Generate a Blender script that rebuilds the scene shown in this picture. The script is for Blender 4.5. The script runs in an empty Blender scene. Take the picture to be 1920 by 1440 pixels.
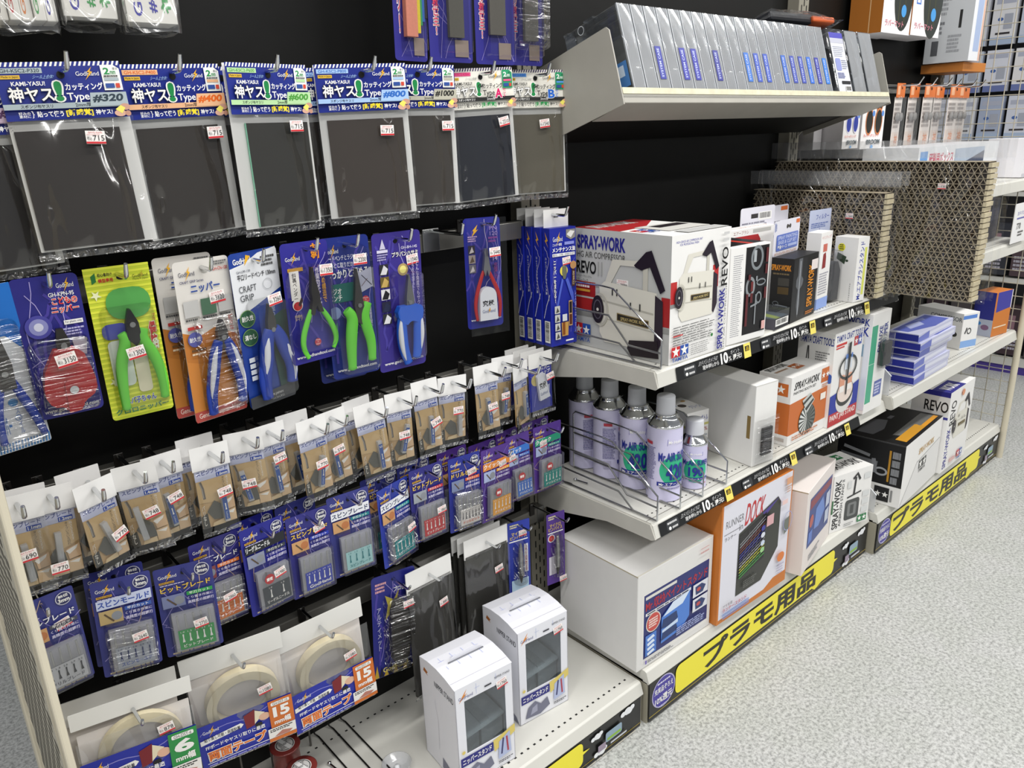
import bpy, math, random
from mathutils import Matrix, Vector, Euler
# ------------------------------------------------------------------ camera, world, light, exposure
SC = bpy.context.scene
COL = SC.collection
cam_d = bpy.data.cameras.new('camera')
cam_d.sensor_width = 36.0
cam_d.lens = 36.0 * 1434.62 / 1920.0
cam_d.clip_start = 0.02
cam = bpy.data.objects.new('camera', cam_d)
COL.objects.link(cam)
_r = Vector((0.7495, -0.6611, -0.0343)); _u = Vector((0.2286, 0.2100, 0.9506)); _f = Vector((0.6212, 0.7203, -0.3085))
cam.matrix_world = Matrix(((_r.x, _u.x, -_f.x, -0.9492), (_r.y, _u.y, -_f.y, -1.0364), (_r.z, _u.z, -_f.z, 1.0749), (0, 0, 0, 1)))
SC.camera = cam
SC.view_settings.view_transform = 'Standard'
SC.view_settings.look = 'None'
SC.view_settings.gamma = 1.0
SC.view_settings.use_curve_mapping = False
SC.view_settings.exposure = 0.0
SC.cycles.transparent_max_bounces = 40
SC.cycles.max_bounces = 8
SC.cycles.caustics_reflective = False
SC.cycles.caustics_refractive = False
world = bpy.data.worlds.new('shop_air')
SC.world = world
world.use_nodes = True
world.node_tree.nodes['Background'].inputs[0].default_value = (0.93, 0.96, 1.0, 1)
world.node_tree.nodes['Background'].inputs[1].default_value = 0.24
# the shop's fluorescent ceiling tubes, in rows along the aisle
def tube_light(x, y, lx, ly, power):
    d = bpy.data.lights.new('ceiling_tube', 'AREA'); d.shape = 'RECTANGLE'; d.size = lx; d.size_y = ly
    d.energy = power; d.color = (1.0, 0.985, 0.955)
    o = bpy.data.objects.new('ceiling_tube', d); COL.objects.link(o); o.location = (x, y, 2.45)
for _x in (-2.0, -0.45, 1.1, 2.65):
    tube_light(_x, -0.95, 1.25, 0.16, 23)
    tube_light(_x, -2.5, 1.25, 0.16, 23)
tube_light(-2.9, -1.6, 0.16, 1.25, 9)

RND = random.Random(7)
rad = math.radians

# ------------------------------------------------------------------ materials
def lin(h):
    h = h.lstrip('#')
    c = [int(h[i:i + 2], 16) / 255 for i in (0, 2, 4)]
    return tuple(v / 12.92 if v <= 0.04045 else ((v + 0.055) / 1.055) ** 2.4 for v in c) + (1,)
MATS = {}
def pm(name, hexc, rough=0.45, metal=0.0, noise=0.0, scale=20.0, bump=0.0, bscale=60.0, spec=0.5, coat=0.0, stretch=None):
    if name in MATS: return MATS[name]
    m = bpy.data.materials.new(name); m.use_nodes = True
    nt = m.node_tree; b = nt.nodes['Principled BSDF']
    c = lin(hexc)
    b.inputs['Base Color'].default_value = c
    b.inputs['Roughness'].default_value = rough
    b.inputs['Metallic'].default_value = metal
    b.inputs['Specular IOR Level'].default_value = spec
    b.inputs['Coat Weight'].default_value = coat
    if noise or bump:
        tc = nt.nodes.new('ShaderNodeTexCoord'); src = tc.outputs['Object']
        if stretch:
            mp = nt.nodes.new('ShaderNodeMapping'); mp.inputs['Scale'].default_value = stretch
            nt.links.new(src, mp.inputs[0]); src = mp.outputs[0]
    if noise:
        n = nt.nodes.new('ShaderNodeTexNoise'); n.inputs['Scale'].default_value = scale; n.inputs['Detail'].default_value = 5
        nt.links.new(src, n.inputs['Vector'])
        r = nt.nodes.new('ShaderNodeValToRGB')
        r.color_ramp.elements[0].position = 0.3; r.color_ramp.elements[1].position = 0.7
        r.color_ramp.elements[0].color = tuple(max(0, v * (1 - noise)) for v in c[:3]) + (1,)
        r.color_ramp.elements[1].color = tuple(min(1, v * (1 + noise)) for v in c[:3]) + (1,)
        nt.links.new(n.outputs[0], r.inputs[0]); nt.links.new(r.outputs[0], b.inputs['Base Color'])
    if bump:
        n2 = nt.nodes.new('ShaderNodeTexNoise'); n2.inputs['Scale'].default_value = bscale; n2.inputs['Detail'].default_value = 3
        nt.links.new(src, n2.inputs['Vector'])
        bp = nt.nodes.new('ShaderNodeBump'); bp.inputs['Strength'].default_value = bump; bp.inputs['Distance'].default_value = 0.004
        nt.links.new(n2.outputs[0], bp.inputs['Height']); nt.links.new(bp.outputs[0], b.inputs['Normal'])
    MATS[name] = m
    return m
def ink(h):
    """a flat printing ink"""
    return pm('ink_' + h.lstrip('#'), h, 0.38, spec=0.4)
def film(name, gloss=0.10, rough=0.12, bump=0.35, bscale=35.0, tint='FFFFFF', haze=0.0, stretch=(1, 1, 0.35), fres=0.45):
    """thin clear plastic: see-through, with wrinkled reflections and a little milky haze"""
    if name in MATS: return MATS[name]
    m = bpy.data.materials.new(name); m.use_nodes = True
    nt = m.node_tree; nt.nodes.clear()
    out = nt.nodes.new('ShaderNodeOutputMaterial')
    tr = nt.nodes.new('ShaderNodeBsdfTransparent'); tr.inputs[0].default_value = lin(tint)
    gl = nt.nodes.new('ShaderNodeBsdfGlossy'); gl.inputs['Roughness'].default_value = rough
    df = nt.nodes.new('ShaderNodeBsdfDiffuse'); df.inputs[0].default_value = (0.8, 0.82, 0.85, 1)
    lw = nt.nodes.new('ShaderNodeLayerWeight'); lw.inputs[0].default_value = 0.35
    mul = nt.nodes.new('ShaderNodeMath'); mul.operation = 'MULTIPLY_ADD'; mul.inputs[1].default_value = fres; mul.inputs[2].default_value = gloss
    mul.use_clamp = True
    nt.links.new(lw.outputs['Fresnel'], mul.inputs[0])
    m1 = nt.nodes.new('ShaderNodeMixShader'); m2 = nt.nodes.new('ShaderNodeMixShader')
    m1.inputs[0].default_value = haze
    nt.links.new(tr.outputs[0], m1.inputs[1]); nt.links.new(df.outputs[0], m1.inputs[2])
    nt.links.new(mul.outputs[0], m2.inputs[0]); nt.links.new(m1.outputs[0], m2.inputs[1]); nt.links.new(gl.outputs[0], m2.inputs[2])
    nt.links.new(m2.outputs[0], out.inputs[0])
    if bump:
        tc = nt.nodes.new('ShaderNodeTexCoord'); mp = nt.nodes.new('ShaderNodeMapping'); mp.inputs['Scale'].default_value = stretch
        mp.inputs['Rotation'].default_value = (0, 0.5, 0)
        n = nt.nodes.new('ShaderNodeTexNoise'); n.inputs['Scale'].default_value = bscale; n.inputs['Detail'].default_value = 1.5; n.inputs['Distortion'].default_value = 0.9
        ab = nt.nodes.new('ShaderNodeMath'); ab.operation = 'SUBTRACT'; ab.inputs[1].default_value = 0.5
        ab2 = nt.nodes.new('ShaderNodeMath'); ab2.operation = 'ABSOLUTE'
        ab3 = nt.nodes.new('ShaderNodeMath'); ab3.operation = 'POWER'; ab3.inputs[1].default_value = 0.6
        bp = nt.nodes.new('ShaderNodeBump'); bp.inputs['Strength'].default_value = min(1.0, bump); bp.inputs['Distance'].default_value = 0.03
        nt.links.new(tc.outputs['Object'], mp.inputs[0]); nt.links.new(mp.outputs[0], n.inputs['Vector'])
        nt.links.new(n.outputs[0], ab.inputs[0]); nt.links.new(ab.outputs[0], ab2.inputs[0]); nt.links.new(ab2.outputs[0], ab3.inputs[0])
        nt.links.new(ab3.outputs[0], bp.inputs['Height'])
        nt.links.new(bp.outputs[0], gl.inputs['Normal'])
    MATS[name] = m
    return m

WHITE = 'F4F3F0'; NAVY = '1D2C86'; BLACK = '141416'; RED = 'C8252C'; YEL = 'F0C828'; GREEN = '2E9A50'
chrome = pm('chrome', 'D8DADC', 0.12, 1.0)
steel = pm('brushed_steel', 'A8A9A8', 0.32, 1.0)
darksteel = pm('dark_steel', '4A4846', 0.38, 0.9)
shelfmetal = pm('shelf_paint', 'CCCBC4', 0.42, noise=0.03, scale=9, bump=0.02, bscale=200)
scuffed = pm('scuffed_shelf_paint', 'BFBDB5', 0.45, noise=0.07, scale=14, stretch=(6, 1, 1))
railgrey = pm('grey_rail', '8E8C86', 0.3, 0.6)
blackpanel = pm('black_backing', '0D0D0C', 0.5, noise=0.3, scale=6, bump=0.3, bscale=7, spec=0.25)
slotdark = pm('slot_dark', '0A0A0A', 0.8)
carton = pm('white_carton', 'E9E8E6', 0.55, noise=0.015, scale=30)
cardedge = pm('kraft_edge', 'A58E68', 0.8)
clearfilm = film('clear_bag_film', gloss=0.06, rough=0.10, bump=0.55, bscale=16)
blisterfilm = film('clear_blister', gloss=0.05, rough=0.06, bump=0.2, bscale=12)
hazyfilm = film('hazy_bag_film', gloss=0.09, rough=0.14, bump=0.6, bscale=14, haze=0.05)
stretchwrap = film('stretch_wrap', gloss=0.10, rough=0.12, bump=1.0, bscale=45, stretch=(0.12, 1, 1.4))
caseplastic = film('clear_case_plastic', gloss=0.08, rough=0.05, bump=0.06, bscale=8, haze=0.03, tint='F0F3F7')
frostcase = film('frosted_case', gloss=0.10, rough=0.10, bump=0.12, bscale=14, haze=0.24)
tubeplastic = film('frosted_tube', gloss=0.08, rough=0.2, bump=0.0, haze=0.42)
crimp = film('bag_crimp', gloss=0.16, rough=0.2, bump=0.5, bscale=90, haze=0.04, stretch=(1, 1, 1))

# ------------------------------------------------------------------ text outlines
_TXT = {}
def text_shape(s, bold=0.0):
    """triangulated outline of a line of text: (verts, faces, x0, x1, y0, y1)"""
    k = (s, bold)
    if k in _TXT: return _TXT[k]
    c = bpy.data.curves.new('lettering', 'FONT'); c.body = s; c.size = 1.0; c.resolution_u = 3 if s.isascii() else 2; c.offset = bold * 0.75
    if '\n' in s: c.align_x = 'CENTER'; c.space_line = 0.92
    o = bpy.data.objects.new('lettering', c); COL.objects.link(o)
    dg = bpy.context.evaluated_depsgraph_get()
    me = bpy.data.meshes.new_from_object(o.evaluated_get(dg))
    vs = [(v.co.x, v.co.y) for v in me.vertices]; fs = [tuple(p.vertices) for p in me.polygons]
    bpy.data.objects.remove(o); bpy.data.curves.remove(c); bpy.data.meshes.remove(me)
    if not vs: vs = [(0, 0), (1, 0), (0, 1)]; fs = []
    xs = [v[0] for v in vs]; ys = [v[1] for v in vs]
    _TXT[k] = (vs, fs, min(xs), max(xs), min(ys), max(ys))
    return _TXT[k]

# ------------------------------------------------------------------ mesh builder
class MB:
    def __init__(s): s.v = []; s.f = []; s.m = []; s.sm = []; s.mats = []
    def mi(s, mat):
        if isinstance(mat, str): mat = ink(mat)
        if mat not in s.mats: s.mats.append(mat)
        return s.mats.index(mat)
    def add(s, vs, fs, mat, smooth=False):
        b = len(s.v); i = s.mi(mat)
        s.v += [tuple(v) for v in vs]
        for f in fs: s.f.append(tuple(b + k for k in f)); s.m.append(i); s.sm.append(smooth)
    def box(s, x0, x1, y0, y1, z0, z1, mat):
        v = [(x, y, z) for z in (z0, z1) for y in (y0, y1) for x in (x0, x1)]
        s.add(v, [(0, 2, 3, 1), (4, 5, 7, 6), (0, 1, 5, 4), (2, 6, 7, 3), (0, 4, 6, 2), (1, 3, 7, 5)], mat)
    def prism(s, poly, axis, a0, a1, mat, smooth=False):
        """poly of 2-D points, extruded along axis: 'y' poly=(x,z), 'x' poly=(y,z), 'z' poly=(x,y)"""
        n = len(poly)
        def P(p, a): return {'y': (p[0], a, p[1]), 'x': (a, p[0], p[1]), 'z': (p[0], p[1], a)}[axis]
        v = [P(p, a0) for p in poly] + [P(p, a1) for p in poly]
        s.add(v, [tuple(range(n - 1, -1, -1)), tuple(range(n, 2 * n))], mat)
        s.add(v, [(i, (i + 1) % n, n + (i + 1) % n, n + i) for i in range(n)], mat, smooth)
    def tube(s, pts, r, mat, seg=8, flat=None, cap=True):
        """pipe along points; r a number or a list; flat=(axis vector, factor) squashes the section"""
        pts = [Vector(p) for p in pts]; n = len(pts)
        rs = r if isinstance(r, (list, tuple)) else [r] * n
        ref = None; rings = []
        for i, p in enumerate(pts):
            t = (pts[min(i + 1, n - 1)] - pts[max(i - 1, 0)]).normalized()
            if ref is None:
                ref = Vector((0, 1, 0)) if abs(t.y) < 0.9 else Vector((1, 0, 0))
            a = (ref - t * ref.dot(t)).normalized(); b = t.cross(a); ref = a
            ring = []
            for k in range(seg):
                w = 2 * math.pi * k / seg
                d = (a * math.cos(w) + b * math.sin(w)) * rs[i]
                if flat: ax = Vector(flat[0]); d = d - ax * d.dot(ax) * (1 - flat[1])
                ring.append(tuple(p + d))
            rings.append(ring)
        v = [q for ring in rings for q in ring]
        f = [(i * seg + k, i * seg + (k + 1) % seg, (i + 1) * seg + (k + 1) % seg, (i + 1) * seg + k) for i in range(n - 1) for k in range(seg)]
        s.add(v, f, mat, True)
        if cap: s.add(v, [tuple(range(seg - 1, -1, -1)), tuple(range((n - 1) * seg, n * seg))], mat)
    def lathe(s, prof, mat, seg=28, cx=0, cy=0, smooth=True):
        n = len(prof)
        v = [(cx + r * math.cos(2 * math.pi * k / seg), cy + r * math.sin(2 * math.pi * k / seg), z) for r, z in prof for k in range(seg)]
        f = [(i * seg + k, i * seg + (k + 1) % seg, (i + 1) * seg + (k + 1) % seg, (i + 1) * seg + k) for i in range(n - 1) for k in range(seg)]
        s.add(v, f, mat, smooth)
    def build(s, name, parent=None, loc=None, rot=None, bevel=0, mesh=None):
        if mesh is None:
            mesh = bpy.data.meshes.new(name)
            mesh.from_pydata(s.v, [], s.f)
            for m in s.mats: mesh.materials.append(m)
            mesh.polygons.foreach_set('material_index', s.m); mesh.polygons.foreach_set('use_smooth', s.sm)
            mesh.update()
        o = bpy.data.objects.new(name, mesh); COL.objects.link(o)
        if parent: o.parent = parent
        if loc: o.location = loc
        if rot: o.rotation_euler = rot
        if bevel:
            b = o.modifiers.new('bevel', 'BEVEL'); b.width = bevel; b.segments = 2; b.limit_method = 'ANGLE'; b.angle_limit = rad(40)
        return o

def thing(name, label, cat, loc=(0, 0, 0), rot=(0, 0, 0), group=None):
    o = bpy.data.objects.new(name, None); COL.objects.link(o); o.empty_display_size = 0.02
    o.location = loc; o.rotation_euler = rot; o['label'] = label; o['category'] = cat
    if group: o['group'] = group
    return o
def tag(o, label, cat, group=None):
    o['label'] = label; o['category'] = cat
    if group: o['group'] = group
    return o
def dup(root, loc, rot, label, group=None):
    r = root.copy(); COL.objects.link(r); r.location = loc; r.rotation_euler = rot; r['label'] = label
    if group: r['group'] = group
    for ch in list(root.children):
        c = ch.copy(); COL.objects.link(c); c.parent = r
        for g in list(ch.children):
            d = g.copy(); COL.objects.link(d); d.parent = c
    return r

def rrect(x0, z0, x1, z1, r, n=4):
    """rounded rectangle outline, counter-clockwise"""
    out = []
    for cx, cz, a in ((x1 - r, z1 - r, 0), (x0 + r, z1 - r, 90), (x0 + r, z0 + r, 180), (x1 - r, z0 + r, 270)):
        for k in range(n + 1):
            w = rad(a + 90 * k / n); out.append((cx + r * math.cos(w), cz + r * math.sin(w)))
    return out

# ------------------------------------------------------------------ printing on faces
LAY = 0.00013
class Art:
    """prints shapes on a face; u,v run 0..1 from the face's upper corner, mapf(u, v, off) gives the point"""
    def __init__(s, mb, mapf, w, h, sub=1, off=0.0): s.mb = mb; s.map = mapf; s.w = w; s.h = h; s.k = off; s.sub = sub
    def up(s): s.k += LAY
    def poly(s, pts, col):
        s.up(); s.mb.add([s.map(u, v, s.k) for u, v in pts], [tuple(range(len(pts)))], col)
    def r(s, u0, v0, u1, v1, col):
        s.up(); n = s.sub
        vs = [s.map(u0 + (u1 - u0) * i / n, v, s.k) for v in (v0, v1) for i in range(n + 1)]
        s.mb.add(vs, [(i, n + 1 + i, n + 2 + i, i + 1) for i in range(n)], col)
    def rr(s, u0, v0, u1, v1, col, r=0.2):
        """rounded rectangle, r in parts of the shorter side"""
        R = min((u1 - u0) * s.w, (v1 - v0) * s.h) * r
        s.poly([(x / s.w, y / s.h) for x, y in rrect(u0 * s.w, v0 * s.h, u1 * s.w, v1 * s.h, R)], col)
    def e(s, u, v, ru, rv, col, n=20, a0=0.0, a1=360.0):
        """ellipse, radii in parts of the face width"""
        if s.sub > 1:      # on a curved face: narrow upright strips that follow it
            s.up(); m = 18; q = s.w / s.h; vs = []
            for i in range(m + 1):
                x = -math.cos(math.pi * i / m); y = math.sin(math.pi * i / m)
                vs += [s.map(u + ru * x, v - rv * q * y, s.k), s.map(u + ru * x, v + rv * q * y, s.k)]
            s.mb.add(vs, [(2 * i, 2 * i + 1, 2 * i + 3, 2 * i + 2) for i in range(m)], col); return
        s.poly([(u + ru * math.cos(rad(a0 + (a1 - a0) * k / n)), v + rv * s.w / s.h * math.sin(rad(a0 + (a1 - a0) * k / n))) for k in range(n)], col)
    def ring(s, u, v, ru, rv, t, col, n=24):
        s.up(); q = s.w / s.h
        vs = [s.map(u + a * math.cos(2 * math.pi * k / n), v + b * q * math.sin(2 * math.pi * k / n), s.k) for a, b in ((ru, rv), (ru - t, rv - t)) for k in range(n)]
        s.mb.add(vs, [(k, (k + 1) % n, n + (k + 1) % n, n + k) for k in range(n)], col)
    def t(s, txt, u0, v0, u1, v1, col, bold=0.0, rot=0, skew=0.0, out=None, ob=0.05, ref=None):
        """text stretched to fill the box; rot turns it 90 / -90; out = outline colour"""
        vs, fs, x0, x1, y0, y1 = text_shape(txt, bold)
        if out: s.t(txt, u0, v0, u1, v1, out, bold + ob * 1.3, rot, skew, ref=(x0, x1, y0, y1))
        if ref: x0, x1, y0, y1 = ref
        s.up(); P = []; lift = 0.0009 if s.sub > 1 else 0.0
        for x, y in vs:
            a = (x - x0) / (x1 - x0); b = (y - y0) / (y1 - y0)
            if skew: a = a * (1 - skew) + skew * b
            if rot == 90: u = u0 + (u1 - u0) * (1 - b); v = v1 - (v1 - v0) * a
            elif rot == -90: u = u0 + (u1 - u0) * b; v = v0 + (v1 - v0) * a
            else: u = u0 + (u1 - u0) * a; v = v1 - (v1 - v0) * b
            P.append(s.map(u, v, s.k + lift))
        s.mb.add(P, fs, col)
    def tv(s, txt, u0, v0, u1, v1, col, bold=0.0, out=None):
        s.t('\n'.join(txt), u0, v0, u1, v1, col, bold, out=out)
    def l(s, pts, wd, col):
        """stroke; wd in parts of the face width"""
        q = s.w / s.h
        P = [Vector((u, v / q)) for u, v in pts]
        s.up()
        L = []; R = []
        for i, p in enumerate(P):
            t = P[min(i + 1, len(P) - 1)] - P[max(i - 1, 0)]
            n = Vector((-t.y, t.x)).normalized() * wd / 2 if t.length else Vector((0, 0))
            L.append(p + n); R.append(p - n)
        vs = [s.map(p.x, p.y * q, s.k) for p in L + R]; n = len(P)
        s.mb.add(vs, [(i, i + 1, n + i + 1, n + i) for i in range(n - 1)], col)
    def star(s, u, v, r, col, rot=-90):
        s.poly([(u + (r if k % 2 == 0 else r * 0.4) * math.cos(rad(rot + 36 * k)), v + s.w / s.h * (r if k % 2 == 0 else r * 0.4) * math.sin(rad(rot + 36 * k))) for k in range(10)], col)
    def tiny(s, u0, v0, u1, v1, rows, col, seed=1, fill=0.6):
        """rows of small illegible print: short dashes of varying length"""
        R = random.Random(seed); s.up(); dv = (v1 - v0) / rows; vs = []; fs = []
        for i in range(rows):
            u = u0; a = v0 + dv * (i + 0.2); b = a + dv * fill
            end = u1 - (u1 - u0) * R.random() * 0.25
            while u < end:
                l = min((0.3 + R.random()) * (u1 - u0) * 0.16, end - u)
                k = len(vs); vs += [s.map(u, a, s.k), s.map(u, b, s.k), s.map(u + l, b, s.k), s.map(u + l, a, s.k)]; fs.append((k, k + 1, k + 2, k + 3))
                u += l + (u1 - u0) * 0.025
        s.mb.add(vs, fs, col)
    def bars(s, u0, v0, u1, v1, seed=3, vert=True):
        """bar code on white"""
        s.r(u0, v0, u1, v1, WHITE); R = random.Random(seed); s.up(); vs = []; fs = []
        a = 0.06
        while a < 0.93:
            w = R.choice((0.012, 0.02, 0.032))
            k = len(vs)
            if vert: q = (u0 + (u1 - u0) * a, v0 + (v1 - v0) * 0.1, u0 + (u1 - u0) * (a + w), v0 + (v1 - v0) * 0.78)
            else: q = (u0 + (u1 - u0) * 0.12, v0 + (v1 - v0) * a, u0 + (u1 - u0) * 0.8, v0 + (v1 - v0) * (a + w))
            vs += [s.map(q[0], q[1], s.k), s.map(q[0], q[3], s.k), s.map(q[2], q[3], s.k), s.map(q[2], q[1], s.k)]; fs.append((k, k + 1, k + 2, k + 3)); a += w + R.choice((0.015, 0.025))
        s.mb.add(vs, fs, BLACK)
    def bolt(s, pts, col='8F83C8', wd=0.012, seed=5, n=4):
        """jagged printed lightning through the given points"""
        R = random.Random(seed); out = []
        for (a, b), (c, d) in zip(pts, pts[1:]):
            for k in range(n):
                q = k / n; out.append((a + (c - a) * q + R.uniform(-1, 1) * 0.035, b + (d - b) * q + R.uniform(-1, 1) * 0.012))
        out.append(pts[-1]); s.l(out, wd, col)
    def logo(s, u0, v0, u1, v1, col=WHITE, bolt='E8B030'):
        """the maker's thin lettering struck by a gold bolt"""
        du = u1 - u0; dv = v1 - v0
        s.t('GodHand', u0, v0 + dv * 0.35, u1, v1 - dv * 0.12, col, 0.0)
        s.poly([(u0 + du * 0.74, v0 - dv * 0.25), (u0 + du * 0.5, v0 + dv * 0.42), (u0 + du * 0.60, v0 + dv * 0.48), (u0 + du * 0.36, v1 + dv * 0.45), (u0 + du * 0.74, v0 + dv * 0.40), (u0 + du * 0.63, v0 + dv * 0.32)], bolt)
def face_y(x0, z0, w, h, y=0.0):
    """a face looking toward -Y; (x0, z0) is its upper corner"""
    return lambda u, v, o: (x0 + u * w, y - o, z0 - v * h)
def face_xm(x, y0, z0, d, h):
    """a face looking toward -X; u runs from the back (+Y) to the front"""
    return lambda u, v, o: (x - o, y0 - u * d, z0 - v * h)
def face_top(x0, y0, z, w, d):
    """a face looking up; v runs from the back to the front"""
    return lambda u, v, o: (x0 + u * w, y0 - v * d, z + o)
def card_art(mb, w, h, y=0.0, sub=1): return Art(mb, face_y(-w / 2, 0, w, h, y), w, h, sub)
# ------------------------------------------------------------------ the setting
def structure(o): o['kind'] = 'structure'; return o
def floor_material():
    m = bpy.data.materials.new('speckled_vinyl_floor'); m.use_nodes = True
    nt = m.node_tree; b = nt.nodes['Principled BSDF']; b.inputs['Roughness'].default_value = 0.32; b.inputs['Specular IOR Level'].default_value = 0.35
    tc = nt.nodes.new('ShaderNodeTexCoord')
    def noise(sc, det, ro=0.6):
        n = nt.nodes.new('ShaderNodeTexNoise'); n.inputs['Scale'].default_value = sc; n.inputs['Detail'].default_value = det; n.inputs['Roughness'].default_value = ro
        nt.links.new(tc.outputs['Object'], n.inputs['Vector']); return n
    r = nt.nodes.new('ShaderNodeValToRGB'); cr = r.color_ramp
    cr.elements[0].position = 0.36; cr.elements[0].color = lin('8C8D8B'); cr.elements[1].position = 0.60; cr.elements[1].color = lin('C5C6C4')
    e = cr.elements.new(0.47); e.color = lin('ACADAB')
    nt.links.new(noise(150, 3, 0.75).outputs[0], r.inputs[0])
    r2 = nt.nodes.new('ShaderNodeValToRGB'); r2.color_ramp.elements[0].position = 0.42; r2.color_ramp.elements[0].color = (0.95, 0.96, 0.94, 1); r2.color_ramp.elements[1].position = 0.6
    r2.color_ramp.elements[1].color = (1, 1, 1, 1)
    nt.links.new(noise(9, 2).outputs[0], r2.inputs[0])
    mx = nt.nodes.new('ShaderNodeMix'); mx.data_type = 'RGBA'; mx.blend_type = 'MULTIPLY'; mx.inputs[0].default_value = 1
    nt.links.new(r.outputs[0], mx.inputs[6]); nt.links.new(r2.outputs[0], mx.inputs[7]); nt.links.new(mx.outputs[2], b.inputs['Base Color'])
    return m
b = MB(); b.box(-2.6, 5.2, -3.4, 2.2, -0.02, 0.0, floor_material()); structure(b.build('floor'))
b = MB(); b.box(5.2, 5.25, -3.4, 2.2, 0, 2.6, pm('far_wall_paint', 'B9B6AE', 0.7, noise=0.05)); structure(b.build('wall_far'))

PY = 0.03       # face of the black backing
for x0, x1, lab in ((-0.893, -0.006, 'black papered backing panel behind the hanging tool packs'), (0.006, 0.894, 'black backing panel behind the spray cans and compressor boxes'), (0.906, 1.794, 'black backing panel behind the far bay of boxes')):
    b = MB(); b.box(x0, x1, PY, PY + 0.012, 0.07, 1.62, blackpanel)
    tag(b.build('backing_panel'), lab, 'panel')

def slots(b, x, y, z0, z1, rows=3, dx=0.011, pitch=0.026, hgt=0.015):
    z = z0; k = 0
    while z < z1:
        for i in range(rows):
            zz = z + (pitch / 2 if i % 2 else 0)
            b.add([(x + (i - (rows - 1) / 2) * dx - 0.0016, y, zz), (x + (i - (rows - 1) / 2) * dx + 0.0016, y, zz), (x + (i - (rows - 1) / 2) * dx + 0.0016, y, zz + hgt), (x + (i - (rows - 1) / 2) * dx - 0.0016, y, zz + hgt)], [(0, 1, 2, 3)], slotdark)
        z += pitch
for x, w, lab in ((0.004, 0.045, 'grey slotted upright between the pegged packs and the can shelves'), (0.9, 0.045, 'pale slotted upright beside the hanging eyewear boxes'), (1.770, 0.03, 'slotted upright at the mesh end of the run')):
    b = MB(); b.box(x - w / 2, x + w / 2, 0.0, PY, 0.07, 1.55, pm('upright_paint', '8F8B7E', 0.45, noise=0.05))
    u = b.build('slotted_upright', bevel=0.001); tag(u, lab, 'upright')
    s_ = MB(); slots(s_, x, -0.0006, 0.16, 1.5); s_.build('slots', u)

def hookrail(z, x0, x1, lab, hh=0.03):
    t = thing('hook_rail', lab, 'rail', ((x0 + x1) / 2, 0, z))
    L = (x1 - x0) / 2
    b = MB(); b.box(-L, L, -0.022, -0.004, -hh, 0, railgrey); b.build('rail', t, bevel=0.0015)
    for sx in (-1, 1):
        b = MB(); b.box(sx * L - 0.009, sx * L + 0.009, -0.0235, 0.0, -hh - 0.002, 0.0015, steel); b.build('end_clip', t, bevel=0.001)
hookrail(1.165, -0.885, -0.006, 'grey steel rail holding the row of sanding sheet packs')
hookrail(0.932, -0.885, -0.03, 'grey steel rail holding the row of nipper and plier packs')
hookrail(0.692, -0.885, -0.03, 'grey steel rail holding the row of small tan blade bags')
hookrail(0.539, -0.885, -0.03, 'grey steel rail holding the row of boxed drill bit cards')
hookrail(0.366, -0.885, -0.012, 'grey steel rail holding the tape packs and grey boards')
hookrail(1.43, -0.885, -0.03, 'grey steel rail above the sanding packs, holding long file packs')

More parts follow.
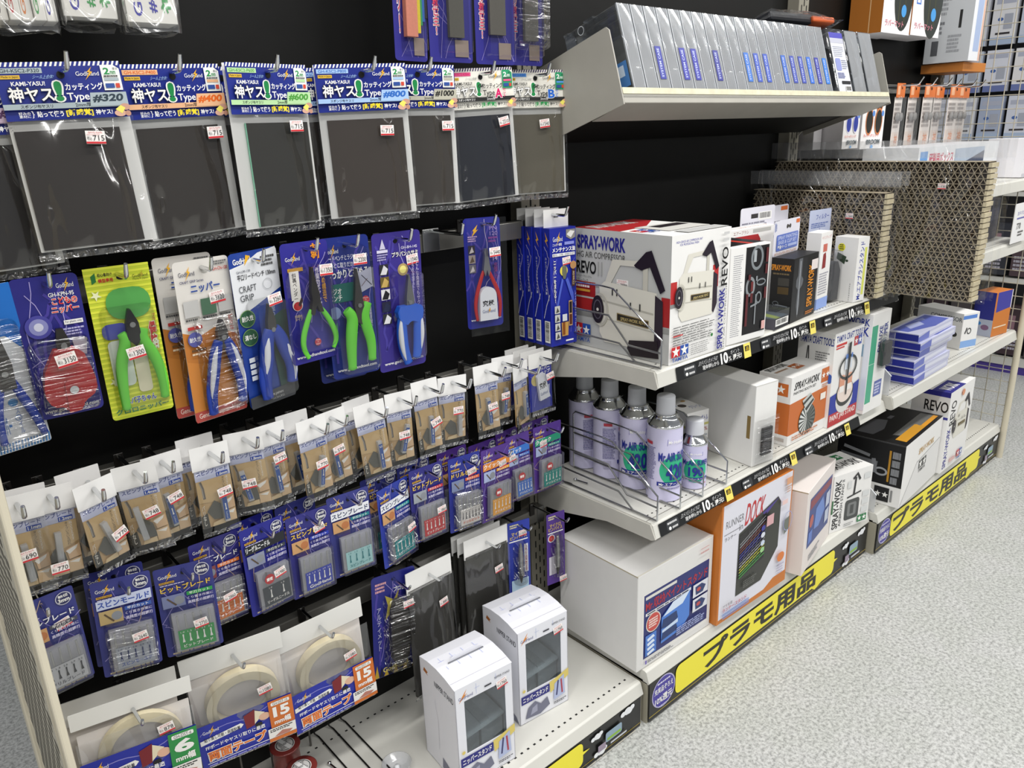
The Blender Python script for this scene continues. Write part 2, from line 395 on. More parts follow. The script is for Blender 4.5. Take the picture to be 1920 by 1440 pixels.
# ------------------------------------------------------------------ shelves
def shelf(name, lab, x0, x1, S, yf, strips=(), top_holes=True, lip=0.028, over=0.009, brk=True):
    """flat gondola shelf: deck with slanted front lip, two side brackets, black price strip"""
    t = thing(name, lab, 'shelf', (x0, 0, S))
    W = x1 - x0
    b = MB()
    b.prism([(0.0, 0), (yf, 0), (yf, -0.0015), (yf - 0.004, -0.004), (yf - over, -lip), (yf - over + 0.004, -lip - 0.002), (yf + 0.014, -lip - 0.002), (yf + 0.014, -0.018), (0.0, -0.018)], 'x', 0.003, W - 0.003, shelfmetal)
    b.build('deck', t, bevel=0.0012)
    b = MB()
    for k in range(int(W / 0.0125)):
        x = 0.02 + k * 0.0125
        if x < W - 0.02: b.add([(x, yf + 0.022, 0.0004), (x + 0.004, yf + 0.022, 0.0004), (x + 0.004, yf + 0.0245, 0.0004), (x, yf + 0.0245, 0.0004)], [(0, 1, 2, 3)], slotdark)
    b.add([(0.003, yf + 0.010, 0.0003), (W - 0.003, yf + 0.010, 0.0003), (W - 0.003, yf + 0.0115, 0.0003), (0.003, yf + 0.0115, 0.0003)], [(0, 1, 2, 3)], pm('groove_grey', '77756E', 0.6))
    b.build('hole_row', t)
    if brk:
        for xs, xe in ((0.0, 0.003), (W - 0.003, W)):
            b = MB(); b.prism([(-0.004, -0.002), (yf, -0.002), (yf - over, -lip), (yf - 0.004, -lip - 0.004), (yf + 0.035, -0.031), (yf + 0.1, -0.032), (-0.06, -0.058), (-0.028, -0.06), (-0.004, -0.082)], 'x', xs, xe, scuffed)
            b.build('bracket', t)
    for a0, a1 in strips:
        b = MB(); n = Vector((0, -lip, over)).normalized()
        def mp(u, v, o, a0=a0, a1=a1):
            p = Vector((a0 + u * (a1 - a0), yf - 0.0045 - (over - 0.0045) * v, -0.004 - (lip - 0.005) * v)); return p + Vector((0, -0.95, -0.3)) * (0.0012 + o)
        A = Art(b, mp, a1 - a0, lip)
        A.r(0, 0, 1, 1, '1B1C1E')
        L = a1 - a0; x = 0.02
        while x + 0.2 < L:
            f = lambda q: (x + q) / L
            A.rr(f(0), 0.12, f(0.034), 0.9, '37393C', 0.3); A.e(f(0.008), 0.72, 0.0035 / L, 0.0035 / L, WHITE, 10); A.tiny(f(0.003), 0.2, f(0.03), 0.45, 1, 'C8C8C8', int(x * 90)); A.tiny(f(0.014), 0.6, f(0.03), 0.85, 1, 'C8C8C8', int(x * 91))
            A.t('ヨドバシカメラは', f(0.04), 0.12, f(0.1), 0.45, 'C9CACB', 0.0, skew=0.08); A.t('現金特価から', f(0.052), 0.5, f(0.1), 0.85, 'DADADA', 0.02)
            A.t('10', f(0.106), 0.08, f(0.128), 0.92, WHITE, 0.05); A.t('%', f(0.13), 0.5, f(0.138), 0.85, WHITE)
            A.t('ポイント', f(0.137), 0.08, f(0.165), 0.4, 'C9CACB'); A.t('還元!', f(0.142), 0.45, f(0.17), 0.88, WHITE, 0.02)
            A.r(f(0.178), -0.05, f(0.2), 1.08, 'E9D96A'); A.r(f(0.182), 0.15, f(0.196), 0.55, '2A2A28'); A.t('品', f(0.185), 0.22, f(0.194), 0.5, YEL)
            x += 0.235
        b.build('price_strip', t)
    return t
shelf('shelf', 'white metal shelf carrying the air compressor box', 0.0, 0.9, 0.703, -0.289, ((0.05, 0.895),))
shelf('shelf', 'white metal shelf carrying the spray cans', 0.0, 0.9, 0.4255, -0.289, ((0.015, 0.76),), lip=0.027, over=0.012)
shelf('shelf', 'white metal shelf carrying the stack of blue boxes', 0.9, 1.79, 0.436, -0.308, (), lip=0.03, over=0.01)

# tilted top shelf: its front edge is raised, clear cases lean back on it
TA = rad(17.4)
t = thing('tilted_shelf', 'backward tilted grey shelf holding clear plastic cases, above the compressor box', 'shelf', (0.0, -0.216, 1.128), (-TA, 0, 0))
TSH = t
b = MB(); b.box(0.003, 0.917, 0.0, 0.074, -0.004, 0, shelfmetal); b.build('deck', t)
b = MB(); b.box(0.003, 0.917, 0.0745, 0.222, -0.003, -0.0005, pm('black_tray', '0D0D0C', 0.6, spec=0.2)); b.build('rear_tray', t)
b = MB(); b.prism([(0, 0.012), (0.003, 0.012), (0.003, -0.006), (0.072, -0.010), (0.072, -0.016), (0, -0.012)], 'x', 0.003, 0.917, pm('lip_grey', 'A5A299', 0.45, noise=0.04)); b.build('front_lip', t, bevel=0.001)
b = MB(); b.box(0.003, 0.917, -0.0012, 0.0, 0.002, 0.0115, pm('lip_edge_cream', 'CFCBB0', 0.5, noise=0.12, scale=60)); b.build('lip_edge', t)
for xs, lab in ((0.0, 0), (0.917, 1)):
    b = MB(); b.prism([(0.0, -0.014), (0.215, -0.014), (0.215, 0.104), (0.16, 0.104), (0.003, 0.104), (-0.002, 0.098)], 'x', xs, xs + 0.0025, pm('end_plate_grey', 'A9A69D', 0.45, noise=0.04)); b.build('end_plate', t, bevel=0.0008)
b = MB()
for k in range(73):
    x = 0.02 + k * 0.0122; b.tube([(x, 0.004, 0.0045), (x + 0.02, 0.05, 0.0045)], 0.0009, steel, 5)
b.build('wire_grille', t)
# bracket of the tilted shelf seen under its far end
b = MB(); b.prism([(-0.0, 1.05), (-0.06, 1.11), (-0.215, 1.128), (-0.0, 1.13)], 'x', 0.918, 0.9205, scuffed)
tag(b.build('shelf_bracket'), 'pale triangular bracket under the far end of the tilted shelf', 'bracket')

# ------------------------------------------------------------------ base shelves and signs
def base(x0, x1, S, yf, lab):
    t = thing('base_shelf', lab, 'shelf', (x0, 0, 0)); W = x1 - x0
    b = MB(); b.prism([(PY, S), (yf, S), (yf - 0.004, S - 0.002), (yf - 0.011, S - 0.024), (yf - 0.009, S - 0.026), (yf - 0.004, S - 0.026), (PY, S - 0.02)], 'x', 0.001, W - 0.001, shelfmetal); b.build('deck', t, bevel=0.001)
    for y in (yf + 0.018, -0.008):
        b = MB(); k = 0
        while 0.012 + k * 0.0145 < W - 0.01:
            x = 0.012 + k * 0.0145; k += 1
            b.add([(x, y, S + 0.0004), (x + 0.0045, y, S + 0.0004), (x + 0.0045, y + 0.0035, S + 0.0004), (x, y + 0.0035, S + 0.0004)], [(0, 1, 2, 3)], slotdark)
        b.build('hole_row', t)
    b = MB(); b.box(0.001, W - 0.001, yf - 0.006, yf + 0.004, 0.0, S - 0.024, pm('plinth_paint', 'A29D8C', 0.5)); b.build('kick_board', t)
    for xx in (0.001, W - 0.003):
        b = MB(); b.box(xx, xx + 0.002, yf + 0.004, PY, 0.0, S - 0.021, pm('plinth_paint', 'A29D8C', 0.5)); b.build('side_plate', t)
base(-0.893, -0.004, 0.0935, -0.276, 'grey base shelf under the hanging packs with two windowed boxes on it')
base(0.0, 0.896, 0.116, -0.284, 'grey base shelf carrying the big plain white carton')
base(0.9, 1.79, 0.116, -0.305, 'grey base shelf at the mesh end carrying the black box')
def sign(x0, x1, yf, z0, z1, lab, uy0, uy1, ut0, ut1, badge=True):
    w = x1 - x0; h = z1 - z0
    t = thing('plinth_sign', lab, 'sign', (x0, yf, z1))
    b = MB(); b.box(0, w, 0, 0.003, -h, 0, pm('sign_black', '161616', 0.35))
    A = Art(b, face_y(0, 0, w, h), w, h)
    A.r(0, 0.885, 1, 0.905, 'B09A38'); A.r(0, 0.0, 1, 0.015, '33322E')
    if badge:
        A.e(0.048, 0.43, 0.040, 0.040, 'B8B4D8', 28); A.e(0.048, 0.43, 0.037, 0.037, '43389A', 28)
        A.t('充実品ぞろえ', 0.016, 0.26, 0.08, 0.42, WHITE, 0.02); A.t('10%還元', 0.018, 0.50, 0.078, 0.70, WHITE, 0.03); A.tiny(0.025, 0.13, 0.07, 0.2, 1, 'D8D4F0'); A.tiny(0.03, 0.76, 0.066, 0.8, 1, 'D8D4F0')
    A.rr(uy0, 0.04, uy1, 0.80, 'F2E63A', 0.22); A.poly([(uy1 - 0.01, 0.35), (uy1 + 0.02, 0.42), (uy1 - 0.01, 0.5)], 'F2E63A'); A.poly([(uy1 - 0.06, 0.78), (uy1 - 0.10, 0.9), (uy1 - 0.12, 0.78)], 'F2E63A')
    A.t('プラモ用品', ut0, 0.13, ut1, 0.76, '17160F', 0.05)
    # white clouds and the price-guide ribbon beside the yellow panel
    for cx, cy, q in ((0.955, 0.12, 1.0), (0.86, 0.2, 0.8), (0.87, 0.78, 0.9)):
        for dx, dy, r in ((-0.014, 0.02, 0.008), (0, 0, 0.011), (0.014, -0.03, 0.008), (0.006, 0.03, 0.009)): A.e(cx + dx * q, cy + dy, r * q, r * q * 0.8, 'EDEFF2', 12)
    A.rr(0.885, 0.3, 0.935, 0.62, '8FA6B8', 0.2); A.r(0.89, 0.5, 0.932, 0.58, '8CB63C'); A.r(0.862, 0.55, 0.885, 0.76, '9A8C9E'); A.r(0.9, 0.7, 0.95, 0.76, 'C9CBD0')
    A.tiny(0.82, 0.93, 0.99, 0.99, 1, 'C8C4B8', 4, 0.9)
    b.build('printed_board', t)
sign(0.004, 0.892, -0.2945, 0.004, 0.091, 'black shop sign with yellow panel under the plain white carton', 0.088, 0.80, 0.19, 0.70)
sign(0.904, 1.788, -0.3155, 0.004, 0.091, 'black shop sign with yellow panel on the bay ending in wire mesh', 0.085, 0.80, 0.10, 0.69)
sign(-0.889, -0.012, -0.2865, -0.0 + 0.002, 0.068, 'black shop sign under the two windowed boxes, nearest the pegged packs', 0.085, 0.82, 0.17, 0.62)

# ------------------------------------------------------------------ end frames
t = thing('end_frame', 'cream end frame with punched steel sheet beside the first blade bags', 'frame', (-0.905, 0, 0))
cream = pm('cream_frame', 'CFC7B2', 0.5, noise=0.04, scale=15)
b = MB(); b.box(0.006, 0.013, -0.333, -0.322, 0.0, 1.6, cream); b.build('front_post', t, bevel=0.002)
b = MB(); b.box(0.0, 0.012, -0.01, 0.03, 0.0, 1.6, cream); b.build('rear_post', t, bevel=0.002)
b = MB(); b.box(0.0045, 0.0065, -0.319, -0.019, 0.02, 1.6, pm('punched_sheet', 'B9B3A2', 0.5)); pnl = b.build('punched_sheet', t)
b = MB()
for i in range(11):
    for j in range(62):
        y = -0.31 + i * 0.026 + (0.013 if j % 2 else 0); z = 0.04 + j * 0.0165
        b.add([(0.0042, y, z), (0.0042, y + 0.018, z), (0.0042, y + 0.018, z + 0.009), (0.0042, y, z + 0.009)], [(0, 1, 2, 3)], pm('punch_shadow', '6E6A60', 0.8))
b.build('punched_slots', pnl)
t = thing('mesh_end_frame', 'cream wire mesh end frame at the far end of the run', 'frame', (1.8, 0, 0))
b = MB(); b.tube([(0, -0.322, 0.0), (0, -0.322, 1.6)], 0.010, cream, 10); b.build('front_post', t)
b = MB(); b.tube([(0, 0.02, 0.0), (0, 0.02, 1.6)], 0.010, cream, 10); b.build('rear_post', t)
b = MB(); wire = pm('mesh_wire', 'B4AF9F', 0.45)
for k in range(8):
    y = -0.29 + k * 0.04; b.tube([(0, y, 0.08), (0, y, 1.6)], 0.0016, wire, 5)
for k in range(38):
    z = 0.1 + k * 0.04; b.tube([(0, -0.322, z), (0, 0.02, z)], 0.0014, wire, 5)
b.build('wire_mesh', t)

# ------------------------------------------------------------------ wire dividers
def divider(x, S, pts, lab, cap=True):
    t = thing('wire_divider', lab, 'divider', (x, 0, S))
    for i, line in enumerate(pts):
        b = MB(); b.tube([(0, y, z) for y, z in line], 0.0017, steel if i else chrome, 6); b.build('outer_wire' if i == 0 else 'inner_wire', t)
    return t
OUT = [(-0.294, 0.003), (-0.294, 0.05), (-0.19, 0.122), (-0.165, 0.124), (-0.036, 0.124), (-0.03, 0.118), (-0.03, 0.003)]
DIV = [OUT, [(-0.294, 0.028), (-0.225, 0.03), (-0.18, 0.075), (-0.03, 0.078)], [(-0.294, 0.003), (-0.24, 0.004), (-0.205, 0.03), (-0.03, 0.034)], [(-0.294, 0.003), (-0.03, 0.003)]]
for x, l in ((0.013, 'outermost wire divider at the open end of the can shelf'), (0.078, 'wire divider along the column of tall white cans'), (0.146, 'wire divider between the tall cans and the short can'), (0.222, 'wire divider beside the small cleaning kit box')): divider(x, 0.4255, DIV, l)
divider(0.012, 0.703, DIV, 'wire divider in front of the grey side of the compressor box')
b = MB(); b.tube([(-0.03, -0.03, 0.002), (-0.03, -0.06, 0.002)], 0.0016, chrome, 6)
for i, (x, y, S, l) in enumerate(((0.035, -0.075, 0.4255, 'small chrome peg lying on the can shelf by the wire divider'), (0.012, -0.055, 0.4255, 'small chrome peg lying at the corner of the can shelf'), (-0.532, -0.055, 0.0935, 'small chrome peg lying on the base shelf by the red rolls'))):
    b = MB(); b.tube([(0, 0, 0.0025), (0.004, -0.03, 0.0025)], 0.002, chrome, 8); b.lathe([(0, 0.0), (0.0032, 0.001), (0.0032, 0.005), (0, 0.006)], chrome, 10); tag(b.build('shelf_peg', loc=(x, y, S)), l, 'peg')
# ------------------------------------------------------------------ price stickers and hooks
_STK = {}
def sticker(parent, price, x, z, y=-0.003, roll=0, s=1.0, yaw=0.0):
    if price not in _STK:
        b = MB(); w, h = 0.0185, 0.0135
        b.box(-w / 2, w / 2, 0, 0.0002, -h / 2, h / 2, 'F6F1EE')
        A = Art(b, face_y(-w / 2, h / 2, w, h), w, h)
        A.t('-ヨドバシカメラ-', 0.12, 0.05, 0.88, 0.22, 'CF3038', 0.02); A.t('税込', 0.06, 0.42, 0.3, 0.72, '4A4A4A', 0.0); A.t(price, 0.36, 0.34, 0.94, 0.74, '2A2A2A', 0.0)
        A.r(0, 0.82, 1, 0.97, 'CF3038'); A.tiny(0.05, 0.25, 0.95, 0.32, 1, 'E2B0B0', 2)
        tmp = b.build('price_sticker'); _STK[price] = tmp.data; bpy.data.objects.remove(tmp)
    o = MB().build('price_sticker', parent, (x, y, z), (0, rad(roll), rad(yaw)), mesh=_STK[price]); o.scale = (s, 1, s)
    return o
def hook(root, hole, short, out=0.035, r=0.0026, up=0.016, bar=-0.022, tip=True):
    """chrome peg from the rail through the hang hole of a pack"""
    bpy.context.view_layer.update()
    p = Matrix.LocRotScale(root.location, root.rotation_euler, None) @ Vector((0, 0, -hole))
    L = p.y - out - bar
    t = thing('display_hook', 'chrome hook carrying ' + short, 'hook', (p.x, bar, p.z + r + 0.0012))
    b = MB(); pts = [(0, 0, 0), (0, L * 0.5, 0), (0, L + 0.004, 0), (0, L, 0.0015)]
    pts = [(0, 0, 0), (0, L + 0.003, 0), (0, L, 0.001)] if not tip else [(0, 0, 0), (0, L * 0.6, 0), (0, L + 0.003, 0), (0, L - 0.001, 0.002), (0, L - 0.004, up * 0.55), (0, L - 0.007, up)]
    b.tube(pts, [r] * (len(pts) - 1) + [r * 0.8], chrome, 10); b.build('peg', t)
    b = MB(); b.box(-0.006, 0.006, -0.003, 0.001, -0.022, 0.004, darksteel); b.build('rail_clip', t, bevel=0.0008)
    return t
def pack(name, label, cat, pose, group=None):
    X, Y, Z, w, h, yaw, roll, pitch = pose
    return thing(name, label, cat, (X, Y, Z), (rad(pitch), rad(roll), rad(yaw)), group)
def card_body(b, w, h, col, r=0.004, t=0.0006, y=0.0, z0=0.0):
    b.prism(rrect(-w / 2, z0 - h, w / 2, z0, r), 'y', y, y + t, col)
def bag(root, w, h, z0=0.0, y=-0.004, m=None, bulge=0.004, name='plastic_bag', crimpy=True, seed=1, edge=0.003):
    """clear front film of a flat bag, puffed a little, with a crimped lower seal"""
    b = MB(); nx, nz = 6, 8; R = random.Random(seed); vs = []
    for j in range(nz + 1):
        for i in range(nx + 1):
            u = i / nx; v = j / nz
            d = bulge * (math.sin(math.pi * u) * math.sin(math.pi * v)) ** 0.6 + (R.uniform(-1, 1) * 0.0008 if 0 < u < 1 and 0 < v < 1 else 0)
            vs.append(((u - 0.5) * (w + 2 * edge), y - d, z0 - v * h))
    b.add(vs, [(j * (nx + 1) + i, (j + 1) * (nx + 1) + i, (j + 1) * (nx + 1) + i + 1, j * (nx + 1) + i + 1) for j in range(nz) for i in range(nx)], m or clearfilm, True)
    if crimpy:
        W = w / 2 + edge
        b.add([(-W, y, z0 - h), (W, y, z0 - h), (W, y + 0.002, z0 - h - 0.007), (-W, y + 0.001, z0 - h - 0.006)], [(0, 1, 2, 3)], crimp)
    return b.build(name, root)
def blister(root, w, h, x0, x1, z0, z1, depth, y=-0.0008, r=0.01, m=None, name='blister', inset=0.004):
    """clear moulded shell standing out from the card"""
    b = MB(); a = rrect(x0, z0, x1, z1, r, 5); c = rrect(x0 + inset, z0 + inset, x1 - inset, z1 - inset, max(r - inset, 0.002), 5); n = len(a)
    b.add([(p[0], y, p[1]) for p in a] + [(p[0], y - depth, p[1]) for p in c], [(i, (i + 1) % n, n + (i + 1) % n, n + i) for i in range(n)], m or blisterfilm, True)
    b.add([(p[0], y - depth, p[1]) for p in c], [tuple(range(n))], m or blisterfilm)
    return b.build(name, root)

# ------------------------------------------------------------------ sanding sheet packs (upper row)
def sanding(pose, grit, tint, dark, sheetcol, price, su, label, short, stk=(0.66, 0.36, 6), letter=None, hooked=True, edge=None):
    X, Y, Z, w, h, yaw, roll, pitch = pose
    root = pack('sanding_sheet_pack', label, 'sandpaper pack', pose)
    b = MB(); card_body(b, w, h * 0.985, 'EFEFEC', 0.001, 0.0006); b.build('backing_card', root)
    b = MB(); H = 0.295 * h; base_ = NAVY if not letter else 'EDEAE0'; tx = WHITE if not letter else '2B2B2B'
    card_body(b, w, H, base_, 0.001, 0.0004, -0.0062)
    A = Art(b, face_y(-w / 2, 0, w, H, -0.0062), w, H)
    n = 26
    for k in range(n): A.k = LAY; A.poly([((k + 0.1) / n, 0.075), ((k + 0.55) / n, 0.075), ((k + 0.95) / n, 0.0), ((k + 0.5) / n, 0.0)], WHITE if not letter else '3A2A60')
    A.k = 2 * LAY
    A.r(0.02, 0.1, 0.36, 0.19, tint); A.t('GH-KSC2-P' + grit if not letter else 'GH-KSC2-KB' + letter, 0.04, 0.115, 0.34, 0.175, dark, 0.01)
    A.r(0.03, 0.22, 0.18, 0.285, 'E0B640'); A.t('Made in Japan', 0.04, 0.23, 0.17, 0.275, '2A2410')
    A.t('シール上合体!', 0.27, 0.22, 0.45, 0.29, 'A8C8F0' if not letter else '8A8A8A', 0.0, skew=0.1)
    A.e(0.5, 0.225, 0.033, 0.033, '0B0B0D', 16)
    A.logo(0.62, 0.13, 0.81, 0.27, tx)
    A.poly([(0.83, 0.07), (0.94, 0.07), (0.985, 0.14), (0.985, 0.52), (0.83, 0.52)], 'F2F4F0' if not letter else '2F9A6A')
    A.t('2', 0.85, 0.12, 0.9, 0.24, '23904C' if not letter else WHITE, 0.04); A.t('mm', 0.905, 0.18, 0.95, 0.24, '23904C' if not letter else WHITE, 0.02); A.t('厚さ', 0.93, 0.12, 0.97, 0.16, '333333')
    A.r(0.845, 0.3, 0.965, 0.35, tint); A.r(0.845, 0.4, 0.92, 0.48, '31509A'); A.r(0.93, 0.4, 0.965, 0.48, 'D04A3A'); A.tiny(0.845, 0.25, 0.965, 0.29, 1, '444444')
    A.t('KAMI-YASU!', 0.1, 0.335, 0.36, 0.41, tx, 0.03, out=None)
    A.t('神ヤス', 0.06, 0.43, 0.41, 0.69, WHITE, 0.03, out='20242C', ob=0.045)
    A.t('!', 0.42, 0.34, 0.485, 0.69, '1E8A4A', 0.06, out=WHITE, ob=0.05)
    if letter: A.t('雀', 0.43, 0.38, 0.54, 0.62, '2C2C2C', 0.03)
    A.t('カッティング', 0.51, 0.38, 0.82, 0.51, tx, 0.035); A.t('Type', 0.51, 0.55, 0.69, 0.72, tx, 0.02)
    A.r(0, 0.72, 1, 0.815, tint if not letter else '2B2B2B'); A.t('スポンジ布ヤスリ', 0.13, 0.735, 0.38, 0.8, '1D2330' if not letter else WHITE, 0.015); A.t('2mm厚', 0.56, 0.73, 0.69, 0.8, '1D2330' if not letter else WHITE)
    if letter: A.t(letter, 0.69, 0.52, 0.8, 0.75, dark, 0.05, out=WHITE, ob=0.04); A.tv('セット', 0.81, 0.52, 0.86, 0.74, dark, 0.02)
    else:
        A.poly([(0.70, 0.56), (1.0, 0.56), (1.0, 0.80), (0.68, 0.80)], tint); A.t('#' + grit, 0.705, 0.59, 0.975, 0.735, dark, 0.05, skew=0.06)
    A.e(0.965, 0.83, 0.045, 0.03, 'C99A86', 14); A.e(0.915, 0.94, 0.05, 0.03, 'D7AA94', 14); A.poly([(0.88, 0.87), (0.93, 0.8), (0.965, 0.85), (0.93, 0.95)], 'EFE36A'); A.e(0.98, 0.95, 0.025, 0.025, 'BF8E7A', 12)
    A.t('貼って使う', 0.24, 0.855, 0.45, 0.96, tx, 0.03); A.t('[新感覚]', 0.47, 0.84, 0.69, 0.97, 'F2DC2E' if not letter else '23904C', 0.045); A.t('神ヤス!', 0.71, 0.86, 0.85, 0.955, tx, 0.03)
    A.t('好みの\n素材に', 0.1, 0.86, 0.19, 0.965, tx, 0.01); A.t('}', 0.2, 0.85, 0.22, 0.97, tx)
    b.build('header_card', root)
    b = MB(); z1 = -0.345 * h; z0 = -0.975 * h
    b.box((su[0] - 0.5) * w, (su[1] - 0.5) * w, -0.0024, -0.0007, z0, z1, pm('abrasive_' + sheetcol, sheetcol, 0.8, noise=0.06, scale=900))
    if edge: b.box((su[0] - 0.5) * w - 0.0012, (su[0] - 0.5) * w, -0.0024, -0.0007, z0, z1, edge)
    b.build('sanding_sheet', root)
    bag(root, w, h * 0.715, -0.285 * h, -0.0035, seed=int(abs(X) * 1000), bulge=0.0045)
    if price: sticker(root, price, (stk[0] - 0.5) * w, -stk[1] * h, -0.0095, stk[2])
    if hooked: hook(root, 0.0135 + 0.066 * 0 + h * 0.066 - 0.0135, short, 0.034)
    return root
G = 'A9B6BC'
sanding((-0.826, -0.078, 1.150, 0.113, 0.195, 3, -1.5, -1), '240', 'C9B2C8', '5A3A60', '2E2B2A', '715', (0.1, 0.93), 'partly seen dark sanding sheet pack cut by the picture edge, beside the 320 grit one', 'the cut-off sanding pack', (0.95, 0.46, 0), hooked=False)
sanding((-0.735, -0.088, 1.1623, 0.1146, 0.19, -8.1, -1.8, -5.7), '320', G, '2A3A46', '37322F', '715', (0.03, 0.885), 'dark sanding sheet pack with 320 on grey-blue tint, first whole one by the picture edge', 'the grey-tinted 320 sanding pack', (0.66, 0.40, 4))
sanding((-0.6223, -0.083, 1.1645, 0.113, 0.193, 4.5, -2.4, 1.0), '400', 'E9B58A', 'E0651C', '38332F', '715', (0.06, 0.9), 'dark sanding sheet pack with orange 400 lettering, between grey-tinted and green-tinted packs', 'the orange-lettered 400 sanding pack', (0.83, 0.39, 0))
sanding((-0.5561, -0.060, 1.1655, 0.113, 0.193, -4.5, -1.1, 0.6), '600', 'B8DDA6', '4C9A3C', '38332F', None, (0.1, 0.93), 'hidden green-tinted sanding pack peeking out behind the front 600 one', '', hooked=False)
sanding((-0.5105, -0.088, 1.1677, 0.1086, 0.1954, 6.0, -0.3, -0.9), '600', 'B8DDA6', '4C9A3C', '34332F', '715', (0.17, 0.96), 'charcoal sanding sheet pack with green 600 lettering and mint sheet edge', 'the green-lettered 600 sanding pack', (0.77, 0.37, 0), edge='8CCFB0')
sanding((-0.398, -0.056, 1.1692, 0.113, 0.193, -2.5, -2.5, 0.4), '800', 'A9C8F0', '2F6AC0', '38332F', None, (0.08, 0.93), 'second blue-tinted sanding pack mostly hidden behind the front 800 one', '', hooked=False)
sanding((-0.3764, -0.086, 1.1715, 0.1226, 0.1987, -16.4, -1.1, -0.2), '800', 'A9C8F0', '2F6AC0', '453D37', '715', (0.08, 0.93), 'brownish sanding sheet pack with light blue 800 lettering', 'the blue-lettered 800 sanding pack', (0.72, 0.425, 2))
sanding((-0.2831, -0.08, 1.1737, 0.115, 0.195, -11.5, 0.2, -0.9), '1000', 'B9B6A6', '2B2B28', '423D38', '715', (0.1, 0.93), 'dark sanding sheet pack with black 1000 lettering, last of the navy headers', 'the black-lettered 1000 sanding pack', (0.86, 0.42, 0))
sanding((-0.1667, -0.075, 1.1728, 0.115, 0.195, -8.9, -2.4, -0.9), 'A', 'E05A8C', 'D81E6A', '20242F', '2310', (0.06, 0.93), 'navy-blue sanding sheet pack with white header and pink letter A', 'the white-headed A sanding pack', (0.80, 0.40, -10), letter='A')
sanding((-0.0481, -0.07, 1.1737, 0.112, 0.195, -14, -0.1, -1.4), 'B', '5A9AE0', '2A6AD0', '6A6557', '1540', (0.06, 0.965), 'olive-grey sanding sheet pack with white header and blue letter B', 'the white-headed B sanding pack', (0.62, 0.42, -6), letter='B')

# ------------------------------------------------------------------ nippers and pliers packs
def swell(pts, r0, r1, r2):
    n = len(pts) - 1
    return [r0 + (r1 - r0) * math.sin(math.pi * i / n) if i <= n / 2 else r2 + (r1 - r2) * math.sin(math.pi * i / n) for i in range(n + 1)]
def smooth(pts, it=2):
    for _ in range(it):
        q = [pts[0]]
        for a, c in zip(pts, pts[1:]): q += [tuple(0.75 * x + 0.25 * y for x, y in zip(a, c)), tuple(0.25 * x + 0.75 * y for x, y in zip(a, c))]
        pts = q + [pts[-1]]
    return pts
class Tool:
    """a hand tool lying on a card; points in card parts (u, v)"""
    def __init__(s, root, w, h, y, name): s.root = root; s.w = w; s.h = h; s.y = y; s.name = name; s.o = None
    def P(s, u, v): return ((u - 0.5) * s.w, -v * s.h)
    def jaws(s, polys, mat, pivot=None, t=0.006):
        b = MB()
        for i, p in enumerate(polys): b.prism([s.P(u, v) for u, v in p], 'y', s.y - t / 2 - 0.0006 * i, s.y + t / 2, mat)
        if pivot:
            x, z = s.P(*pivot); n = 14
            b.prism([(x + 0.0032 * math.cos(2 * math.pi * k / n), z + 0.0032 * math.sin(2 * math.pi * k / n)) for k in range(n)], 'y', s.y - t / 2 - 0.0022, s.y, steel)
        s.o = b.build(s.name, s.root, bevel=0.0007); return s.o
    def handle(s, pts, r, mat, inlay=None, flat=0.62, tip=0.6):
        q = smooth([s.P(u, v) for u, v in pts]); n = len(q) - 1
        rs = [r * s.w * (0.72 + 0.28 * math.sin(math.pi * min(1, i / n * 1.1))) for i in range(n + 1)]; rs[-1] = r * s.w * tip * 0.6; rs[-2] = r * s.w * 0.8
        b = MB(); b.tube([(x, s.y, z) for x, z in q], rs, mat, 12, ((0, 1, 0), flat))
        if inlay:
            side, col, fr = inlay; k0 = int(n * fr[0]); k1 = int(n * fr[1]); qq = q[k0:k1 + 1]; m = len(qq) - 1
            b.tube([(x + side * r * s.w * 0.45, s.y - r * s.w * flat * 0.55, z) for x, z in qq], [max(0.0006, r * s.w * 0.5 * math.sin(math.pi * (i + 0.25) / (m + 0.5))) for i in range(m + 1)], col, 10, ((0, 1, 0), 0.8))
        return b.build('handle', s.o)
rub_green = pm('green_grip', '6BD63E', 0.5); rub_blue = pm('blue_grip', '1E3FA8', 0.42); rub_white = pm('white_grip', 'E8EAF2', 0.4); rub_red = pm('red_grip', 'B8232A', 0.4); plasblue = pm('scissor_blue', '1F62D8', 0.35)
toolsteel = pm('tool_steel', '5A5856', 0.35, 0.85)
def navy_card(b, w, h, seed, hole=0.5, base_='28297C', bolts=True):
    card_body(b, w, h, base_, 0.006)
    A = card_art(b, w, h)
    if bolts:
        R = random.Random(seed)
        for k in range(7):
            x = R.random(); A.k = LAY * (1 + k % 2); A.bolt([(x, R.uniform(0.02, 0.2)), (R.random(), R.uniform(0.3, 0.55)), (R.random(), R.uniform(0.6, 0.97))], '4A40A0' if k % 2 == 0 else R.choice(('A9A0DC', 'C8BCD8', '9488CC')), 0.045 if k % 2 == 0 else 0.013, seed + k // 2 * 3, 5)
    A.e(hole, 0.065, 0.045, 0.035, '0A0A0E', 14)
    return A
def url(A, v0=0.93, v1=0.965): A.t('www.godhandtool.com', 0.08, v0, 0.92, v1, WHITE, 0.02)
def scratches(A, u0, v0, u1, v1, seed, n=14):
    R = random.Random(seed)
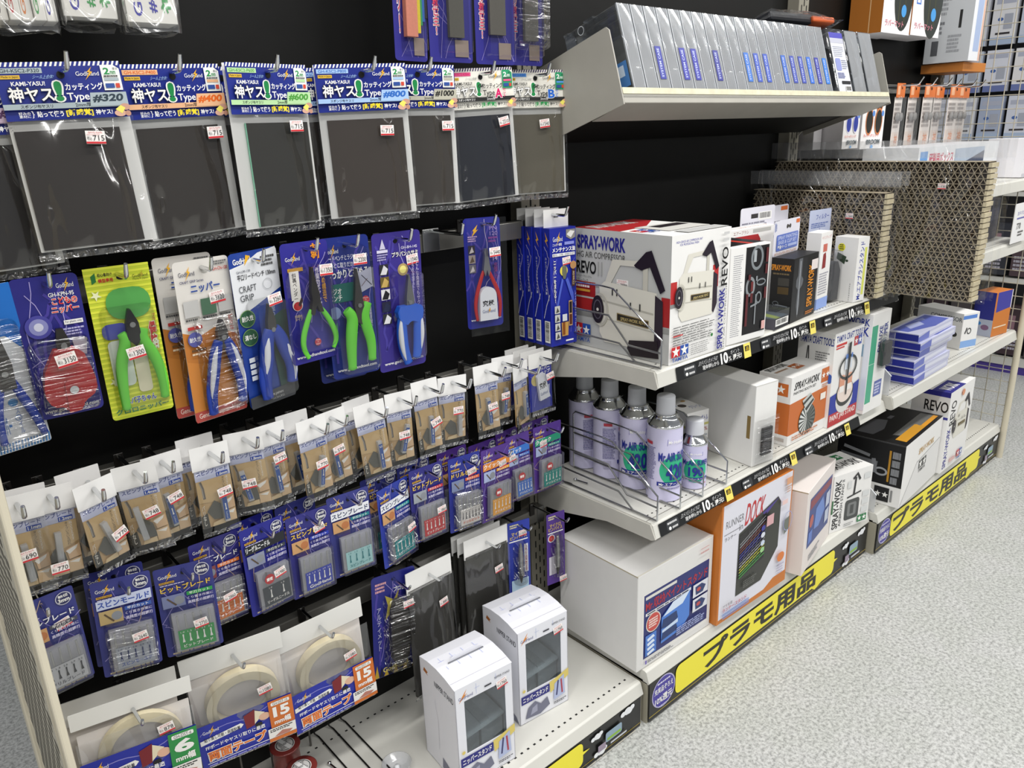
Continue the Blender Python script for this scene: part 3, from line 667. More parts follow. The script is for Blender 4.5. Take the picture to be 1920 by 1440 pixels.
# blue-handled nipper pack cut by the picture edge
pose = (-0.8555, -0.09, 0.9457, 0.067, 0.185, 6, -2.8, 4.0); w, h = pose[3:5]
r0 = pack('pliers_pack', 'white nipper pack with blue grip cut by the picture edge, stripes along its foot', 'tool pack', pose)
b = MB(); card_body(b, w, h, 'DDE0E4', 0.003); A = card_art(b, w, h)
A.r(0, 0, 1, 0.3, '1E6FC8'); A.poly([(0.75, 0.3), (1, 0.2), (1, 0.42)], '1E6FC8'); A.t('ニッパー', 0.3, 0.78, 0.5, 0.9, '3A78C0', 0.03); A.ring(0.62, 0.8, 0.05, 0.05, 0.008, '3A78C0'); A.e(0.6, 0.7, 0.07, 0.07, '2A86C8')
A.tv('スマイル', 0.6, 0.74, 0.66, 0.9, '4A7AC8', 0.0)
for k in range(22): A.k = 0.0006; A.poly([(k / 22, 0.995), ((k + 0.5) / 22, 0.995), ((k + 0.9) / 22, 0.94), ((k + 0.4) / 22, 0.94)], '3A7FBE')
b.build('backing_card', r0)
T = Tool(r0, w, h, -0.009, 'nipper'); T.jaws([[(0.5, 0.25), (0.62, 0.25), (0.7, 0.45), (0.68, 0.6), (0.45, 0.6), (0.42, 0.42)]], toolsteel, (0.56, 0.5)); T.handle([(0.64, 0.55), (0.74, 0.68), (0.84, 0.8), (0.9, 0.93)], 0.075, rub_blue); T.handle([(0.48, 0.56), (0.36, 0.68), (0.3, 0.8), (0.3, 0.93)], 0.075, rub_blue)
blister(r0, w, h, -0.42 * w, 0.46 * w, -0.96 * h, -0.2 * h, 0.018, m=stretchwrap)

# red-sheathed nipper
pose = (-0.7902, -0.085, 0.9486, 0.0655, 0.159, -1.5, -0.3, 1.2); w, h = pose[3:5]
r1 = pack('pliers_pack', 'navy tool pack wrapped in film holding a nipper in a red snap sheath', 'tool pack', pose)
b = MB(); A = navy_card(b, w, h, 11, 0.55, '2B2A80')
A.logo(0.66, 0.04, 0.92, 0.1); A.t('GH-KPN-95', 0.52, 0.12, 0.9, 0.15, WHITE, 0.02)
A.t('こどもの', 0.55, 0.155, 0.93, 0.205, 'E23A30', 0.04, out=WHITE); A.t('ニッパー', 0.52, 0.215, 0.93, 0.265, 'E23A30', 0.04, out=WHITE); A.r(0.66, 0.32, 0.95, 0.35, WHITE); A.t('For plastic only', 0.68, 0.325, 0.93, 0.345, '2A2A60')
A.e(0.28, 0.34, 0.2, 0.2, '4A48A0', 24); A.e(0.28, 0.34, 0.14, 0.14, '8E90C8', 24); A.e(0.28, 0.34, 0.07, 0.07, 'D4D6EA', 20); A.tiny(0.62, 0.37, 0.95, 0.43, 3, 'B9B6E0')
A.poly([(0.72, 0.44), (0.95, 0.46), (0.9, 0.58), (0.74, 0.56)], 'A9A6B4'); url(A)
b.build('backing_card', r1)
T = Tool(r1, w, h, -0.008, 'nipper'); o = T.jaws([[(0.5, 0.36), (0.6, 0.36), (0.66, 0.45), (0.66, 0.56), (0.46, 0.56), (0.46, 0.45)]], darksteel, (0.56, 0.48))
red_leather = pm('red_sheath', 'B41F22', 0.5, bump=0.1, bscale=300)
b = MB(); b.prism([T.P(u, v) for u, v in smooth([(0.40, 0.5), (0.8, 0.5), (0.93, 0.72), (0.92, 0.84), (0.68, 0.9), (0.66, 0.935), (0.4, 0.945), (0.38, 0.91), (0.2, 0.9), (0.11, 0.8), (0.2, 0.64)], 1)], 'y', -0.014, -0.003, red_leather); sh = b.build('sheath', r1, bevel=0.002)
b = MB(); b.prism([T.P(u, v) for u, v in smooth([(0.44, 0.74), (0.52, 0.7), (0.64, 0.72), (0.68, 0.8), (0.66, 0.95), (0.42, 0.955)], 1)], 'y', -0.017, -0.013, red_leather); st = b.build('strap', sh, bevel=0.001)
x, z = T.P(0.555, 0.79); b = MB(); b.prism([(x + 0.0045 * math.cos(k * 0.3927), z + 0.0045 * math.sin(k * 0.3927)) for k in range(16)], 'y', -0.0195, -0.016, chrome); b.build('snap_button', sh, bevel=0.0012)
blister(r1, w, h, -0.45 * w, 0.47 * w, -0.97 * h, -0.42 * h, 0.019, m=stretchwrap, name='wrapping_film')
sticker(r1, '3150', 0.03 * w, -0.565 * h, -0.022, -8, 1.1); hook(r1, 0.012, 'the red-sheathed nipper pack', 0.03)

# yellow-green pack
pose = (-0.7165, -0.085, 0.9501, 0.0691, 0.1815, -2.9, -0.4, 1.7); w, h = pose[3:5]
r2 = pack('pliers_pack', 'lime yellow tool pack holding a nipper with bright green handles', 'tool pack', pose)
b = MB(); card_body(b, w, h, 'C9D63A', 0.004); A = card_art(b, w, h)
for k in range(30): A.k = LAY; A.r(0, k / 30, 1, (k + 0.45) / 30, 'E6EC4A')
A.k = 2 * LAY; A.e(0.55, 0.075, 0.075, 0.04, '0B0C0A', 14); A.poly([(0.1, 0.05), (0.17, 0.03), (0.17, 0.085), (0.1, 0.1)], '2E7A3A'); A.t('初心者向け', 0.2, 0.035, 0.42, 0.058, '222222', 0.02); A.t('模型専用', 0.2, 0.07, 0.42, 0.095, 'C8352C', 0.03)
A.logo(0.72, 0.055, 0.96, 0.09, '4A5A20', 'B8A838'); A.t('Made in Japan', 0.72, 0.09, 0.96, 0.105, '4A5A20')
for u, v, q in ((0.12, 0.17, 0.09), (0.88, 0.85, 0.07), (0.14, 0.74, 0.08), (0.2, 0.83, 0.06), (0.92, 0.65, 0.06)): A.star(u, v, q, 'F4F6C8', 20)
A.rr(0.24, 0.14, 0.93, 0.34, '57A552', 0.45); A.rr(0.1, 0.36, 0.5, 0.46, '4A50A8', 0.4); A.rr(0.14, 0.47, 0.48, 0.78, 'DDE4DA', 0.25); A.rr(0.5, 0.56, 0.72, 0.84, 'E6E0C2', 0.3)
A.tv('プラもけい', 0.9, 0.33, 0.96, 0.46, 'B82A30', 0.02); A.tv('侵略', 0.82, 0.38, 0.94, 0.56, 'C8282C', 0.05, out='F4F4E0')
A.t('ニパ子ちゃん', 0.25, 0.86, 0.74, 0.905, '2A4AA8', 0.04, out=WHITE); A.t('クロロニッパー', 0.06, 0.925, 0.92, 0.965, '2E7A5A', 0.04)
b.build('backing_card', r2)
T = Tool(r2, w, h, -0.009, 'nipper'); T.jaws([[(0.52, 0.27), (0.56, 0.27), (0.65, 0.36), (0.66, 0.46), (0.56, 0.52), (0.44, 0.46), (0.45, 0.36)]], pm('black_jaw', '1E1E1E', 0.4, 0.4), (0.55, 0.37))
T.handle([(0.36, 0.42), (0.42, 0.47), (0.28, 0.6), (0.23, 0.76), (0.22, 0.93)], 0.095, rub_green); T.handle([(0.72, 0.41), (0.66, 0.47), (0.82, 0.6), (0.89, 0.76), (0.86, 0.9)], 0.095, rub_green)
blister(r2, w, h, -0.4 * w, 0.46 * w, -0.95 * h, -0.25 * h, 0.016)
sticker(r2, '1300', 0.01 * w, -0.545 * h, -0.0185, -8, 1.05); hook(r2, 0.0135, 'the lime yellow nipper pack', 0.036)

# orange general purpose nipper, with a second one behind
pose = (-0.624, -0.092, 0.9467, 0.0724, 0.2038, 9.3, -0.5, 2.4); w, h = pose[3:5]
def orange_pack(pose, label, priced):
    w, h = pose[3:5]
    r = pack('pliers_pack', label, 'tool pack', pose)
    b = MB(); card_body(b, w, h, 'DCD8D2', 0.005); A = card_art(b, w, h)
    A.poly([(0, 0.42), (0.3, 0.46), (0.6, 0.42), (1, 0.5), (1, 0.94), (0, 0.94)], 'C27A36'); A.poly([(0, 0.6), (0.5, 0.66), (1, 0.6), (1, 0.93), (0, 0.93)], 'CE843C')
    A.poly([(0, 0.93), (1, 0.93), (1, 0.985), (0.98, 0.998), (0.02, 0.998), (0, 0.985)], 'B44A42'); A.t('General-Purpose Nipper', 0.07, 0.943, 0.95, 0.985, 'F0D8CC', 0.01)
    A.e(0.55, 0.07, 0.06, 0.04, 'B0AEA8', 14); A.logo(0.08, 0.045, 0.36, 0.095, '5A5A68'); A.t('CRAFT GRIP Series', 0.08, 0.115, 0.5, 0.13, '3A3A6A', 0.01); A.t('GH-CN-120', 0.68, 0.06, 0.96, 0.08, 'B83A34', 0.02); A.tiny(0.7, 0.02, 0.96, 0.05, 2, '6A6A6A')
    A.t('ニッパー', 0.25, 0.14, 0.78, 0.195, '2A4A98', 0.04)
    for k in range(3): A.r(0.08 + k * 0.31, 0.235, 0.35 + k * 0.31, 0.335, ('BEBDBB', '4A6A54', 'B4B2B0')[k]); A.tiny(0.08 + k * 0.31, 0.34, 0.35 + k * 0.31, 0.36, 1, '555555', k)
    A.r(0.09, 0.39, 0.35, 0.41, 'B83A34'); A.e(0.19, 0.47, 0.13, 0.13, '5A5CA0', 20); A.t('耐久性', 0.09, 0.455, 0.29, 0.485, WHITE, 0.02); A.r(0.1, 0.53, 0.36, 0.545, '6A4A2A'); A.tiny(0.1, 0.55, 0.36, 0.57, 1, 'E8D0B0')
    A.tv('様々な', 0.84, 0.36, 0.93, 0.46, 'B84A3A', 0.02); A.tv('材料をカットできる', 0.86, 0.47, 0.93, 0.74, 'A85A4A', 0.0); A.tv('幅広い用途で', 0.76, 0.38, 0.82, 0.54, '5A3A2A')
    b.build('backing_card', r)
    T = Tool(r, w, h, -0.009, 'nipper'); T.jaws([[(0.62, 0.37), (0.66, 0.37), (0.73, 0.44), (0.72, 0.53), (0.62, 0.56), (0.53, 0.52), (0.54, 0.44)]], toolsteel, (0.63, 0.48))
    T.handle([(0.56, 0.5), (0.46, 0.58), (0.38, 0.7), (0.29, 0.82), (0.28, 0.96)], 0.115, rub_blue, (-0.55, rub_white, (0.1, 0.85))); T.handle([(0.68, 0.5), (0.77, 0.57), (0.84, 0.68), (0.9, 0.8), (0.86, 0.93)], 0.115, rub_blue, (0.55, rub_white, (0.1, 0.9)))
    blister(r, w, h, -0.3 * w, 0.44 * w, -0.96 * h, -0.34 * h, 0.018, m=stretchwrap)
    if priced: sticker(r, '3120', 0.2 * w, -0.24 * h, -0.002, -4, 1.1)
    return r
orange_pack((-0.637, -0.066, 0.9505, 0.0724, 0.2038, 5, 0.2, 1), 'second orange nipper pack half hidden behind the front orange one', False)
r3 = orange_pack(pose, 'orange and white card holding a nipper with blue and white grips', True); hook(r3, 0.014, 'the orange nipper packs', 0.032)

# blue craft grip pliers
pose = (-0.556, -0.086, 0.9484, 0.0714, 0.207, 11.6, -1.9, 2.3); w, h = pose[3:5]
r4 = pack('pliers_pack', 'blue and white card holding flat-nose pliers, between the orange nipper and slim bender', 'tool pack', pose)
b = MB(); card_body(b, w, h, '1E3F96', 0.006); A = card_art(b, w, h)
A.poly([(0, 0.09), (0.3, 0.07), (0.6, 0.02), (0.98, 0.0), (1, 0.02), (1, 0.26), (0.45, 0.34), (0, 0.40)], 'E4E6EA'); A.t('GodHand', 0.08, 0.035, 0.44, 0.07, WHITE, 0.03); A.poly([(0.35, 0.02), (0.44, 0.03), (0.3, 0.085)], 'E8B030'); A.e(0.6, 0.075, 0.04, 0.04, '77767A', 12)
A.t('GH-LPP-130', 0.12, 0.11, 0.4, 0.125, '555A66'); A.t('平口リードペンチ 130mm', 0.12, 0.135, 0.92, 0.17, '2A2A2E', 0.02); A.tiny(0.64, 0.04, 0.94, 0.11, 3, '555555')
A.t('CRAFT', 0.12, 0.205, 0.48, 0.245, '4A4C50', 0.0); A.t('GRIP', 0.12, 0.26, 0.4, 0.30, '4A4C50', 0.0); A.ring(0.72, 0.22, 0.1, 0.1, 0.01, 'B4B6BA')
for v, s_ in ((0.41, '耐久性'), (0.53, '溝なし')): A.e(0.2, v, 0.16, 0.16, '2E5A3E', 22); A.ring(0.2, v, 0.16, 0.16, 0.012, '7AA05A'); A.t(s_, 0.08, v - 0.02, 0.32, v + 0.015, WHITE, 0.02)
A.tv('握りやすい形状', 0.68, 0.36, 0.8, 0.66, 'AEB8C8', 0.0); A.poly([(0.62, 0.45), (1, 0.4), (1, 0.92), (0.7, 0.92)], '22473E')
for k in range(4): A.r(0.1, 0.66 + k * 0.04, 0.22, 0.69 + k * 0.04, 'D4DAE2')
A.poly([(0.0, 0.92), (1, 0.9), (1, 0.985), (0.98, 0.998), (0.02, 0.998), (0, 0.985)], '3C3E42'); A.t('MADE IN JAPAN', 0.3, 0.935, 0.72, 0.955, 'C8C8C8', 0.01)
b.build('backing_card', r4)
T = Tool(r4, w, h, -0.010, 'pliers'); T.jaws([[(0.57, 0.335), (0.6, 0.335), (0.67, 0.44), (0.67, 0.52), (0.58, 0.55), (0.48, 0.52), (0.5, 0.44)]], toolsteel, (0.58, 0.5))
T.handle([(0.54, 0.5), (0.44, 0.58), (0.39, 0.7), (0.29, 0.82), (0.31, 0.95)], 0.145, rub_blue, (-0.4, rub_white, (0.15, 0.75))); T.handle([(0.64, 0.5), (0.75, 0.57), (0.83, 0.66), (0.93, 0.76), (0.88, 0.89)], 0.145, rub_blue, (0.5, rub_white, (0.3, 0.97)))
blister(r4, w, h, -0.3 * w, 0.46 * w, -0.96 * h, -0.3 * h, 0.02)
sticker(r4, '3260', 0.12 * w, -0.30 * h, -0.0225, -6, 1.1); hook(r4, 0.0155, 'the blue flat-nose pliers pack', 0.03)

# slim bender
pose = (-0.4848, -0.086, 0.9513, 0.0739, 0.1635, 7.9, 0.5, 0.1); w, h = pose[3:5]
r5 = pack('pliers_pack', 'purple-blue card with gold headline holding a slim bender with bowed green handles', 'tool pack', pose)
b = MB(); A = navy_card(b, w, h, 21, 0.55, '2E2A8C')
A.logo(0.08, 0.09, 0.38, 0.15); A.t('新', 0.62, 0.02, 0.86, 0.15, 'E0902A', 0.05); A.r(0.1, 0.2, 0.42, 0.23, 'C8962E'); A.r(0.12, 0.225, 0.32, 0.46, 'EEEAE4'); A.tv('斜裏ベンダー', 0.17, 0.24, 0.26, 0.45, '2A2320', 0.01)
A.e(0.23, 0.5, 0.11, 0.11, 'E8E4E0', 20); A.e(0.23, 0.51, 0.09, 0.08, 'B8282C', 18); A.poly([(0.24, 0.5), (0.32, 0.44), (0.35, 0.47), (0.28, 0.52)], '3A2020'); A.t('斜細め\nタイプ', 0.14, 0.58, 0.3, 0.63, 'E0C890', 0.0)
A.tv('斜め構造で', 0.78, 0.25, 0.87, 0.52, 'E8A838', 0.02); A.tv('作業効率アップ!', 0.66, 0.22, 0.75, 0.6, 'E8E0F0', 0.02); A.e(0.57, 0.93 - 0.09, 0.07, 0.07, 'B83848', 16); A.t('Made\nin\nJapan', 0.52, 0.815, 0.62, 0.865, 'F4D8D8', 0.0)
url(A, 0.925, 0.96); b.build('backing_card', r5)
T = Tool(r5, w, h, -0.009, 'bender'); T.jaws([[(0.5, 0.2), (0.53, 0.2), (0.57, 0.32), (0.62, 0.42), (0.63, 0.5), (0.68, 0.58), (0.6, 0.58), (0.54, 0.52), (0.47, 0.6), (0.4, 0.58), (0.46, 0.47), (0.45, 0.4), (0.48, 0.3)]], darksteel)
T.handle([(0.43, 0.55), (0.32, 0.64), (0.2, 0.76), (0.18, 0.86), (0.28, 0.95)], 0.058, rub_green); T.handle([(0.64, 0.55), (0.78, 0.64), (0.9, 0.76), (0.92, 0.84), (0.83, 0.91)], 0.058, rub_green)
blister(r5, w, h, -0.46 * w, 0.46 * w, -0.91 * h, -0.18 * h, 0.015, r=0.02)
sticker(r5, '1350', 0.26 * w, -0.235 * h, -0.0175, 2, 1.12); hook(r5, 0.012, 'the slim green-handled bender pack', 0.035)

# long green pliers, second one behind
def lead_pack(pose, label, priced):
    w, h = pose[3:5]; r = pack('pliers_pack', label, 'tool pack', pose)
    b = MB(); A = navy_card(b, w, h, 31, 0.5, '1C2C7C')
    A.logo(0.1, 0.06, 0.36, 0.115); A.t('リードペンチとラジオペンチの', 0.1, 0.125, 0.95, 0.16, 'E8E8F4', 0.01); A.t('いいとこ取りだから', 0.1, 0.175, 0.7, 0.21, 'E8E8F4', 0.01); A.t('しっかりと掴める!', 0.08, 0.22, 0.97, 0.285, WHITE, 0.035)
    A.r(0.02, 0.32, 0.62, 0.45, '1E6A62'); A.t('ラジオ\nペンチ', 0.06, 0.35, 0.34, 0.44, WHITE, 0.02); A.poly([(0.68, 0.27), (1, 0.23), (1, 0.37), (0.7, 0.41)], 'B6B8CC'); A.l([(0.78, 0.28), (0.98, 0.36)], 0.015, '3A3A4A'); A.l([(0.76, 0.36), (0.9, 0.31)], 0.01, '6A4A4A')
    A.e(0.82, 0.46, 0.08, 0.08, 'C83A4A', 16); A.t('Made\nin\nJapan', 0.76, 0.44, 0.88, 0.48, 'F4D8D8'); A.e(0.16, 0.52, 0.12, 0.12, '8A9AC8', 18); A.r(0.76, 0.51, 0.84, 0.63, 'C8BE8A'); A.tv('日本製', 0.77, 0.52, 0.83, 0.62, '22224A'); A.tv('最高精度品質の', 0.87, 0.51, 0.92, 0.66, 'E8E8F4')
    url(A, 0.925, 0.955); b.build('backing_card', r)
    T = Tool(r, w, h, -0.010, 'long_nose_pliers'); T.jaws([[(0.59, 0.22), (0.62, 0.22), (0.68, 0.4), (0.7, 0.5), (0.66, 0.56), (0.72, 0.6), (0.62, 0.62), (0.56, 0.6), (0.48, 0.62), (0.52, 0.54), (0.5, 0.48), (0.55, 0.36)]], toolsteel, (0.6, 0.48))
    T.handle([(0.34, 0.5), (0.46, 0.56), (0.4, 0.66), (0.36, 0.78), (0.34, 0.94)], 0.12, rub_green); T.handle([(0.8, 0.47), (0.68, 0.56), (0.74, 0.66), (0.8, 0.76), (0.78, 0.9)], 0.11, rub_green)
    blister(r, w, h, -0.46 * w, 0.48 * w, -0.98 * h, -0.06 * h, 0.017, r=0.015)
    if priced: sticker(r, '2200', 0.16 * w, -0.155 * h, -0.0195, 0, 1.1)
    return r
lead_pack((-0.4265, -0.055, 0.940, 0.0744, 0.1998, -2, 0.5, 0), 'second long-nose pliers pack hidden behind the front one, only its foot showing', False)
r6 = lead_pack((-0.4217, -0.08, 0.9508, 0.0744, 0.1998, -2.5, 0, -0.4), 'dark blue card holding long-nose pliers with thick green handles', True); hook(r6, 0.014, 'the thick green-handled pliers packs', 0.035)

# blue and white scissors
pose = (-0.3363, -0.08, 0.9484, 0.0829, 0.2072, -0.3, 0.3, 1.7); w, h = pose[3:5]
r7 = pack('scissors_pack', 'purple lightning card holding blue and white spring scissors', 'tool pack', pose)
b = MB(); A = navy_card(b, w, h, 41, 0.47, '3A2E8A')
A.e(0.6, 0.27, 0.11, 0.11, 'B8A068', 20); A.e(0.6, 0.27, 0.07, 0.07, 'F4E88A', 18); A.t('GH-BH-145', 0.58, 0.105, 0.92, 0.125, 'D8D4EC', 0.02); A.t('プラバンハサミ', 0.38, 0.14, 0.93, 0.175, WHITE, 0.035, out='2A2040')
A.poly([(0.14, 0.11), (0.2, 0.04), (0.26, 0.11)], 'C8C4DC'); A.r(0.08, 0.115, 0.3, 0.135, 'D8D4EC'); A.tiny(0.08, 0.14, 0.3, 0.19, 3, 'A8A2CC')
for k, c in enumerate(('D8D6DA', 'C8A860', '1E1C22', '242A48', 'E4E2E6')): A.r(0.11, 0.215 + k * 0.088, 0.29, 0.29 + k * 0.088, ('2A2A2E', '6A5A2A', 'E0DEE2', '20203A', '2A2A30')[k]); A.poly([(0.12, 0.285 + k * 0.088), (0.2, 0.22 + k * 0.088), (0.28, 0.25 + k * 0.088), (0.24, 0.288 + k * 0.088)], c)
A.tv('どんな角度でもサクサク切れる', 0.85, 0.22, 0.92, 0.72, 'D8CFEC', 0.0); A.tv('プラ板の加工に!', 0.76, 0.21, 0.82, 0.44, 'D8CFEC', 0.0); url(A, 0.925, 0.955); b.build('backing_card', r7)
T = Tool(r7, w, h, -0.009, 'scissors'); o = T.jaws([[(0.62, 0.3), (0.64, 0.3), (0.72, 0.48), (0.7, 0.54), (0.55, 0.54), (0.56, 0.46)]], pm('scissor_blade', '8A8C8C', 0.3, 0.9), (0.62, 0.5))
b = MB(); b.prism([T.P(u, v) for u, v in smooth([(0.4, 0.52), (0.82, 0.52), (0.9, 0.56), (0.86, 0.64), (0.78, 0.66), (0.68, 0.64), (0.6, 0.64), (0.52, 0.67), (0.36, 0.61), (0.34, 0.56)], 1)], 'y', -0.014, -0.004, plasblue); b.build('body', o, bevel=0.0015)
T.handle([(0.46, 0.6), (0.43, 0.7), (0.45, 0.84), (0.55, 0.96)], 0.11, plasblue, (-0.9, rub_white, (0.12, 0.92))); T.handle([(0.80, 0.6), (0.80, 0.7), (0.78, 0.82), (0.72, 0.93)], 0.11, plasblue, (0.9, rub_white, (0.12, 0.85)))
blister(r7, w, h, -0.2 * w, 0.44 * w, -0.94 * h, -0.27 * h, 0.017)
sticker(r7, '1040', 0.30 * w, -0.205 * h, -0.002, -6, 1.1); hook(r7, 0.0135, 'the blue and white scissors pack', 0.036)

# slim red-handled nipper
pose = (-0.176, -0.08, 0.954, 0.0718, 0.1849, -9.3, 0.8, -1.3); w, h = pose[3:5]
r8 = pack('pliers_pack', 'blue card in clear sleeve holding slim nipper with red handles and a white cap', 'tool pack', pose)
b = MB(); A = navy_card(b, w * 0.93, h * 0.955, 51, 0.52, '23288A'); A.map = face_y(-w * 0.465, 0, w * 0.93, h * 0.955)
A.poly([(0.24, 0.11), (0.38, 0.06), (0.33, 0.11), (0.4, 0.1), (0.2, 0.17), (0.27, 0.12)], 'E8B030'); A.t('PN\n120', 0.7, 0.08, 0.92, 0.165, '9A86C8', 0.02); A.tiny(0.66, 0.17, 0.92, 0.23, 2, '8A4AA0'); A.tiny(0.1, 0.155, 0.36, 0.21, 3, 'C8A8D8')
for k, c in enumerate(('2A2434', '9A8E8A', '6A6670')): A.r(0.1, 0.24 + k * 0.085, 0.28, 0.315 + k * 0.085, c); A.poly([(0.12, 0.31 + k * 0.085), (0.2, 0.25 + k * 0.085), (0.25, 0.3 + k * 0.085)], 'C8C0C0' if k != 1 else '5A4A3A')
A.t('14', 0.76, 0.35, 0.88, 0.39, 'C8B8E0', 0.02); A.tv('究極薄刃', 0.78, 0.41, 0.88, 0.56, '8A3A7A', 0.02); url(A, 0.905, 0.935); b.build('backing_card', r8)
T = Tool(r8, w * 0.93, h * 0.955, -0.009, 'nipper'); T.jaws([[(0.47, 0.27), (0.53, 0.27), (0.56, 0.3), (0.55, 0.33), (0.57, 0.4), (0.6, 0.46), (0.54, 0.52), (0.5, 0.46), (0.45, 0.52), (0.4, 0.46), (0.43, 0.4), (0.45, 0.33), (0.44, 0.3)]], pm('nipper_steel', 'A0A0A4', 0.3, 0.8))
T.handle([(0.42, 0.47), (0.34, 0.54), (0.2, 0.68), (0.15, 0.8), (0.2, 0.92)], 0.052, rub_red); T.handle([(0.56, 0.47), (0.64, 0.54), (0.8, 0.66), (0.86, 0.78), (0.82, 0.91)], 0.052, rub_red)
b = MB(); q = [T.P(u, v) for u, v in ([(0.24, 0.92)] + [(0.49 - 0.23 * math.cos(rad(a)), 0.7 - 0.085 * math.sin(rad(a))) for a in range(0, 181, 15)] + [(0.74, 0.92)])]
b.prism(q, 'y', -0.0135, -0.0045, pm('white_cap', 'E9EBF2', 0.35)); A = Art(b, face_y(-w * 0.465, 0, w * 0.93, h * 0.955, -0.0135), w * 0.93, h * 0.955); A.t('究極', 0.32, 0.735, 0.64, 0.79, '1A1A1E', 0.03); A.t('GodHand', 0.31, 0.82, 0.66, 0.85, '5A6A9A'); A.poly([(0.52, 0.8), (0.47, 0.835), (0.5, 0.835), (0.46, 0.86), (0.53, 0.83)], 'E8A838'); b.build('blade_cap', r8)
bag(r8, w, h * 1.0, 0.0, -0.0155, bulge=0.001, m=blisterfilm, name='clear_sleeve', crimpy=False, edge=0.0)
sticker(r8, '5440', 0.17 * w, -0.29 * h, -0.018, -3, 1.1); hook(r8, 0.0135, 'the slim red-handled nipper pack', 0.03)
# a bare hook between the scissors and the red-handled nipper
b0 = thing('display_hook', 'empty chrome hook between the scissors pack and the red-handled nipper', 'hook', (-0.232, -0.022, 0.935))
b = MB(); b.tube([(0, 0, 0), (0, -0.075, 0), (0, -0.079, 0.002), (0, -0.083, 0.016)], 0.0026, chrome, 10); b.build('peg', b0)
b = MB(); b.box(-0.02, 0.012, -0.0035, 0.001, -0.032, 0.004, steel); b.build('rail_clip', b0, bevel=0.001)

# maintenance oil boxes, four on one hook
def oil_pack(first=None, y=0, label='', x=-0.0098):
    if first: return dup(first, (x, y, 0.9529), first.rotation_euler, label, 'blue oil boxes on one hook')
    pose = (x, y, 0.9529, 0.0589, 0.236, -4.4, 0.6, -0.9); w, h = pose[3:5]
    r = pack('oil_pack', label, 'boxed oil', pose, 'blue oil boxes on one hook')
    b = MB(); b.box(-w * 0.47, w * 0.47, 0.0172, 0.0178, -0.035, 0, 'E8E7E4'); b.box(-0.005, 0.005, 0.0168, 0.0172, -0.014, -0.010, '4A4A4A'); b.build('hang_tab', r)
    H = 0.206
    b = MB(); b.box(-w / 2, w / 2, 0, 0.018, -0.03 - H, -0.03, '1E2A9A')
    A = Art(b, face_y(-w / 2, -0.03, w, H), w, H)
    R = random.Random(4)
    for k in range(3): A.bolt([(R.random(), 0.25), (R.random(), 0.5), (R.random(), 0.9)], '7A78C8', 0.012, k)
    A.logo(0.12, 0.05, 0.48, 0.12); A.poly([(0.62, 0.02), (0.97, 0.02), (0.97, 0.09), (0.8, 0.105), (0.62, 0.08)], '8E8A84'); A.poly([(0.64, 0.06), (0.78, 0.03), (0.95, 0.04), (0.8, 0.09)], 'E8E6E2')
    A.t('ニッパー専用', 0.1, 0.125, 0.44, 0.15, WHITE, 0.02); A.r(0.55, 0.12, 0.92, 0.145, '8890D8'); A.t('メンテナンス油', 0.08, 0.16, 0.95, 0.20, WHITE, 0.04); A.r(0.08, 0.21, 0.94, 0.235, 'E8E8EC'); A.t('錆びずに・さび落し・切れ味ささえます', 0.1, 0.213, 0.92, 0.232, '22222A')
    A.e(0.5, 0.36, 0.15, 0.15, 'E0D050', 18); A.poly([(0.44, 0.32), (0.6, 0.32), (0.62, 0.38), (0.56, 0.43), (0.48, 0.43), (0.43, 0.38)], '6A6C5A'); A.poly([(0.42, 0.42), (0.48, 0.44), (0.3, 0.62), (0.16, 0.78), (0.12, 0.74), (0.3, 0.54)], '4E62C8'); A.poly([(0.56, 0.44), (0.64, 0.42), (0.86, 0.56), (0.9, 0.66), (0.8, 0.62)], '4E62C8')
    A.tv('ニッパーをまもる!', 0.1, 0.27, 0.2, 0.62, WHITE, 0.02, out='2A2030'); A.e(0.86, 0.32, 0.12, 0.12, 'B88A5A', 16); A.r(0.8, 0.36, 0.93, 0.5, '4A2A18'); A.tv('おまけ', 0.83, 0.37, 0.91, 0.49, 'E8D8B8')
    A.r(0.66, 0.62, 0.8, 0.84, 'C8A070'); A.r(0.68, 0.63, 0.78, 0.73, '1E1A1A'); A.r(0.68, 0.74, 0.78, 0.83, '5A2A1A'); A.poly([(0.36, 0.8), (0.64, 0.8), (0.62, 0.92), (0.38, 0.92)], 'C89A50'); A.r(0.4, 0.73, 0.58, 0.79, 'D8DCE2'); A.r(0.4, 0.8, 0.5, 0.91, '8A4A1A')
    for k in range(4): A.r(0.1, 0.65 + k * 0.075, 0.3, 0.715 + k * 0.075, 'C8C8C4'); A.poly([(0.14, 0.71 + k * 0.075), (0.2, 0.66 + k * 0.075), (0.27, 0.7 + k * 0.075)], '4A4A48')
    A.tv('レス油のはっすい', 0.87, 0.54, 0.93, 0.9, 'C8C8E8'); A.r(0.5, 0.955, 0.8, 0.968, WHITE)
    S = Art(b, face_xm(-w / 2, 0.018, -0.03, 0.018, H), 0.018, H)
    S.poly([(0.3, 0.03), (0.75, 0.1), (0.5, 0.11), (0.8, 0.16), (0.3, 0.1), (0.5, 0.09)], 'D8A030'); S.bolt([(0.2, 0.15), (0.9, 0.25), (0.3, 0.4), (0.8, 0.6)], 'B8B0D0', 0.06, 3); S.t('ニッパーメンテナンス油', 0.3, 0.24, 0.55, 0.55, WHITE, 0.01, rot=-90); S.bolt([(0.0, 0.75), (0.9, 0.55)], 'D8D8E8', 0.08, 8); S.bars(0.08, 0.78, 0.88, 0.97, 5, False)
    b.build('box', r)
    sticker(r, '1310', 0.13 * w, -0.03 - 0.28 * H, -0.0006, -6, 1.0)
    return r
o1 = oil_pack(None, -0.094, 'frontmost blue oil box with white hang tab, beside the compressor box')
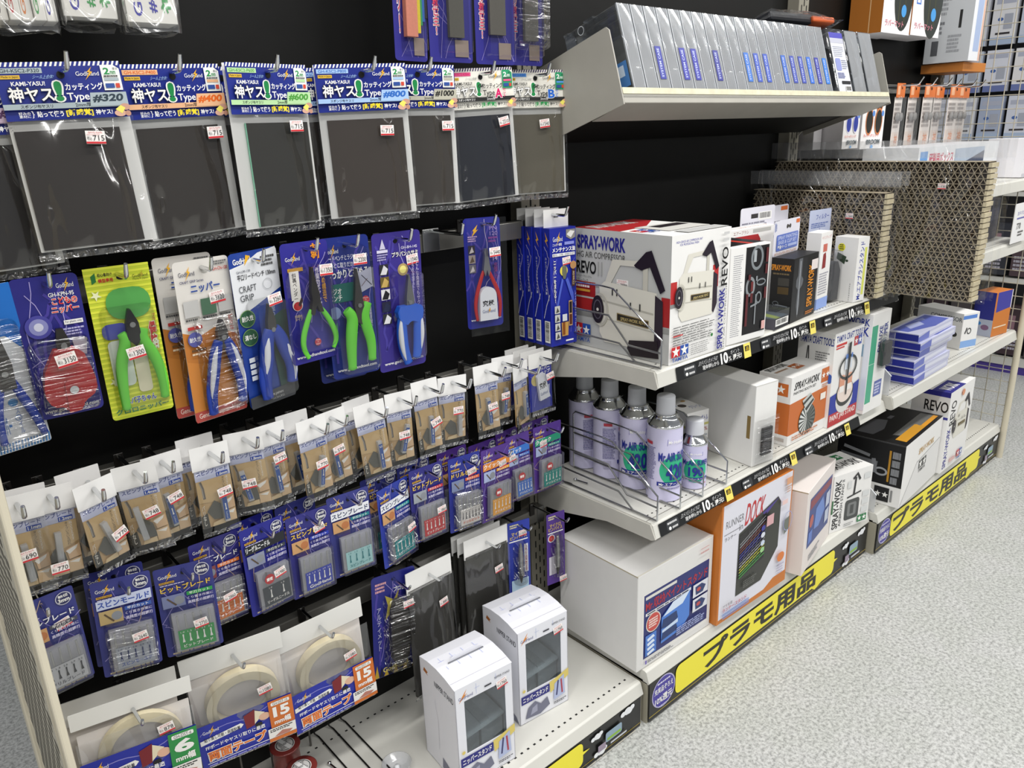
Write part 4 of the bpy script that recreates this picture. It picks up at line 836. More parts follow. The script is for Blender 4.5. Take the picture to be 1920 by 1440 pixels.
oil_pack(o1, -0.0715, 'second blue oil box, directly behind the front one on the same hook', -0.0105); oil_pack(o1, -0.049, 'third blue oil box on the hook, only its narrow side showing', -0.0102); oil_pack(o1, -0.0275, 'rearmost blue oil box on the hook, against the upright', -0.011)
t = thing('display_hook', 'chrome hook carrying the four blue oil boxes', 'hook', (-0.0165, -0.004, 0.944)); b = MB(); b.tube([(0, 0, 0), (0, -0.101, 0), (0, -0.105, 0.002), (0, -0.111, 0.016)], 0.0024, chrome, 10); b.build('peg', t)
# ------------------------------------------------------------------ small tan blade bags (third row)
def blade_bag(pose, size, price, label, short=None, tube=(0.52, 0.70, 6), blue=True, stk=(0.6, 0.62, 8), dark=False):
    w, h = pose[3:5]; X = pose[0]
    r = pack('blade_bag', label, 'blade bag', pose)
    b = MB(); card_body(b, w * 1.02, h * 0.27, 'EDECEB', 0.0006, 0.0012, -0.0012); b.build('header_tab', r)
    b = MB(); H = h * 0.70; card_body(b, w * 0.94, H, 'BE9E70', 0.001, 0.0006, 0.0008, -h * 0.265)
    A = Art(b, face_y(-w * 0.47, -h * 0.265, w * 0.94, H, 0.0008), w * 0.94, H)
    A.r(0, 0, 1, 0.19, 'C4C8E0'); A.t('スピンブレード', 0.06, 0.025, 0.94, 0.10, '2A3A86', 0.02); A.r(0.6, 0.11, 0.94, 0.18, '2A4AA6'); A.t(size + 'mm', 0.63, 0.12, 0.92, 0.17, WHITE, 0.03)
    A.poly([(0, 0.19), (1, 0.19), (1, 0.52), (0.6, 0.6), (0, 0.55)], 'C9AC7E'); A.l([(0.11, 0.2), (0.16, 0.32), (0.17, 0.5)], 0.075, '6A635C'); A.l([(0.09, 0.21), (0.14, 0.33), (0.15, 0.48)], 0.02, 'A8A298')
    A.tv('タイプいろいろ切れ', 0.72, 0.2, 0.8, 0.56, '6A6052'); A.tv('味ささえます', 0.83, 0.2, 0.9, 0.5, 'EDE6D8')
    A.poly([(0.18, 0.72), (0.42, 0.56), (0.62, 0.66), (0.68, 0.92), (0.34, 0.88)], '57564E'); A.poly([(0, 0.78), (0.18, 0.74), (0.2, 1), (0, 1)], '3A3833'); A.tv('バリなし', 0.04, 0.6, 0.13, 0.95, 'E8E4DA', 0.02)
    A.poly([(0.66, 0.62), (0.98, 0.56), (0.99, 0.76), (0.7, 0.78)], 'D8B48C'); A.poly([(0.64, 0.64), (0.94, 0.58), (0.9, 0.63), (0.72, 0.70)], 'F0ECE4'); A.poly([(0.66, 0.8), (0.98, 0.78), (0.98, 0.98), (0.66, 0.98)], 'DDBD94'); A.poly([(0.68, 0.82), (0.96, 0.80), (0.9, 0.86)], 'F2EEE6'); A.poly([(0.3, 0.93), (0.64, 0.9), (0.64, 0.99), (0.26, 0.99)], 'D8BE92')
    b.build('insert_card', r)
    b = MB(); L = h * 0.40; c, s_ = math.cos(rad(tube[2])), math.sin(rad(tube[2])); 
    b.box(-0.0036, 0.0036, -0.0072, -0.0005, -L / 2, L / 2, tubeplastic)
    tb = b.build('blade_tube', r, ((tube[0] - 0.5) * w, 0, -tube[1] * h), (0, rad(-tube[2]), 0), bevel=0.0008)
    if blue:
        b = MB(); b.box(-0.0030, 0.0030, -0.0077, -0.0074, -L * 0.42, L * 0.40, '26509C'); A = Art(b, face_y(-0.003, L * 0.40, 0.006, L * 0.82, -0.0077), 0.006, L * 0.82)
        A.t(size, 0.15, 0.06, 0.85, 0.14, WHITE, 0.03); A.poly([(0.38, 0.4), (0.62, 0.4), (0.58, 0.55), (0.68, 0.64), (0.32, 0.64), (0.42, 0.55)], WHITE); A.t('GodHand', 0.3, 0.70, 0.65, 0.96, 'C8D4F0', 0, rot=-90); b.build('size_label', tb)
    else:
        b = MB(); b.tube([(0, -0.004, -L * 0.4), (0, -0.004, L * 0.2)], 0.0012, steel, 6); b.build('cutter', tb)
    bag(r, w, h * 0.745, -h * 0.262, -0.0045, seed=int(abs(X) * 3000), bulge=0.0065, edge=0.0012)
    if price: sticker(r, price, (stk[0] - 0.5) * w, -stk[1] * h, -0.0118, -stk[2], 0.98)
    if short: hook(r, h * 0.125, short, 0.045, 0.0027)
    return r
Z3 = 'tan blade bag '
blade_bag((-0.8638, -0.092, 0.7167, 0.047, 0.116, 0.6, 3.0, -0.6), '1.1', '690', 'tan blade bag stickered 690, first in the row against the cream end frame', 'the first blade bag by the end frame', (0.5, 0.7, 4), False, (0.5, 0.6, 4))
blade_bag((-0.8559, -0.072, 0.7167, 0.047, 0.116, 2, 3.0, 0), '1.1', None, 'tan blade bag tucked behind the first one by the end frame', None, (0.6, 0.7, 2))
blade_bag((-0.8319, -0.088, 0.7142, 0.047, 0.116, 0.1, 2.5, 0.2), '1.2', '770', 'tan blade bag with sticker low at its foot, second from the end frame', 'the second blade bag from the end frame', (0.5, 0.68, -2), False, (0.42, 0.83, 0))
blade_bag((-0.7975, -0.068, 0.7180, 0.047, 0.116, 4, -1.0, 0), '1.3', None, 'tan blade bag behind the strongly tilted third bag', None)
blade_bag((-0.7887, -0.094, 0.7092, 0.0466, 0.1102, 16.4, -3.0, -0.1), '1.3', '770', 'tan blade bag turned askew with a slanting clear tube, third from the end frame', 'the askew third blade bag', (0.55, 0.68, 12), False, (0.72, 0.66, 16))
blade_bag((-0.742, -0.09, 0.7147, 0.047, 0.1126, -13.1, -3.1, 0.4), '1.4', '748', 'tan blade bag with clear tube, fourth from the end frame', 'the fourth blade bag', (0.35, 0.69, 4), False, (0.66, 0.56, 12))
blade_bag((-0.7074, -0.083, 0.715, 0.047, 0.116, 2.4, -0.9, 2.6), '1.5', '748', 'tan blade bag with blue tube label, overlapped by the clear-tubed fourth bag', 'the fifth blade bag', (0.5, 0.66, 6), True, (0.62, 0.5, 14))
blade_bag((-0.660, -0.068, 0.7205, 0.047, 0.116, 3, 0.5, 0), '1.6', None, 'tan blade bag hidden behind the sixth, its header a little higher', None)
blade_bag((-0.6522, -0.094, 0.7138, 0.0476, 0.1167, -1.6, 0, -0.3), '1.6', '748', 'tan blade bag with upright blue tube, sixth from the end frame', 'the sixth blade bag', (0.66, 0.73, 1), True, (0.68, 0.55, 8))
blade_bag((-0.6055, -0.09, 0.7176, 0.0473, 0.1126, -18, -2.0, 0.9), '1.8', '748', 'tan blade bag with slanting blue tube above the needle card, stickered across the tube', 'the seventh blade bag', (0.36, 0.68, 8), True, (0.44, 0.63, 2))
blade_bag((-0.5684, -0.083, 0.7152, 0.047, 0.116, 1.1, -1.2, 1.0), '1.9', '770', 'tan blade bag half covered by its neighbour with the slanting tube', 'the eighth blade bag', (0.58, 0.68, 4), True, (0.66, 0.42, 10))
blade_bag((-0.5245, -0.066, 0.7162, 0.047, 0.116, 2, -1, 0), '2.1', None, 'tan blade bag mostly behind another, its dark tool picture showing', None)
blade_bag((-0.5099, -0.094, 0.7108, 0.0465, 0.116, 4.7, -1.5, 0), '2.1', '770', 'tan blade bag leaning out in front of a hidden bag, tube slanting the other way', 'the ninth blade bag', (0.6, 0.7, -10), True, (0.55, 0.58, 4))
blade_bag((-0.4746, -0.083, 0.7098, 0.047, 0.116, 2.1, -3.7, 1.2), '2.2', '599', 'tan blade bag stickered 599 with dark blue tube', 'the 599 blade bag', (0.45, 0.7, 4), True, (0.5, 0.5, 6))
blade_bag((-0.4235, -0.068, 0.7120, 0.047, 0.116, 4, -2.5, 0), '2.3', None, 'tan blade bag behind the one with a curled blank-looking sticker', None)
blade_bag((-0.4152, -0.09, 0.7083, 0.0494, 0.118, -4.5, -4.2, 0.1), '2.3', '', 'tan blade bag whose sticker is curled up and turned away', 'the curled-sticker blade bag', (0.62, 0.73, 0), True, (0.62, 0.48, 22))
blade_bag((-0.3628, -0.09, 0.7119, 0.0442, 0.1148, -6.4, 0.0, 0.1), '2.4', '748', 'tan blade bag with tube slanting up toward the can shelf, below the blue scissors', 'the blade bag below the blue scissors', (0.62, 0.66, -14), True, (0.52, 0.58, 2))
blade_bag((-0.3147, -0.09, 0.7198, 0.0443, 0.1201, -7.7, -2.8, -0.5), '2.5', '748', 'tan blade bag with frosted tube and slanted sticker, under the empty hook', 'the blade bag under the empty hook', (0.56, 0.7, -4), True, (0.7, 0.58, 18))
blade_bag((-0.26, -0.09, 0.7131, 0.0506, 0.1111, -8.9, 1.9, 0.7), '2.6', '770', 'tan blade bag with straight sticker and dark tweezers print, before the gap in the row', 'the last blade bag before the gap', (0.72, 0.72, 0), False, (0.6, 0.5, 0))
blade_bag((-0.191, -0.09, 0.7176, 0.0464, 0.1206, -8.8, -1.8, 0.1), '2.8', '770', 'tan blade bag just after the gap, below the red-handled nipper', 'the first blade bag after the gap', (0.5, 0.68, 3), True, (0.58, 0.6, 6))
blade_bag((-0.1469, -0.083, 0.7204, 0.047, 0.116, -0.1, 3.3, 1.2), '2.9', '748', 'tan blade bag shaded between two others after the gap', 'the shaded blade bag after the gap', (0.62, 0.68, -4), True, (0.5, 0.58, 4))
blade_bag((-0.1184, -0.094, 0.7051, 0.0407, 0.1181, 12.1, -3.4, 0.5), '3.0', '', 'narrow-looking tan blade bag turned toward the cap pack', 'the turned blade bag beside the cap pack', (0.66, 0.66, 0), True, (0.8, 0.5, 10))
# cap pack
def cap_pack(pose, label, first=None):
    if first: return dup(first, pose[:3], (rad(pose[7]), rad(pose[6]), rad(pose[5])), label)
    w, h = pose[3:5]; r = pack('cap_pack', label, 'cap pack', pose)
    b = MB(); card_body(b, w, h * 0.25, 'E4E3E0', 0.0008, 0.0012, -0.001); b.build('header_tab', r)
    b = MB(); H = h * 0.76; card_body(b, w * 0.98, H, '27309A', 0.001, 0.0006, 0.0008, -h * 0.235); A = Art(b, face_y(-w * 0.49, -h * 0.235, w * 0.98, H, 0.0008), w * 0.98, H)
    A.bolt([(0.1, 0.2), (0.4, 0.4), (0.2, 0.9)], '8A86D0', 0.014, 4); A.e(0.3, 0.3, 0.2, 0.2, 'C8B878', 14); A.t('ニッパー\nキャップ', 0.38, 0.03, 0.93, 0.2, WHITE, 0.03)
    A.poly([(0.8, 0.48), (0.9, 0.46), (0.88, 0.66), (0.95, 0.8), (0.82, 0.66), (0.74, 0.82)], 'C8CCE6'); b.build('insert_card', r)
    b = MB(); q = [(-0.5 * 0.5, 0.5)] ; 
    pts = [(-0.011, -0.02), (-0.010, 0.026), (-0.006, 0.029), (0.006, 0.029), (0.010, 0.026), (0.012, -0.02)]
    b.prism(pts, 'y', -0.006, -0.001, pm('white_cap', 'E9EBF2', 0.35)); A = Art(b, face_y(-0.011, 0.029, 0.022, 0.049, -0.006), 0.022, 0.049); A.t('究極', 0.14, 0.32, 0.86, 0.58, '1A1A1E', 0.03); A.t('GodHand', 0.12, 0.7, 0.88, 0.82, '5A6A9A')
    b.build('blade_cap', r, (0.001, 0, -h * 0.62), (0, rad(-9), 0))
    bag(r, w, h * 0.77, -h * 0.23, -0.0072, bulge=0.003, edge=0.001)
    sticker(r, '770', 0.24 * w, -0.41 * h, -0.0115, -10, 0.95)
    return r
cp = cap_pack((-0.0664, -0.09, 0.7122, 0.0547, 0.1074, -1.9, -0.8, 0.0), 'small blue pack holding a white nipper cap, last of the third row')
for k in range(3): cap_pack((-0.069 - 0.003 * k, -0.072 + 0.017 * k * -1 * -1, 0.713, 0.0547, 0.1074, -2, -0.8, 0), ('blue cap pack directly behind the front cap pack', 'third blue cap pack from the front on the same hook', 'rearmost blue cap pack, only its white header showing')[k], cp)
hook(cp, 0.013, 'the blue cap packs', 0.04)

# ------------------------------------------------------------------ drill bit cards (fourth row)
def bit_card(pose, base_, title, lab_col, lab_txt, price, label, short=None, title_col=None, pic='C89A6A', badge=True, band=None, stk=(0.66, 0.62, 8), icon=WHITE, lab_bg=None, new=False, nbits=5, wrap=False, tcol='F0C850'):
    w, h = pose[3:5]; X = pose[0]
    r = pack('bit_card', label, 'bit card', pose)
    b = MB(); card_body(b, w, h, base_, 0.003, 0.0006); A = card_art(b, w, h); seed = int(abs(X) * 2000)
    for k in range(4):
        R = random.Random(seed + k); x = R.random(); A.bolt([(x, R.uniform(0.0, 0.3)), (R.random(), 0.6), (R.random(), R.uniform(0.7, 0.98))], ('A098D4', '7A70C0', 'C4AA98')[k % 3], 0.014, seed + k, 5)
    A.logo(0.07, 0.055, 0.38, 0.12)
    A.e(0.5, 0.085, 0.045, 0.04, '0C0A18', 12)
    if badge: A.e(0.82, 0.09, 0.13, 0.13, 'C8C8D4', 22); A.e(0.82, 0.09, 0.115, 0.115, '2A2C5A', 22); A.t('軸径', 0.74, 0.05, 0.9, 0.08, WHITE, 0.02); A.t('3mm', 0.73, 0.085, 0.91, 0.125, WHITE, 0.04)
    A.r(0.07, 0.145, 0.33, 0.168, 'C89A3A'); A.t('Made in Japan', 0.09, 0.148, 0.31, 0.165, '2A2210')
    if band: A.poly([(0.05, 0.19), (0.97, 0.17), (0.97, 0.275), (0.05, 0.285)], band)
    A.t(title, 0.07, 0.20, 0.94 if not new else 0.62, 0.265, title_col or tcol, 0.035, out=None if band else '1A1640', ob=0.03)
    A.tiny(0.08, 0.175, 0.5, 0.19, 1, 'D0CCE8', seed)
    A.r(0.07, 0.30, 0.46, 0.44, pic); A.e(0.36, 0.37, 0.09, 0.09, 'B8764A' if pic.startswith('C8') else '8A8E96', 14); A.l([(0.16, 0.33), (0.3, 0.42)], 0.03, '5A4A3A')
    A.r(0.5, 0.30, 0.95, 0.34, lab_col); A.t('平刃カット', 0.54, 0.305, 0.9, 0.335, WHITE, 0.01); A.t('くり貫き作業に', 0.5, 0.355, 0.95, 0.385, 'DAD6EC', 0.01); A.t('高精度の超鋼刃', 0.5, 0.40, 0.95, 0.435, 'DAD6EC', 0.02)
    A.tiny(0.1, 0.945, 0.9, 0.97, 1, 'C8B898', seed + 1)
    b.build('backing_card', r)
    # flat clear case with bits and a printed label
    x0, x1, z1, z0 = -0.33 * w, 0.42 * w, -0.50 * h, -0.925 * h
    b = MB(); b.box(x0, x1, -0.010, -0.001, z0, z1, frostcase); cs = b.build('bit_case', r, bevel=0.0012)
    b = MB(); b.box(x0 + 0.001, x1 - 0.001, -0.0022, -0.0014, z0 + 0.001, z1 - 0.001, '9C9CB4'); b.build('case_lining', cs)
    for k in range(nbits):
        x = x0 + (x1 - x0) * (k + 0.7) / (nbits + 0.4)
        b = MB(); b.tube([(x, -0.0075, z1 - 0.003), (x, -0.0075, (z0 + z1) / 2 - 0.004)], 0.0014, steel, 6); b.build('bit', cs)
    b = MB(); lw, lh = (x1 - x0) * 0.84, (z1 - z0) * 0.52; lx, lz = x0 + (x1 - x0) * 0.1, z0 + lh + 0.003
    b.box(lx, lx + lw, -0.0107, -0.0104, lz - lh, lz, lab_bg or lab_col); A = Art(b, face_y(lx, lz, lw, lh, -0.0107), lw, lh)
    for k in range(nbits):
        u = (k + 0.6) / (nbits + 0.2); A.t('%d.%d' % (1 + k // 2, (k * 3) % 10), u - 0.05, 0.06, u + 0.06, 0.14, icon); A.poly([(u - 0.012, 0.2), (u + 0.03, 0.2), (u + 0.022, 0.42), (u + 0.045, 0.62), (u - 0.03, 0.62), (u - 0.008, 0.42)], icon)
    A.t(lab_txt, 0.1, 0.7, 0.92, 0.88, icon if not lab_bg else lab_col, 0.03); b.build('case_label', cs)
    blister(r, w, h, x0 - 0.004, x1 + 0.003, z0 - 0.005, z1 + 0.008, 0.0135, r=0.004, m=stretchwrap if wrap else blisterfilm, inset=0.002)
    if new: 
        b = MB(); x, z = x0 + (x1 - x0) * 0.32, z1 - 0.012; b.prism([(x + 0.0075 * math.cos(k * 0.314), z + 0.0075 * math.sin(k * 0.314)) for k in range(20)], 'y', -0.0142, -0.0138, 'C82830'); A = Art(b, face_y(x - 0.0075, z + 0.0075, 0.015, 0.015, -0.0142), 0.015, 0.015); A.t('限定', 0.2, 0.32, 0.8, 0.68, WHITE, 0.04); b.build('round_sticker', r)
    if price is not None: sticker(r, price, (stk[0] - 0.5) * w, -stk[1] * h, -0.0145 if stk[1] > 0.47 else -0.002, -stk[2], 0.92)
    if short: hook(r, h * 0.085, short, 0.036, 0.0023, 0.013)
    return r
NV = '373B82'; PU = '52348A'
bit_card((-0.8649, -0.092, 0.5867, 0.067, 0.133, 4.0, -1.4, 3.5), NV, 'ドリルブレード', '4A4C58', 'ドリルブレード', '2860', 'navy bit card half hidden by the cream end frame, brown picture above grey label', 'the bit card by the end frame', lab_bg='C4C6CC', icon='2A2C34', stk=(0.72, 0.33, 12), title_col='E8E8F0')
bit_card((-0.783, -0.070, 0.5805, 0.067, 0.132, -9, 2.6, 0), NV, 'スピンモールド', '3A5AA8', 'スピンモールド', None, 'navy bit card hidden behind the grey-labelled spin mould card')
bit_card((-0.7808, -0.09, 0.5756, 0.067, 0.1324, -10.2, 2.6, -0.5), NV, 'スピンモールド', '3A5AA8', 'スピンモールド', '2640', 'navy bit card with pale title band and grey-blue label, second in the fourth row', 'the pale-banded bit card', band='C8D0EA', title_col='2A4AA8', lab_bg='AEB4C0', icon='33406E', pic='B8A070', wrap=True, stk=(0.68, 0.60, 8))
bit_card((-0.7081, -0.09, 0.5624, 0.0702, 0.1312, -14.8, 0.8, 0.4), NV, 'ビットブレード', '2F9A4C', 'ビットブレード', '2750', 'navy bit card with bright green case label', 'the green-labelled bit card', pic='7A82A8', stk=(0.66, 0.63, 8))
bit_card((-0.6614, -0.08, 0.5785, 0.067, 0.133, 1.6, 0.4, 2.3), '33307E', 'ビットブレード', 'E0762A', 'ビットブレード', '2860', 'navy bit card with orange label, tucked behind the green-labelled one', 'the tucked orange-labelled bit card', pic='8A4A4A', wrap=True, stk=(0.6, 0.66, 10), title_col='F0F0F4')
bit_card((-0.5984, -0.09, 0.58, 0.0655, 0.1361, 4.6, -0.8, 0.9), '25288A', 'リーゲルニードル', '3A4048', 'リーゲルニードル', '1980', 'blue needle card with black title band and dark grey case label', 'the dark-labelled needle card', band='22242A', title_col='F2F2F2', pic='8A90A8', stk=(0.66, 0.56, 10), new=True, nbits=2)
bit_card((-0.602, -0.068, 0.583, 0.0655, 0.1361, 6, -0.8, 0), '25288A', 'リーゲルニードル', '3A4048', 'リーゲルニードル', None, 'blue needle card directly behind the dark-labelled one, its edge showing above')
bit_card((-0.536, -0.066, 0.583, 0.0669, 0.131, 8, 0.7, 0), NV, 'スピンブレード', '2A3AA8', 'スピンブレード', None, 'navy bit card behind the royal-blue labelled one')
bit_card((-0.5309, -0.09, 0.5721, 0.0669, 0.131, 1.5, 0.7, 0.6), '31307E', 'スピンブレード', '2A3CB0', 'GodHand', '2750', 'navy bit card with royal blue case label', 'the royal-blue labelled bit card', stk=(0.74, 0.23, 12))
bit_card((-0.4639, -0.09, 0.5796, 0.0679, 0.1339, -3.4, -0.1, 0.2), NV, 'スピンブレード', '1F8088', 'スピンブレード', None, 'navy bit card with pale aqua case label and white title band', 'the pale aqua-labelled bit card', band='E8EAF0', title_col='1E2A5A', lab_bg='A6D6D8', icon='1F8088', nbits=4)
bit_card((-0.396, -0.066, 0.578, 0.067, 0.133, 3, 0, 0), NV, 'スピンブレード', '1F8A90', 'スピンブレード', None, 'film-wrapped navy bit card hidden behind the turned teal one', wrap=True)
bit_card((-0.3878, -0.092, 0.5687, 0.0699, 0.1335, 14.7, -0.4, -0.9), '2A3A9A', 'スピンブレード', '1F9096', 'スピンブレード', '2640', 'blue bit card turned aside with teal case label under wrapping film', 'the turned teal-labelled bit card', band='E8EAF0', title_col='1E2A5A', wrap=True, stk=(0.78, 0.6, 8))
bit_card((-0.330, -0.066, 0.5815, 0.0654, 0.1301, 4, 0, 0), NV, 'ビットブレード', 'C83238', 'ビットブレード', None, 'navy bit card behind the red-labelled one')
bit_card((-0.3224, -0.09, 0.5767, 0.0654, 0.1301, 0.3, -0.1, 0.7), '2E2C7C', 'ビットブレード', 'C43036', 'ビットブレード', '2860', 'navy bit card with red case label', 'the red-labelled bit card', pic='9AA0A8', stk=(0.76, 0.6, 6))
bit_card((-0.252, -0.066, 0.5785, 0.0636, 0.1366, 2, 1, 0), PU, 'ドリルビット', 'D8682A', 'ドリルビット', None, 'purple bit card peeking out behind the orange-striped white label one')
bit_card((-0.2447, -0.09, 0.5715, 0.0636, 0.1366, -3.7, 1.0, 1.2), '27308E', 'ドリルビット', 'D8602A', 'ドリルビット', '2200', 'blue bit card with white label over an orange stripe', 'the white and orange labelled bit card', lab_bg='E6E2DE', icon='5A5A60', pic='7A86A8', stk=(0.72, 0.24, 12), wrap=True, nbits=6)
bit_card((-0.184, -0.066, 0.571, 0.0701, 0.1342, 6, 2.8, 0), PU, 'クイック', 'E8A02C', 'クイック', None, 'purple quick-change card behind the amber-labelled one')
bit_card((-0.1757, -0.09, 0.5663, 0.0701, 0.1342, 4.5, 2.8, -0.3), PU, 'クイック', 'E8A22C', 'ドリルビット', '2310', 'purple bit card with orange title and amber case label', 'the amber-labelled purple bit card', badge=False, band='E08A3A', title_col=WHITE, pic='A8B4D8', new=True, stk=(0.72, 0.26, 10))
bit_card((-0.130, -0.066, 0.5775, 0.0524, 0.1279, 2, -2, 0), PU, 'クイック', '2F6AC8', 'クイック', None, 'purple quick-change card behind the blue-labelled purple one')
bit_card((-0.124, -0.088, 0.5735, 0.0524, 0.1279, -3.8, -2.4, 0.6), PU, 'クイック', '2F6CC8', 'ドリルビット', '2310', 'purple bit card with blue title and blue case label', 'the blue-labelled purple bit card', badge=False, band='3A78D0', title_col=WHITE, pic='A8B4D8', new=True, stk=(0.2, 0.32, 8))
bit_card((-0.060, -0.066, 0.5775, 0.0687, 0.1305, 2, 0.5, 0), PU, 'クイック', '1F9A8A', 'クイック', None, 'purple quick-change card behind the green-titled last one')
bit_card((-0.0521, -0.09, 0.5736, 0.0687, 0.1305, -1.2, 0.5, 0.8), PU, 'クイック', '1F9088', 'ドリルビット', '2310', 'purple bit card with green title and teal label, last before the can shelf', 'the green-titled purple bit card', badge=False, band='2E9A78', title_col=WHITE, pic='A8B4D8', new=True, stk=(0.34, 0.27, 8))

# ------------------------------------------------------------------ tape packs, blister, boards (fifth row)
cream_tape = pm('cream_tape', 'DED3B4', 0.6, noise=0.03)
def tape_pack(pose, size, col, thick, price, label, short, th=0.205, rz=0.06, lv=0.575):
    w, h = pose[3:5]; r = pack('tape_pack', label, 'tape pack', pose)
    b = MB(); card_body(b, w * 1.03, h * th, 'E9E8E4', 0.0008, 0.0014, -0.001); b.build('header_tab', r)
    b = MB(); card_body(b, w * 0.96, h * 0.8, 'E6E0DC', 0.001, 0.0006, 0.004, -h * 0.195); b.build('backing_card', r)
    b = MB(); R0, R1 = 0.051, 0.0375; n = 48; vs = []; prof = [(R1, 0.002), (R0, 0.002), (R0, -thick), (R1, -thick)]
    for rr_, y in prof: vs += [(rr_ * math.cos(2 * math.pi * k / n), y, rr_ * math.sin(2 * math.pi * k / n)) for k in range(n)]
    for i in range(4): b.add(vs[i * n:(i + 1) * n] + vs[((i + 1) % 4) * n:((i + 1) % 4 + 1) * n], [(k, (k + 1) % n, n + (k + 1) % n, n + k) for k in range(n)], cream_tape, i in (1, 3))
    b.build('tape_roll', r, (0.003, 0, -h * th - rz + 0.001))
    H = h * 0.42; y = -thick - 0.0075
    b = MB(); card_body(b, w * 0.99, H, '2530A0', 0.001, 0.0005, y, -h * lv); A = Art(b, face_y(-w * 0.495, -h * lv, w * 0.99, H, y), w * 0.99, H)
    A.bolt([(0.0, 0.2), (0.3, 0.14), (0.6, 0.24), (0.74, 0.1)], '8A88D0', 0.01, 2); A.bolt([(0.2, 0.9), (0.5, 0.5), (0.7, 0.4)], '5A5AC0', 0.01, 6)
    A.logo(0.06, 0.08, 0.22, 0.22); A.poly([(0.02, 0.33), (0.44, 0.25), (0.47, 0.30), (0.44, 0.36), (0.02, 0.44)], WHITE); A.t('貼り直し可能・両面粘着', 0.06, 0.29, 0.43, 0.38, '2A2A3A', 0.02)
    A.poly([(0.48, 0.12), (0.6, 0.05), (0.58, 0.42), (0.49, 0.45)], '7A2028'); A.poly([(0.6, 0.08), (0.7, 0.2), (0.58, 0.4)], 'E8DCC0'); A.e(0.69, 0.3, 0.06, 0.05, 'E0B49A', 14); A.e(0.62, 0.44, 0.04, 0.03, '141418', 12)
    A.t('FFボードやヤスリ取りに最適', 0.06, 0.47, 0.68, 0.57, WHITE, 0.025); A.t('両面テープ', 0.07, 0.62, 0.68, 0.86, 'E0762C', 0.05, out=WHITE, ob=0.05); A.r(0.05, 0.89, 0.7, 0.905, WHITE); A.tiny(0.06, 0.93, 0.7, 0.97, 1, '9A98D8', 3)
    A.r(0.74, 0.0, 1.0, 0.66, col); A.rr(0.77, 0.05, 0.97, 0.13, WHITE, 0.3); A.t('GH-DST-' + size, 0.79, 0.06, 0.95, 0.12, '3A3A3A'); A.t(size, 0.78, 0.17, 0.96, 0.42, WHITE, 0.06); A.t('mm幅', 0.78, 0.46, 0.96, 0.6, WHITE, 0.04)
    A.r(0.7, 0.66, 1.0, 0.9, 'EDEAE6'); A.tiny(0.72, 0.68, 0.98, 0.76, 2, '3A3A3A', 4); A.poly([(0.76, 0.88), (0.85, 0.78), (0.96, 0.84), (0.92, 0.89)], 'B87A6A'); A.r(0.7, 0.9, 1.0, 0.98, col)
    b.build('printed_label', r)
    bag(r, w * 0.98, h * 0.8, -h * 0.2, -thick - 0.0045, bulge=0.003, seed=int(size) + 1, m=hazyfilm, edge=0.001)
    sticker(r, price, 0.24 * w, -h * (0.44 if th > 0.2 else 0.3), -thick - 0.0082, -8, 1.05)
    if short: hook(r, h * 0.13, short, 0.04, 0.0024, 0.012)
    return r
tape_pack((-0.7981, -0.092, 0.4111, 0.138, 0.185, -8.6, 1.9, 0.0), '6', '2E8E48', 0.007, '878', 'double-sided tape pack with green 6 mm block, nearest the end frame', 'the green 6 mm tape pack', 0.13, 0.056, 0.36)
t = pack('tape_pack', 'tape pack hidden behind the green one, only its white header showing', 'tape pack', (-0.806, -0.068, 0.4165, 0.138, 0.185, -8, 1.5, 0)); b = MB(); card_body(b, 0.138, 0.036, 'D9D8D4', 0.0008, 0.0014); b.build('header_tab', t); b = MB(); card_body(b, 0.132, 0.15, 'C8C2BC', 0.001, 0.004, 0.002, -0.035); b.build('backing_card', t)
tape_pack((-0.6646, -0.085, 0.4158, 0.134, 0.180, -11, -1.2, 5), '15', 'D0702C', 0.015, '1080', 'double-sided tape pack with orange 15 mm block, hung lower, next to the green one', 'the middle orange tape pack')
tape_pack((-0.5323, -0.085, 0.3967, 0.1368, 0.1775, -4.4, -3.1, 4.0), '15', 'D0702C', 0.015, '1080', 'double-sided tape pack with orange 15 mm block, beside the dark wrapped blister', 'the orange tape pack by the dark blister')
pose = (-0.3905, -0.075, 0.4063, 0.0776, 0.2014, -7.4, 2.0, 3.8); w, h = pose[3:5]
r = pack('pliers_pack', 'film-wrapped blue and yellow lightning card holding a dark tool, by the grey boards', 'tool pack', pose)
b = MB(); A = navy_card(b, w, h, 61, 0.5, '282C86')
A.poly([(0.3, 0.2), (0.5, 0.26), (0.62, 0.18), (0.56, 0.3), (0.72, 0.36), (0.46, 0.36), (0.3, 0.44), (0.36, 0.3)], 'D8C850'); A.tiny(0.08, 0.06, 0.34, 0.16, 3, 'E0A8B0'); A.t('プロ仕様', 0.5, 0.14, 0.86, 0.19, WHITE, 0.03); A.tv('アルティメット', 0.1, 0.3, 0.2, 0.72, 'C8C8E0', 0.01)
for k in range(9): A.poly([(k / 9, 0.99), ((k + 0.6) / 9, 0.86 + 0.03 * (k % 3)), ((k + 1) / 9, 0.99)], ('C8A838', '1A1A2A')[k % 2])
A.t('GodHand', 0.2, 0.9, 0.8, 0.95, 'E8D878', 0.03); b.build('backing_card', r)
T = Tool(r, w, h, -0.010, 'tool'); T.jaws([smooth([(0.45, 0.24), (0.66, 0.24), (0.74, 0.34), (0.8, 0.62), (0.74, 0.86), (0.4, 0.88), (0.34, 0.6), (0.38, 0.34)], 1)], pm('dark_sheath', '3C3A38', 0.55), None, 0.012)
